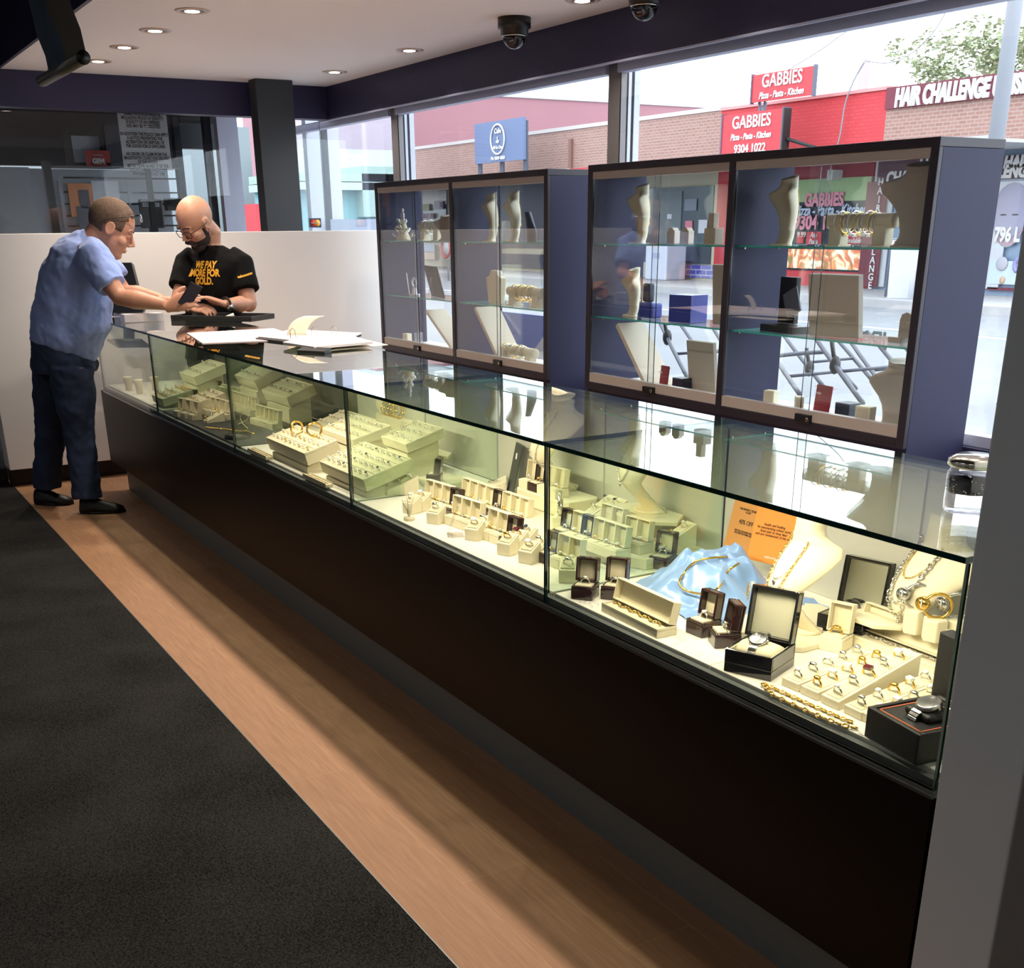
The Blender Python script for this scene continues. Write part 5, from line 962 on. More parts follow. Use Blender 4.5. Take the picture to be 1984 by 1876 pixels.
for k, (a, b_, c, s_) in enumerate((((847, 390), (864, 405), (230, 224, 232), 'SL'), ((814, 414), (845, 424), (220, 220, 236), 'SALE ON'), ((816, 472), (848, 488), (190, 214, 240), ''), ((817, 488), (848, 503), (246, 214, 186), ''), ((820, 396), (838, 408), (196, 186, 150), ''))):
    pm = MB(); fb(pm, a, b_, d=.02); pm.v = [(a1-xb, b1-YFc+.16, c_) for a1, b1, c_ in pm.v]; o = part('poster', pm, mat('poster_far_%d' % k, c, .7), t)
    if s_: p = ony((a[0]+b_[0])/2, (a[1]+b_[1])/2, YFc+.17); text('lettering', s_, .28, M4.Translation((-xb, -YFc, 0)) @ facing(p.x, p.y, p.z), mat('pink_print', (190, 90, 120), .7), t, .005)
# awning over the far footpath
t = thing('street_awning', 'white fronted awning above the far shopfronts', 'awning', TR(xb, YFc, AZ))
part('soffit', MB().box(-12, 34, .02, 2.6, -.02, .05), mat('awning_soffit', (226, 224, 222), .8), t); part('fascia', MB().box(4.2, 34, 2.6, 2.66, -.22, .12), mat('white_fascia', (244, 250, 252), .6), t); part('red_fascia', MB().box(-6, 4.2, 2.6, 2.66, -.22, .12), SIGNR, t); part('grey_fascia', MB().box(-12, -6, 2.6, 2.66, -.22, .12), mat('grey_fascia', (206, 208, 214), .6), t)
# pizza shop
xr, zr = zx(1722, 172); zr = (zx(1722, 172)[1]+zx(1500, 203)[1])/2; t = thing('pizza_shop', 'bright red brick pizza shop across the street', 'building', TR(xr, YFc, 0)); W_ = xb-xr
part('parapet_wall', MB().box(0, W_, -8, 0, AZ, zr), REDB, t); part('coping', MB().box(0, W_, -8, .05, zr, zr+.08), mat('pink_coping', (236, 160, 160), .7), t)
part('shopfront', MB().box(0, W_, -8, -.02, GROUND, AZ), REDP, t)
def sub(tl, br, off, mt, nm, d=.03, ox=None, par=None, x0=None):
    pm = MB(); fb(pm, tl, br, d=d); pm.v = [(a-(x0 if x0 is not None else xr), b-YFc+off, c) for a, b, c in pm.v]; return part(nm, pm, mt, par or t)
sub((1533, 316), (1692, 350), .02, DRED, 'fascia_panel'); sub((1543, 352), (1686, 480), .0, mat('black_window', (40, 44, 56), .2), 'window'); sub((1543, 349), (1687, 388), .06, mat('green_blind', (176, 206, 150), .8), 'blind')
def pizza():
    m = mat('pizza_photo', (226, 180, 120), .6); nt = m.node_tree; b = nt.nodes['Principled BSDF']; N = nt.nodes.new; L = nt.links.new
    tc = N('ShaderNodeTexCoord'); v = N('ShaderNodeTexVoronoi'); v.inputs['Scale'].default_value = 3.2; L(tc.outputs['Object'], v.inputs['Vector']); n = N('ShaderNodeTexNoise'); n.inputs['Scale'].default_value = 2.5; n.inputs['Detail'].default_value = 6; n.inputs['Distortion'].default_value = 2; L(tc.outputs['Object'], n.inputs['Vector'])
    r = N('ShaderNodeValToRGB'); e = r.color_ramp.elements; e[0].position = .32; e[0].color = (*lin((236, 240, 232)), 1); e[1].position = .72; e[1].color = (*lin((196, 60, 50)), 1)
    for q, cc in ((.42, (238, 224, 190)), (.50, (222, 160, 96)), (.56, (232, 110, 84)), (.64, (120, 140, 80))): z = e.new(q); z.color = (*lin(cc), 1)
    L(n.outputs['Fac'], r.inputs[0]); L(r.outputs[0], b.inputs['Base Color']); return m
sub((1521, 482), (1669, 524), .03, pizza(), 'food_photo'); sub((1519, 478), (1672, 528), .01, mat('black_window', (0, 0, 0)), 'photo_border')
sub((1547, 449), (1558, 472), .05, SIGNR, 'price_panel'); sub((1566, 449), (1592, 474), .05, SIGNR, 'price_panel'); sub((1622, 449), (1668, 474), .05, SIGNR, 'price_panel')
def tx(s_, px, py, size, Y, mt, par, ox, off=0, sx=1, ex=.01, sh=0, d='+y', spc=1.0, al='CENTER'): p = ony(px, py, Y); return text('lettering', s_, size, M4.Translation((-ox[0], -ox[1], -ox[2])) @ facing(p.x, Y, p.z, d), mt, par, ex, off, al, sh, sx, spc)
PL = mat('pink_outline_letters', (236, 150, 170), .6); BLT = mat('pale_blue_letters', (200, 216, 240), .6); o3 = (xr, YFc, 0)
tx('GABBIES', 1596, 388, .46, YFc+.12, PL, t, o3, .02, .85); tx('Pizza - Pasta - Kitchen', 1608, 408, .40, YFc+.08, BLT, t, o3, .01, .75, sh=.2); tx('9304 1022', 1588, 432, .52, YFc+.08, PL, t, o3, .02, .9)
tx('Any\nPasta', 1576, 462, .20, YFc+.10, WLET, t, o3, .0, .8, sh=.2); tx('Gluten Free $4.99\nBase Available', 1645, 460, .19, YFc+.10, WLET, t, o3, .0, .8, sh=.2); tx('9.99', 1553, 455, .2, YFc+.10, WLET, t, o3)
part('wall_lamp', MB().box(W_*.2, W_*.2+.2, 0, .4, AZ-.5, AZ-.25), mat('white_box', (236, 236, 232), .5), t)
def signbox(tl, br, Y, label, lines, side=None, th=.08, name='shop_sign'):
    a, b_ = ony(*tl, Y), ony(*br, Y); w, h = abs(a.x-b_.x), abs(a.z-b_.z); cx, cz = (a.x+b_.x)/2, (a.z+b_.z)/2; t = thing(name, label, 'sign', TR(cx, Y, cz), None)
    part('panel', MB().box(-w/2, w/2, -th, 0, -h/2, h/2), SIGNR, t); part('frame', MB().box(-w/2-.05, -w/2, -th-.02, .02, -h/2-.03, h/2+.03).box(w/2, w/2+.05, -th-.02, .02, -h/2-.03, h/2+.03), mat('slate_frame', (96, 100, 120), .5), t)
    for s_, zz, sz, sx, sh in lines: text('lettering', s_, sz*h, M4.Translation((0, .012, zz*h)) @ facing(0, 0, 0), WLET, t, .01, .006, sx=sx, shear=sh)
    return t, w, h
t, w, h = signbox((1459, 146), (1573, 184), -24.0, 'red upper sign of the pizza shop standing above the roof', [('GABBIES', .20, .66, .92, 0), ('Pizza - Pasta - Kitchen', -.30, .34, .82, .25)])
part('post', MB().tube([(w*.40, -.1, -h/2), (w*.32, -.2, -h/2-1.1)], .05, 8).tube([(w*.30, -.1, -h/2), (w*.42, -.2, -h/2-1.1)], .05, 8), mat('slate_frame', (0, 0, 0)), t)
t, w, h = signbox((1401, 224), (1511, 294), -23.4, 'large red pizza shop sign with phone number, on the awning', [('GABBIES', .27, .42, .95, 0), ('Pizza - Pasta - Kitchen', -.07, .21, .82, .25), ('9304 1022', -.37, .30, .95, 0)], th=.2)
part('side', MB().box(-w/2-.10, -w/2-.051, -.22, .04, -h/2, h/2), BLACK, t); part('brace', MB().tube([(-w/2-.1, -.1, -h*.2), (-w/2-.8, -1, -h*.52)], .05, 6), DARK, t)
# hair salon
zs1, zs0 = zx(1850, 154)[1], zx(1850, 198)[1]
t = thing('hair_salon', 'tan brick hair salon with maroon sign at the right across the street', 'building', TR(xr, YFc, 0)); o3 = (xr, YFc, 0)
part('wall', MB().box(-14, 0, -8, 0, AZ, zs0), TAN, t); part('sign_band', MB().box(-14, -.0, -8, .08, zs0, zs1), MAR, t); part('shopfront', MB().box(-14, 0, -8, -.05, GROUND, AZ), mat('salon_glass', (150, 176, 206), .2, spec=1), t)
tx('HAIR CHALLENGE UNISEX', 1735, 192, (zs1-zs0)*1.12, YFc+.10, WLET, t, o3, .03, .62, .03, .06, al='LEFT')
sub((1700, 308), (1712, 556), .02, mat('white_frame', (230, 232, 240), .6), 'frame'); sub((1686, 353), (1703, 556), .1, MAR, 'vertical_sign'); tx('\n'.join('HAIRCHALLANGE'), 1696, 455, .25, YFc+.13, WLET, t, o3, .004, 1)
sub((1706, 309), (1850, 358), .06, mat('plum_sign', (98, 48, 72), .6), 'lower_sign'); sub((1940, 303), (1990, 345), .06, MC['plum_sign'], 'lower_sign')
tx('HAIR', 1806, 322, .42, YFc+.10, WLET, t, o3, .02, .9, sh=.1); tx('CHALLENGE', 1772, 344, .40, YFc+.10, WLET, t, o3, .02, .82, sh=.1); tx('HAIR', 1970, 314, .34, YFc+.10, WLET, t, o3, .02, .9, sh=.1); tx('CHALLENGE', 1938, 334, .38, YFc+.10, WLET, t, o3, .02, .82, sh=.1)
sub((1706, 362), (1992, 368), .06, MC['white_frame'], 'frame'); sub((1928, 370), (1935, 560), .05, MC['white_frame'], 'frame')
sub((1936, 365), (1976, 468), .04, mat('hair_poster', (196, 190, 220), .6), 'poster'); sub((1922, 505), (1975, 552), .06, mat('chart_poster', (226, 244, 248), .6), 'poster'); sub((1915, 556), (1990, 565), .05, MAR, 'sill')
p = ony(1957, 425, YFc+.05); fm = MB().ball((0, 0, 0), (.42, .05, .62), 20, 0).ball((0, .03, .18), (.5, .03, .62), 18, 1).ball((.16, .06, .1), (.1, .02, .02), 8, 2).ball((-.16, .06, .1), (.1, .02, .02), 8, 2).ball((0, .06, -.28), (.1, .02, .04), 8, 3)
part('portrait_print', fm, [mat('pale_face', (214, 180, 196), .7), mat('pale_hair', (180, 178, 204), .7), mat('lash', (90, 80, 100), .7), mat('mauve', (180, 110, 140), .7)], t, TR(p.x-xr, p.y-YFc, p.z)); tx('796 L', 1951, 456, .44, YFc+.12, WLET, t, o3, .02, .7)
p = ony(1957, 522, YFc+.08); part('chart_print', MB().torus((-.28, 0, .1), .17, .05, 20, 6, ax='y', a0=-1, a1=2.5).ball((.25, 0, .12), (.16, .03, .16), 14, 1).ball((.18, 0, -.25), (.07, .03, .09), 10, 2), [mat('lilac_ring', (176, 170, 230), .7), mat('pale_disc', (208, 206, 220), .7), mat('peach_spot', (240, 190, 160), .7)], t, TR(p.x-xr, p.y-YFc, p.z))
# café sign on posts
a, b_ = ony(919, 241, -23.2), ony(1014, 309, -23.2); w, h = abs(a.x-b_.x), abs(a.z-b_.z); cx, cz = (a.x+b_.x)/2, (a.z+b_.z)/2
t = thing('cafe_sign', 'slate blue sign with white ring and cup, on posts above the awning', 'sign', TR(cx, -23.2, cz)); part('panel', MB().box(-w/2, w/2, -.12, 0, -h/2, h/2), mat('slate_blue', (112, 130, 172), .6), t)
for x in (-w*.47, 0, w*.47): part('post', MB().box(x-.12, x+.12, -.2, -.13, AZ-cz+.05, h/2-.1), mat('slate_post', (78, 84, 104), .6), t)
part('ring', MB().torus((0, .03, .05*h), h*.36, .035, 32, 6, ax='y'), WLET, t); part('cup', MB().lathe([(.01, -.10), (.06, -.09), (.10, 0), (.09, .012), (.01, .012)], 14, T=M4.Translation((0, .02, .02*h)) @ M4.Diagonal((1, .3, 1, 1))).ball((.01, .03, .10), (.035, .01, .07), 8).ball((.09, .03, -.02), (.04, .01, .03), 8), WLET, t)
for s_, zz, sz in (('Cafe', .25, .17), ('All In One', -.15, .11), ('Ph: 9309 4333', -.41, .11)): text('lettering', s_, sz*h, M4.Translation((0, .02, zz*h)) @ facing(0, 0, 0), WLET, t, .01, .006, sx=1.15)
# far pink building, seen beyond
X6 = 64; z6 = onx(1090, 194, X6).z
t = thing('pink_building', 'large dusty pink building rising behind the brick shops', 'building', TR(X6, -27, 0)); ye = onx(1392, 214, X6).y; yl = -27
part('wall', MB().box(0, 20, ye+27, -2, -.2, z6), mat('dusty_pink', (176, 122, 132), .8, var=.05, vs=.2), t); part('parapet', MB().box(-.1, 20, ye+27, -2, z6, z6+.25), mat('pale_parapet', (206, 226, 232), .8), t)
# corner buildings seen beyond the far partition
def bx3(tl, br, X, d, name, label, mt, cat='building'):
    a, b_ = onx(*tl, X), onx(*br, X); y0, y1 = sorted((a.y, b_.y)); z0, z1 = GROUND, max(a.z, b_.z); return single(name, MB().box(0, d, -(y1-y0)/2, (y1-y0)/2, z0, z1), mt, label, cat, None, TR(X, (y0+y1)/2, 0))
bx3((600, 190), (775, 312), 44, 5, 'pink_block', 'pale pink block with white pilasters seen through the far corner glass', mat('pale_pink', (206, 190, 206), .8))
bx3((560, 286), (770, 372), 38, 3, 'white_block', 'white canopy building front seen through the far corner glass', mat('white_render', (226, 240, 240), .8))
t = thing('teal_shop', 'low teal shop with stepped bands seen through the far corner glass', 'building', TR(34, 0, 0))
for tl, br, c, nm in (((560, 368), (770, 450), (150, 206, 214), 'wall'), ((560, 352), (770, 369), (206, 232, 222), 'band'), ((560, 334), (770, 353), (190, 214, 200), 'canopy'), ((700, 322), (770, 420), (176, 206, 200), 'side_wall')):
    a, b_ = onx(*tl, 34-(.5 if nm != 'wall' else 0)), onx(*br, 34-(.5 if nm != 'wall' else 0)); part(nm, MB().box(-.5 if nm != 'wall' else 0, 3, b_.y, a.y, GROUND if nm == 'wall' else b_.z, a.z), mat('teal_'+nm, c, .8), t)
bx3((505, 395), (500, 450), 30, 2, 'red_wall', 'red and white low wall beyond the far glass', REDP)
single('neighbour_shop', MB().box(0, 3, -22, 9, -.15, 4.6).box(-.02, 0, -22, 9, .9, 1.3, 1), [mat('lilac_render', (150, 160, 164), .8), mat('ochre_band', (206, 180, 120), .8)], 'grey green shop wall with an ochre band beyond the partition glass', 'building', None, TR(40, 8, 0))
# poles, wires, tree
q = ony(1940, 200, -10.5); t = thing('street_light_pole', 'tall grey street light pole standing outside by the road', 'pole', TR(q.x, -10.5, -.33)); part('shaft', MB().tube([(0, 0, 0), (0, 0, 9)], [.08, .07], 16), mat('galvanised', (176, 180, 190), .5), t); part('band', MB().cyl((0, 0, 4.2), (0, 0, 4.27), .082, n=16), WLET, t)
q = ony(1671, 170, -33.6); single('power_pole', MB().box(-.13, .13, -.13, .13, GROUND, ony(1671, 98, -33.6).z), mat('pale_pink_post', (226, 190, 200), .8), 'slim pink service pole above the red parapet', 'pole', None, TR(q.x, -33.6, 0))
def wire(pp, Y, label, r=.014):
    P_ = [ony(*p, Y+i*0) for i, p in enumerate(pp)]; single('overhead_wire', MB().tube(smooth(P_, 6), r, 5), mat('wire_grey', (150, 160, 170), .6), label, 'wire')
wire(((1510, 146), (1600, 90), (1700, 12), (1730, -20)), -24, 'thin overhead wire rising right from the upper red sign'); wire(((1676, 118), (1720, 122), (1760, 108), (1810, 60), (1850, -10)), -26, 'drooping overhead wire right of the pink pole'); wire(((1675, 120), (1655, 155), (1638, 200), (1628, 260), (1622, 282)), -24.8, 'cable hanging down the red wall from the pole', .02)
random.seed(11); tq = ony(1925, 112, -42); tt_ = thing('gum_tree', 'pale green gum tree rising behind the hair salon', 'tree', TR(tq.x, -42, 0)); cr = MB()
for i in range(46):
    c = V((random.gauss(0, 1.9), random.gauss(0, 1.5), random.gauss(0, .95))); c.z -= abs(c.x)*.25; R_ = random.uniform(.5, 1.0)
    for k in range(85):
        d = V((random.gauss(0, 1), random.gauss(0, 1), random.gauss(0, .8))).normalized()*R_*random.uniform(.6, 1); p = c+d; a = V((random.uniform(-1, 1), random.uniform(-1, 1), random.uniform(-1, .4))).normalized(); b = a.orthogonal().normalized()
        s_ = random.uniform(.10, .2); cr.add([p-a*s_, p+b*s_*.4, p+a*s_, p-b*s_*.4], [(0, 1, 2, 3)], k % 2)
part('crown', cr, [mat('gum_leaf', (150, 164, 120), .8), mat('gum_leaf_pale', (196, 200, 160), .8)], tt_, M4.Translation((0, 0, tq.z)) @ M4.Diagonal((1.0, .9, .62, 1))); part('trunk', MB().tube([(0, 0, 0), (.2, 0, tq.z*.6), (-.3, 0, tq.z)], [.4, .3, .15], 10), mat('bark', (150, 140, 130), .9), tt_)
# things on the far footpath
q = onz(1288, 549, GROUND); q.y = -24.3; q.x = ony(1288, 540, -24.3).x; t = thing('white_cabinet', 'white boxy street cabinet on the far footpath', 'cabinet', TR(q.x, q.y, GROUND)); hh_ = ony(1288, 472, -24.3).z-GROUND; part('body', MB().box(-.55, .55, -.4, .4, 0, hh_), mat('white_metal', (226, 230, 246), .5), t, mods=(('bevel', .04),)); part('emblem', MB().box(-.2, .2, .4, .41, hh_*.6, hh_*.75), mat('lilac_emblem', (190, 194, 226), .6), t)
p = ony(1748, 560, -22.6); t = thing('a_frame_sign', 'white folding pavement sign with a maroon heading outside the salon', 'sign', TR(p.x, -22.6, GROUND) @ M4.Rotation(RD(48), 4, 'Z'))
part('front_board', MB().box(-.36, .36, -.02, .02, 0, 1.35, 0, M4.Translation((0, .32, 0)) @ M4.Rotation(RD(14), 4, 'X')), mat('board_white', (226, 226, 240), .7), t); part('rear_board', MB().box(-.36, .36, -.02, .02, 0, 1.35, 0, M4.Translation((0, -.32, 0)) @ M4.Rotation(RD(-14), 4, 'X')), mat('board_grey', (128, 136, 146), .7), t); part('heading', MB().box(-.3, .3, .021, .03, 1.1, 1.3, 0, M4.Translation((0, .32, 0)) @ M4.Rotation(RD(14), 4, 'X')), MAR, t)
text('lettering', 'HAIR', .17, M4.Translation((0, .32, 0)) @ M4.Rotation(RD(14), 4, 'X') @ M4.Translation((0, .036, 1.2)) @ facing(0, 0, 0), WLET, t, .004, .004)
q = onz(1762, 596, -.33); single('bollard', MB().lathe([(.07, 0), (.07, .8), (.05, .85), (.001, .86)], 12), mat('board_white', (0, 0, 0)), 'short pale bollard at the far kerb', 'bollard', None, TR(q.x, q.y, -.33))
# near footpath: mowers, blue sign
MT = mat('mower_tube', (70, 74, 92), .4, .3); MD = mat('mower_deck', (150, 154, 170), .6); MY = mat('mower_yellow', (240, 190, 90), .6)
def mower(lo, hi, Y, w, label, crossbar=True, knob=None, tint=MD):
    a, b_ = ony(*lo, Y), ony(*hi, Y-.35); t = thing('lawn_mower', label, 'mower', TR(a.x, Y, GROUND), 'lawn mowers lined up outside the window'); d = b_-a; z0 = a.z-GROUND
    P_ = [V((0, 0, z0)), V((d.x, d.y, z0+d.z))]
    part('handle', MB().tube(smooth([P_[0], P_[0].lerp(P_[1], .9), P_[1]+V((0, -.04, 0)), P_[1]+V((0, -w+.04, 0)), P_[0].lerp(P_[1], .9)+V((0, -w, 0)), P_[0]+V((0, -w, 0))], 5), .0125, 8), MT, t)
    if crossbar: m = P_[0].lerp(P_[1], .45); part('crossbar', MB().tube([m, m+V((0, -w, 0))], .009, 6), MT, t)
    if knob: m = P_[0].lerp(P_[1], knob); part('knob', MB().ball(m, (.03, .03, .05), 10).tube([m, m+V((.02, .02, .12))], .012, 6), BLACK, t)
    part('deck', MB().loft([[(.05+cos(2*pi*j/20)*r, -w/2+sin(2*pi*j/20)*r*.8, z) for j in range(20)] for z, r in ((.10, .22), (.22, .22), (.28, .17), (.30, .10))]), tint, t); part('engine', MB().cyl((.05, -w/2, .30), (.05, -w/2, .46), .12, .10, n=16).box(-.12, -.02, -w/2-.06, -w/2+.06, .28, .40), BLACK, t); part('fuel_cap', MB().cyl((.12, -w/2, .46), (.12, -w/2, .49), .03, n=10), MY, t)
    for sx, sy in ((-.16, .14), (.24, .14), (-.16, -w+.06), (.24, -w+.06)): part('wheel', MB().torus((sx, sy-.2 if sy > 0 else sy, .10), .075, .025, 18, 8, ax='y').cyl((sx, (sy-.2 if sy > 0 else sy)-.02, .10), (sx, (sy-.2 if sy > 0 else sy)+.02, .10), .05, n=12, m=1), [BLACK, MY], t)
for lo, hi, Y, w, lab, kn, tn in (((1335, 738), (1280, 628), -4.35, .40, 'grey handled lawn mower outside, leftmost, behind the red card', .75, MD), ((1395, 735), (1318, 628), -5.1, .4, 'lawn mower outside, second from the left, mostly behind a tan board', None, MD), ((1550, 765), (1500, 690), -4.3, .4, 'lawn mower outside with its handle low, behind the right red card', None, MD),
                           ((1600, 755), (1515, 645), -5.1, .42, 'lawn mower outside with long slanting handle, middle of the row', .35, mat('white_deck', (206, 210, 226), .6)), ((1672, 782), (1578, 652), -4.4, .42, 'lawn mower outside with black throttle knob, right of the middle', .55, MD), ((1725, 768), (1648, 662), -5.2, .42, 'lawn mower outside at the right end of the row', None, MC['white_deck'])):
    mower(lo, hi, Y, w, lab, True, kn, tn)
q = ony(1905, 880, -4.25); t = thing('bicycle', 'black bicycle leaning outside the window beside the right cabinet', 'bicycle', TR(q.x-.12, -4.25, GROUND) @ M4.Rotation(pi, 4, 'Z')); RW = mat('bike_black', (28, 30, 38), .4)
for cx in (-.05, 1.0):
    part('wheel', MB().torus((cx, 0, .34), .33, .020, 40, 8, ax='y').cyl((cx, -.03, .34), (cx, .03, .34), .03, n=10), RW, t); sp_ = MB()
    for i in range(18): a = 2*pi*i/18; sp_.tube([(cx, 0, .34), (cx+.32*cos(a), 0, .34+.32*sin(a))], .0012, 4)
    part('spokes', sp_, STEEL, t)
part('frame', MB().tube([(-.05, 0, .34), (.12, 0, .85), (.72, 0, .82), (.52, 0, .36), (.15, 0, .72)], .016, 8).tube([(.52, 0, .36), (1.0, 0, .34), (.72, 0, .82)], .010, 8).tube([(.10, -.25, .98), (.10, .25, .98)], .012, 8).tube([(.12, 0, .85), (.10, 0, .98)], .014, 8), RW, t); part('saddle', MB().ball((.72, 0, .92), (.13, .07, .03), 12).tube([(.72, 0, .82), (.72, 0, .92)], .012, 8), RW, t)
p0 = ony(1018, 640, -4.6); t = thing('blue_sign', 'blue and white folding sign on the near footpath behind the left cabinet', 'sign', TR(p0.x, -4.6, GROUND)); part('board', MB().box(-.36, .36, 0, .03, 0, 1.05), mat('bright_blue', (70, 118, 214), .6), t); part('stripe', MB().prism([(-.36, .1), (-.1, .35), (-.1, .75), (-.36, .95), (-.36, .75), (-.22, .66), (-.22, .45), (-.36, .3)], 0, .006, 0, M4(((1, 0, 0, 0), (0, 0, 1, .031), (0, 1, 0, 0), (0, 0, 0, 1)))), WLET, t); part('rear_board', MB().box(-.36, .36, -.03, 0, 0, 1.03, 0, M4.Rotation(RD(22), 4, 'X')), mat('board_grey', (0, 0, 0)), t)
q = ony(866, 480, -20.5); t = thing('traffic_sign', 'round white traffic sign with a red ring across the street', 'sign', TR(q.x, -20.5, -.33)); part('plate', MB().cyl((0, 0, q.z+.33), (0, .03, q.z+.33), .42, n=24), WLET, t); part('ring', MB().torus((0, .04, q.z+.33), .33, .05, 24, 6, ax='y'), SIGNR, t); part('post', MB().cyl((0, -.03, 0), (0, -.03, q.z+.7), .04, n=8), MC['galvanised'], t)
# mirrored window lettering, read from outside
pz0, pz1 = ony(1690, 668, -3.692), ony(1690, 646, -3.692); tl_ = text('window_lettering', 'JEWELLERY', .070, facing((ony(1540, 650, -3.69).x+ony(1745, 668, -3.69).x)/2, -3.7065, (ony(1640, 652, -3.69).z), '-y'), WLET, None, .0004, .003, sx=1.15); tagit(tl_, 'white JEWELLERY lettering on the street window, seen reversed', 'lettering')

# ================= beyond the partition =================
DIMC[0] = 1.0
XW = 9.9; GW = mat('slatwall', (160, 168, 180), .6)
def bxx(tl, br, X, d, off=0, mb=None): a, b_ = onx(*tl, X), onx(*br, X); return (mb or MB()).box(X+off, X+off+d, min(a.y, b_.y), max(a.y, b_.y), min(a.z, b_.z), max(a.z, b_.z))
struct('wall_far', bxx((-300, 150), (345, 326), XW, .1), mat('near_black_wall', (24, 26, 30), .6), label='near black wall band beyond the partition')
struct('wall_far', bxx((-300, 318), (92, 560), 9.2, .08), mat('grey_sliding_panel', (142, 150, 158), .5), label='grey sliding panel beyond the partition'); struct('trim_7', bxx((97, 312), (119, 560), 9.25, .06), BLACK, label='black upright beside the grey panel')
sw = bxx((40, 326), (350, 560), XW-.05, .05); o = struct('wall_far', sw, GW, label='grey slatwall beyond the partition'); gv = MB()
for py in (344, 372, 395, 418, 438): a, b_ = onx(120, py, XW), onx(345, py+1, XW); gv.box(XW-.053, XW-.05, min(a.y, b_.y), max(a.y, b_.y), a.z-.008, a.z+.004)
node('grooves', gv.mesh('grooves', DARK), o)
struct('ceiling', MB().box(8.75, 20, -1.9, YL, 2.9, 2.95), DARK, label='dark ceiling beyond the partition')
def th3(name, tl, br, X, d, mt, label, cat): a, b_ = onx(*tl, X), onx(*br, X); y0, y1 = sorted((a.y, b_.y)); return single(name, MB().box(0, d, -(y1-y0)/2, (y1-y0)/2, 0, abs(a.z-b_.z)), mt, label, cat, None, TR(X, (y0+y1)/2, min(a.z, b_.z)))
sh_ = th3('wall_shelf', (104, 321), (352, 327), 9.45, .3, mat('dim_shelf', (92, 98, 104), .4), 'glass shelf on the dark wall beyond the partition', 'shelf')
t = thing('framed_certificate', 'framed pale certificate on the shelf beyond the partition, leftmost', 'frame', TR(9.6, 0, 0)); a, b_ = onx(106, 256, 9.6), onx(165, 321, 9.6)
yl_, yr_ = onx(118, 256, 9.6).y, onx(152, 256, 9.6).y; part('frame', MB().box(0, .02, a.y-.05-.27, a.y-.05, b_.z, a.z), BLACK, t); part('paper', MB().box(-.004, 0, a.y-.05-.255, a.y-.11, b_.z+.02, a.z-.02), mat('dim_paper', (150, 156, 168), .8), t)
a, b_ = onx(164, 291, 9.5), onx(216, 325, 9.5); t = thing('red_card', 'dark red card with GEM lettering on the far shelf', 'card', TR(9.5, (a.y+b_.y)/2, b_.z)); w, h = abs(a.y-b_.y), a.z-b_.z; part('card', MB().box(0, .004, -w/2, w/2, 0, h), mat('brick_red_card', (150, 50, 44), .6), t)
text('lettering', 'GEM', h*.42, facing(-.003, 0, h*.36, '-x'), WLET, t, .001, .003, sx=.9); text('lettering', "YOU'RE A", h*.15, facing(-.003, 0, h*.72, '-x'), WLET, t, .001)
a, b_ = onx(216, 272, 9.5), onx(250, 322, 9.5); single('glass_trophy', MB().box(-.01, .01, -.09, .09, 0, .26).box(-.05, .05, -.11, .11, -.02, 0), mat('smoked_acrylic', (72, 76, 80), .15), 'smoky clear trophy block on the far shelf beside the red card', 'trophy', None, TR(9.55, (a.y+b_.y)/2, b_.z+.02))
a, b_ = onx(232, 212, 8.9), onx(328, 327, 8.9); w, h = .34, a.z-b_.z; t = thing('notice_board', 'long grey notice with black lettering hanging beyond the partition', 'notice', TR(8.9, (a.y+b_.y)/2, b_.z)); part('sheet', MB().box(0, .01, -w/2, w/2, 0, h+.15), mat('grey_notice', (176, 180, 186), .7), t); part('post', MB().box(.012, .03, -.02, .02, -b_.z, h).box(-.1, .14, -.12, .12, -b_.z, -b_.z+.015), DARK, t)
NT = ['CUSTOMERS', '', 'ANY PERSON WHO SUPPLIES FALSE', 'NAMES, PRODUCES FALSE OR', 'MISLEADING PROOF OF IDENTITY', 'IS GUILTY OF AN OFFENCE', 'AND MAY BE PROSECUTED', '', 'IN ADDITION THE POLICE CAN APPLY', 'A NOTICE PREVENTING THE', 'ALTERATION OR DISPOSAL OF', 'THE GOODS FOR 21 DAYS AND', '', 'AN ORDER OR CLAIM FROM THE', 'MAGISTRATES COURT FOR DELIVERY', 'OF THE GOODS', 'SEE SECTIONS 16 AND 17 OF THE', 'SECOND-HAND DEALERS AND', 'PAWNBROKERS ACT 1989']
text('lettering', '\n'.join(NT), .030, facing(-.002, 0, h*.52, '-x'), INK, t, .0005, .0006, sx=.64)
t = thing('wall_poster', 'poster with orange and white areas and a dark figure beyond the partition', 'poster', TR(9.80, 0, 0)); part('orange_area', bxx((130, 355), (186, 420), 9.8, .01, -9.8), mat('orange_poster', (214, 140, 84), .7), t); part('white_area', bxx((176, 350), (240, 440), 9.8, .008, -9.798), mat('pale_poster', (206, 214, 226), .7), t)
part('figure', bxx((148, 400), (190, 450), 9.79, .006, -9.8, bxx((152, 368), (176, 404), 9.79, .006, -9.8)), mat('figure_print', (76, 72, 88), .7), t); part('frame', bxx((119, 350), (127, 455), 9.78, .02, -9.8, bxx((245, 350), (262, 455), 9.78, .02, -9.8)), mat('silver_frame', (150, 160, 172), .5), t)
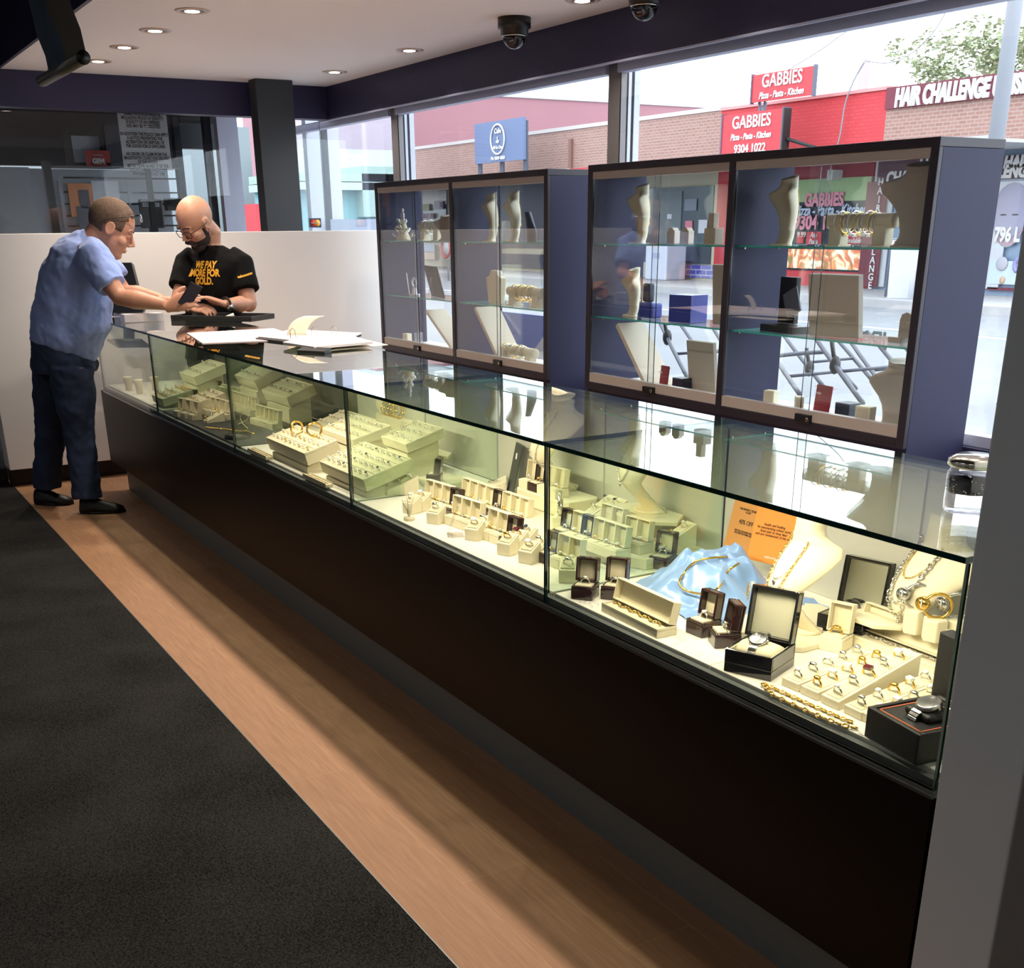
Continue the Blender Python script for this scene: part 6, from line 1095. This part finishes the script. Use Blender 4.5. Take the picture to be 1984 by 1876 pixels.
a, b_ = onx(268, 386, 9.3), onx(320, 442, 9.3); t = thing('black_display_board', 'black board with a pale lettered strip on a stand beyond the partition', 'board', TR(9.3, (a.y+b_.y)/2, b_.z)); w, h = abs(a.y-b_.y), a.z-b_.z; part('board', MB().box(0, .02, -w/2, w/2, 0, h), BLACK, t, mods=(('bevel', .006),)); part('strip', MB().box(-.003, 0, -w*.36, w*.36, h*.74, h*.88), mat('dim_paper', (0, 0, 0)), t); text('lettering', 'ORDERS', h*.13, facing(-.005, 0, h*.81, '-x'), INK, t, .0005); part('stand', MB().box(-.02, .02, -.03, .03, -b_.z+.02, 0).box(-.12, .12, -.12, .12, -b_.z, -b_.z+.02), BLACK, t)
single('dark_scanner', MB().box(0, .1, -.06, .06, 0, .09).box(.02, .06, -.06, -.03, -.05, 0), BLACK, 'small black device on the slatwall behind the bald man', 'device', None, TR(9.7, onx(340, 400, 9.7).y, onx(340, 408, 9.7).z))
# far glazing frames
FRM = mat('lilac_frame', (196, 196, 214), .5); DF = mat('dark_frame', (40, 46, 54), .5)
def vframe(n, px, w, X, mt, lab): p = onx(px, 340, X); struct('trim_%d' % n, MB().box(X, X+.08, p.y-w/2, p.y+w/2, .0, 2.6), mt, label=lab)
vframe(8, 449, .16, 9.3, FRM, 'pale frame left of the column'); vframe(9, 612, .12, 9.3, FRM, 'pale frame right of the column'); vframe(10, 650, .10, 9.5, FRM, 'pale corner frame'); vframe(11, 411, .05, 9.4, DF, 'dark door stile'); vframe(12, 352, .05, 9.5, DF, 'dark door stile'); vframe(13, 436, .05, 9.35, DF, 'dark door stile'); vframe(14, 633, .03, 9.4, DF, 'dark mullion')
struct('trim_15', bxx((345, 238), (440, 290), 9.6, .1), mat('dim_header', (70, 74, 80), .6), label='grey door header'); struct('trim_16', bxx((345, 200), (436, 245), 9.62, .1), DARK, label='dark band over the door')
a, b_ = onx(640, 425, 9.2), onx(740, 460, 9.2); struct('trim_17', MB().box(9.2, 9.23, b_.y-.3, a.y, .9, a.z), mat('frosted_panel', (150, 158, 176), .6), label='frosted grey panel in the far corner')
pg_ = node('pane', slab(8.72, 8.73, -3.6, 1.0, PT-.3, BZ+.02, 'x').mesh('pane', [glass('screen_glass', (.93, .95, .96), gain=.5), GEDGE])); pg_['kind'] = 'structure'; pg_.name = 'window_4'
a, b_ = onx(605, 425, 8.71), onx(618, 440, 8.71); t = thing('card_sticker', 'small dark card payment sticker on the far glass right of the column', 'sticker', TR(8.715, onx(611, 432, 8.71).y, onx(611, 432, 8.71).z)); part('patch', MB().box(-.004, 0, -.048, .048, -.033, .033), mat('navy_sticker', (40, 36, 60), .5), t); part('red_disc', MB().cyl((-.006, .016, 0), (-.004, .016, 0), .024, n=20), mat('sticker_red', (206, 40, 40), .5), t); part('orange_disc', MB().cyl((-.0065, -.016, 0), (-.0042, -.016, 0), .024, n=20), mat('sticker_orange', (240, 170, 50), .5), t); text('lettering', 'MasterCard', .015, facing(-.009, 0, 0, '-x'), WLET, t, .0003)
# ================= inside the window cabinets =================
TANB = mat('taupe_leatherette', (214, 200, 180), .6, bump=.1, bs=600); GREYB = mat('grey_backing', (186, 176, 162), .75); REDC = mat('oxblood_card', (150, 34, 48), .5); NAVB = mat('navy_leatherette', (34, 44, 62), .5); BLUEG = mat('cobalt_box', (28, 44, 150), .35)
SA, SB, SC_ = 1.4202, 1.0902, .7752
def cx(px, py, z, y=None):   # a point standing on a shelf; depth given or solved from the pixel row
    q = ony(px, py, -3.46) if y is None else ony(px, py, y); return V((q.x, -3.46 if y is None else y, z))
KB1 = bustk(.25, .19, th=.056); KB2 = bustk(.215, .19, th=.052)
def bust(px, py, z, kit, rz, label, neck=None, h=.245, sc=None, pend=True):
    q = cx(px, py, z, -3.47); T = TR(q.x, q.y, z, rz) @ (M4.Diagonal((*sc, 1)) if sc else I4); put(kit, 'necklace_bust', label, 'bust', T, 'cream neck busts')
    if neck: necklace(T, h+.005, .19, .46, .0016, GOLD, neck, None, pend=pend, th=.056)
# busts face the street; seen from the side and behind
bust(1243, 470, SA, KB1, RD(-22), 'cream curved bust on the top left shelf of the right cabinet', 'gold chain on the top left bust of the right cabinet')
bust(1228, 608, SB, KB2, RD(-22), 'cream curved bust on the middle shelf at the left of the right cabinet', 'gold chain on the middle shelf bust of the right cabinet', .21)
bust(1523, 473, SA, KB1, RD(-22), 'cream curved bust on the top shelf beside the bracelet bar', 'gold chain with charm on the bust beside the bracelet bar')
bust(1775, 475, SA, bustk(.27, .25, GREYB), RD(10), 'large taupe bust seen from behind at the top right corner of the cabinet', None)
bust(1735, 835, SC_, bustk(.25, .20, GREYB), RD(30), 'taupe bust with chain at the bottom right of the right cabinet', 'gold chain on the bottom right bust', .25, pend=False)
bust(955, 468, SA, KB1, RD(-22), 'cream curved bust on the top shelf of the left cabinet, left of two', 'thin chain on the left of two top busts')
bust(998, 468, SA, KB1, RD(-22), 'cream curved bust on the top shelf of the left cabinet, right of two', 'thin chain on the right of two top busts')
bust(866, 470, SA, bustk(.14, .16, GREYB), RD(20), 'small taupe bust half hidden by the stile of the left cabinet', None)
q = cx(962, 588, SB, -3.42); k = [(-.06, 0), (.06, 0), (.085, .14), (.05, .15), (.03, .18), (-.03, .18), (-.05, .15), (-.085, .14)]
single('necklace_stand', MB().prism([(x, z) for x, z in k], -.02, .02, 0, M4(((1, 0, 0, 0), (0, 0, 1, 0), (0, 1, 0, 0), (0, 0, 0, 1)))), CREAM, 'flat cream shoulder shaped necklace stand on the middle shelf of the left cabinet', 'stand', None, TR(q.x, q.y, SB, pi), (('bevel', .006, 3),))
chain('necklace', smooth([(-.045, -.022, .155), (-.03, -.024, .13), (0, -.025, .11), (.03, -.024, .13), (.045, -.022, .155)], 8), .0022, GOLD, 'short gold chain on the flat cream necklace stand', 'necklace', T=TR(q.x, q.y, SB, pi) @ M4.Rotation(pi, 4, 'Z'))
def tbar(pa, pb, z, zr, label, n, mts, blabel, y=-3.44, gap=(.25, .8), rr=.026):
    a = ony(*pa, y); b_ = ony(*pb, y); x0, x1 = sorted((a.x, b_.x)); L = x1-x0; t = thing('bracelet_bar', label, 'bracelet stand', TR(x0, y, z), None)
    part('roller', MB().cyl((0, 0, zr), (L, 0, zr), rr, n=24), CREAM, t, mods=(('bevel', .003),))
    for xx in (.025, L-.085): part('support', MB().box(xx, xx+.06, -.022, .022, .006, zr-rr*.6).box(xx-.006, xx+.066, -.035, .035, 0, .006), CREAM, t, mods=(('bevel', .002),))
    for i in range(n):
        x = L*(gap[0]+(gap[1]-gap[0])*i/max(1, n-1)); m = MB().torus((0, 0, 0), rr+.006+.004*(i % 3), .0022+.0006*(i % 2), 22, 6, ax='x')
        for j in range(4): m.ball((.0, .4*rr*(j-1.5)*.5, -rr-.012-.004*(i % 3)), .004, 6)
        single('bracelet', m, mts[i % len(mts)], blabel+', '+ORD[i]+' from the left', 'bracelet', 'bracelets on the '+label.split(' bracelet bar ')[1], TR(x0+x, y, z+zr-.006, .12*((i*5) % 3-1)))
tbar((1605, 440), (1735, 440), SA, .088, 'long cream bracelet bar on the top shelf of the right cabinet', 9, [SILVER, GOLD, SILVER], 'charm bracelet on the long bar')
tbar((815, 440), (857, 445), SA, .085, 'cream bracelet bar on the top shelf of the left cabinet', 5, [SILVER, GREYB], 'dark bracelet on the left top bar', y=-3.47)
tbar((987, 560), (1053, 565), SB, .075, 'cream bracelet bar on the middle shelf of the left cabinet', 9, [GOLD], 'gold bracelet on the left middle bar')
tbar((968, 690), (1038, 700), SC_, .070, 'cream bracelet bar at the bottom of the left cabinet', 9, [GOLD, SILVER], 'gold bracelet on the left bottom bar')
def board(p_bl, p_br, z, h, y, lean, rz, label, mt=GREYB, th=.02, name='display_board', edge=CREAM, toward=1):
    a, b_ = ony(*p_bl, y), ony(*p_br, y); w = abs(a.x-b_.x); t = thing(name, label, 'board', TR((a.x+b_.x)/2, y, z, pi+rz) @ M4.Rotation(RD(lean), 4, 'X'))
    part('panel', MB().box(-w/2, w/2, 0, th, 0, h), mt, t, mods=(('bevel', .002),)); part('pad_face', MB().box(-w/2+.006, w/2-.006, th, th+.004, .006, h-.006), edge, t); return t
def boardyz(px, y0, z, l, h, lean, label, mt=TANB):   # seen edge on: leaning towards the room
    a = ony(*px, y0); t = thing('display_board', label, 'board', TR(a.x, y0, z, pi) @ M4.Rotation(RD(lean), 4, 'X'))
def edgeboard(foot, top, y, z, w, label, mt=TANB, th=.022):   # thick board seen mostly from its side, running foot -> top
    a, b_ = ony(*foot, y), ony(*top, y); a.z = z; d = b_-a; L = d.length; ang = math.atan2(d.x, d.z); t = thing('display_board', label, 'board', TR(a.x, a.y, z) @ M4.Rotation(ang, 4, 'Y'))
    part('panel', MB().box(-th, 0, -w, 0, 0.004, L), mt, t, mods=(('bevel', .002),)); part('pad_face', MB().box(0, .003, -w+.006, -.006, .01, L-.006), CREAM, t)
edgeboard((1250, 765), (1192, 632), -3.36, SC_, .16, 'taupe pad leaning left at the bottom of the right cabinet, behind the red card')
edgeboard((966, 700), (918, 600), -3.36, SC_, .16, 'taupe pad leaning left at the bottom of the left cabinet')
edgeboard((880, 672), (824, 606), -3.36, SC_, .14, 'taupe pad leaning at the bottom of the left cabinet by the centre stile')
board((1335, 765), (1386, 770), SC_, .235, -3.50, 8, 0, 'tall taupe board at the bottom of the right cabinet beside the dark box')
board((1382, 640), (1398, 642), SB, .25, -3.46, 6, .3, 'narrow taupe board by the centre stile of the right cabinet')
board((1572, 640), (1660, 645), SB, .232, -3.42, 9, .1, 'large taupe tray standing on the middle shelf, silver edge towards the right', edge=mat('silver_edge', (190, 190, 200), .5), th=.028)
t = board((824, 572), (872, 575), SB, .19, -3.44, 14, -.25, 'dark grey easel board on the middle shelf of the left cabinet', mt=mat('charcoal_board', (74, 74, 80), .6), th=.01)
part('easel', MB().tube([(-.02, -.002, .12), (-.05, -.05, 0)], .006, 6).tube([(.02, -.002, .12), (.05, -.05, 0)], .006, 6).tube([(-.02, -.002, .12), (.02, -.002, .12)], .006, 6), ACR, t)
def bx(px, py, z, w, d, h, mt, name, label, cat, y=-3.42, rz=0, grp=None, mods=(('bevel', .002),)):
    q = ony(px, py, y); return single(name, MB().box(-w/2, w/2, -d/2, d/2, 0, h), mt, label, cat, grp, TR(q.x, y, z+.0002, rz), mods)
def tstand(px, z, h, label, w=.045, extra=0):
    q = ony(px, 470, -3.45); mb = MB().box(-w/2, w/2, -.02, .02, 0, h); mb.prism([(-w*.4, h), (w*.4, h), (w*.2, h+.012), (-w*.2, h+.012)], -.02, .02, 0, M4(((1, 0, 0, 0), (0, 0, 1, 0), (0, 1, 0, 0), (0, 0, 0, 1))))
    single('ring_block', mb, TANB, label, 'stand', None, TR(q.x, -3.45, z+.0002, .2), (('bevel', .003),))
tstand(1304, SA, .055, 'small taupe block on the top shelf, left of a pair'); tstand(1331, SA, .055, 'small taupe block on the top shelf, right of a pair')
bx(1382, 470, SA, .07, .05, .065, TANB, 'ring_block', 'wide taupe block on the top shelf by the centre stile', 'stand', -3.45); bx(1380, 470, SA+.0654, .036, .03, .06, TANB, 'ring_block', 'narrow taupe block standing on the wide one by the centre stile', 'stand', -3.45)
bx(1260, 612, SB, .10, .07, .070, BLUEG, 'cobalt_dish', 'dark cobalt glass dish on the middle shelf left of the blue box', 'dish', -3.46, mods=(('bevel', .012, 4),)); bx(1332, 620, SB, .135, .11, .118, BLUEG, 'blue_box', 'bright cobalt blue box on the middle shelf of the right cabinet', 'box', -3.45, .12)
bx(1256, 582, SB+.071, .055, .035, .085, BLACK, 'black_figure', 'small dark block shaped ornament on the cobalt dish', 'ornament', -3.46, mods=(('bevel', .01, 3),))
for px, lab, w, h in ((1282, 'left', .068, .098), (1590, 'right', .092, .115)):
    q = ony(px, 780, -3.40); t = thing('red_card_stand', 'oxblood red card standing on a black tray at the bottom, %s of two' % lab, 'card', TR(q.x, -3.40, SC_+.0002, pi-.1)); part('card', MB().box(-w/2, w/2, 0, .004, .018, .018+h, 0, M4.Rotation(RD(-6), 4, 'X')), REDC, t); part('tray', MB().box(-w*.55, w*.75, -.02, .07, 0, .014), BLACK, t, mods=(('bevel', .002),)); part('clear_cover', MB().box(-w/2, w*.85, .0, .012, h+.010, h+.012), ACR, t)
    text('lettering', 'WIN', .014, M4.Translation((0, -.014, h*.90)) @ facing(0, 0, 0, '-y'), WINK, t, .0003)
bx(1320, 765, SC_, .07, .06, .065, NAVB, 'navy_box', 'dark navy box at the bottom beside the left red card', 'box', -3.46); bx(1640, 825, SC_, .075, .07, .075, NAVB, 'navy_box', 'dark navy box at the bottom beside the right red card', 'box', -3.45)
def cbox(px, py, w, h, rz, label):
    q = ony(px, py, -3.38); t = thing('ring_box', label, 'ring box', TR(q.x, -3.38, SC_+.0002, rz)); part('shell', MB().box(-w/2, w/2, -.02, .02, 0, h), CREAM, t, mods=(('bevel', .003),)); part('inset', MB().box(-w/2+.008, w/2-.008, .0195, .021, .008, h-.008), TANB, t)
cbox(1492, 790, .05, .088, .25, 'cream ring box standing on end at the bottom, left of the right red card'); cbox(1546, 806, .034, .082, .9, 'narrow cream ring box beside the right red card'); cbox(1674, 826, .068, .085, .1, 'wide taupe faced ring box at the bottom right by the bust')
cbox(790, 676, .05, .08, .2, 'white ring box at the bottom of the left cabinet')
bx(812, 680, SC_, .05, .04, .09, ACR, 'clear_stand', 'clear acrylic block at the bottom of the left cabinet', 'stand', -3.42)
bx(1740, 668, SB, .06, .05, .02, GREYB, 'arch_stand', 'small taupe plinth at the right end of the middle shelf', 'stand', -3.46)
q = ony(1752, 668, -3.46); single('arch_bust', MB().prism([(-.03, 0), (.03, 0), (.03, .06), (.022, .08), (0, .088), (-.022, .08), (-.03, .06)], -.01, .01, 0, M4(((1, 0, 0, 0), (0, 0, 1, 0), (0, 1, 0, 0), (0, 0, 0, 1)))), GREYB, 'small round topped taupe stand at the right end of the middle shelf', 'stand', None, TR(q.x-.005, -3.46, SB+.0206))
# black open case on the middle shelf
q = ony(1500, 640, -3.42); t = thing('open_case', 'black open case with tilted flap on the middle shelf of the right cabinet', 'case', TR(q.x, -3.42, SB+.0002, pi-.15))
part('lid', MB().box(-.055, .055, .05, .075, .03, .21), BLACK, t, mods=(('bevel', .004),)); part('base', MB().box(-.06, .16, -.03, .08, 0, .028), BLACK, t, mods=(('bevel', .003),)); part('flap', MB().box(.056, .15, .0, .006, .03, .13, 0, M4.Translation((.0, .03, 0)) @ M4.Rotation(RD(-24), 4, 'Y')), mat('grey_flap', (92, 96, 112), .5), t)
# statuette, ornaments in the left cabinet
q = ony(782, 468, -3.42); t = thing('statuette', 'ornate cream and silver tiered figurine on the top shelf of the left cabinet', 'figurine', TR(q.x, -3.42, SA+.0002)); random.seed(8)
part('skirt', MB().lathe([(.048, 0), (.046, .01), (.03, .05), (.034, .06), (.02, .095), (.024, .105), (.012, .13)], 14), mat('antique_cream', (216, 204, 170), .5, bump=.8, bs=120), t); part('torso', MB().lathe([(.010, .128), (.014, .145), (.012, .16), (.006, .166)], 12).ball((0, 0, .178), (.011, .011, .013), 12).tube([(-.012, 0, .155), (-.03, .01, .14), (-.034, .01, .12)], .004, 6), mat('porcelain', (206, 204, 214), .3), t)
lf = MB()
for i in range(26): a = random.uniform(0, 6.28); z = random.choice([.02, .05, .07, .10]); r_ = .05-.28*(z-.02); lf.box(-.003, .003, -.008, .008, 0, .03, 0, M4.Translation((r_*cos(a), r_*sin(a), z)) @ M4.Rotation(a, 4, 'Z') @ M4.Rotation(RD(random.uniform(20, 70)), 4, 'Y'))
part('leaves', lf, mat('silver_leaf', (226, 226, 220), .3, .5), t)
q = ony(803, 570, -3.42); single('watch_pedestal', MB().lathe([(.035, 0), (.035, .008), (.018, .012), (.014, .05)], 20).torus((0, 0, .078), .026, .006, 22, 8, ax='y'), mat('porcelain', (0, 0, 0)), 'small pale ring shaped watch pedestal on the middle shelf of the left cabinet', 'stand', None, TR(q.x, -3.42, SB+.0002)); single('white_pen', MB().cyl((0, 0, 0), (.03, 0, .13), .003, n=8), WHITE, 'thin white rod leaning on the middle shelf of the left cabinet', 'rod', None, TR(ony(793, 570, -3.45).x, -3.45, SB+.002, 0))
q = ony(1030, 468, -3.50); single('dark_pouch', MB().loft([[(cos(2*pi*j/16)*r+o_, sin(2*pi*j/16)*.02, z) for j in range(16)] for z, r, o_ in ((0, .04, 0), (.05, .045, .0), (.10, .03, .02), (.15, .012, .04))]), NAVB, 'dark navy leaning pouch right of the two top busts', 'pouch', None, TR(q.x, -3.50, SA+.0002))

# labels speak of the ends of the room: the far end is the partition end, the near end is the grey wall end
for o in list(S.objects):
    l = o.get('label')
    if not l: continue
    for a, b in (('left of a pair', 'farther of a pair'), ('left of two', 'farther of two'), ('right of two', 'nearer of two'), ('from the left', 'from the far end'), ('from left', 'from the far end'), ('of the left row', 'of the counter row'),
                 ('the left cabinet', 'the far cabinet'), ('the right cabinet', 'the near cabinet'), ('window on the left', 'window'), ('window on the right', 'window'), ('at the right end', 'at the near end'), ('top right corner', 'top near corner'), ('bottom right', 'bottom near end'),
                 ('top left shelf', 'top far shelf'), ('top left bust', 'top far bust'), ('at the left of', 'at the far end of'), ('left top bar', 'far top bar'), ('left middle bar', 'far middle bar'), ('left bottom bar', 'far bottom bar'), ('leaning left', 'leaning'), ('facing left', 'facing the man in blue'),
                 ('just left of', 'just beyond'), ('left of', 'beyond'), ('right of', 'on the near side of'), ('front left', 'far front'), ('front right', 'near front'), ('far left', 'far back'), ('back left', 'far back'), ('near right corner', 'near corner'), ('towards the right', 'towards the wall'),
                 ('leftmost', 'first'), ('nearest', 'nearer'), ('farthest', 'outermost'), (', left ', ', far '), (', right ', ', near '), (', left', ', far one'), (', right', ', near one'), ('the left ', 'the far '), ('the right ', 'the near '), ('rising right', 'rising'), ('at the top left', 'near the ceiling fascia'), ('left one', 'far one'), ('right one', 'near one'), ('left red card', 'far red card'), ('right red card', 'near red card')): l = l.replace(a, b)
    o['label'] = l
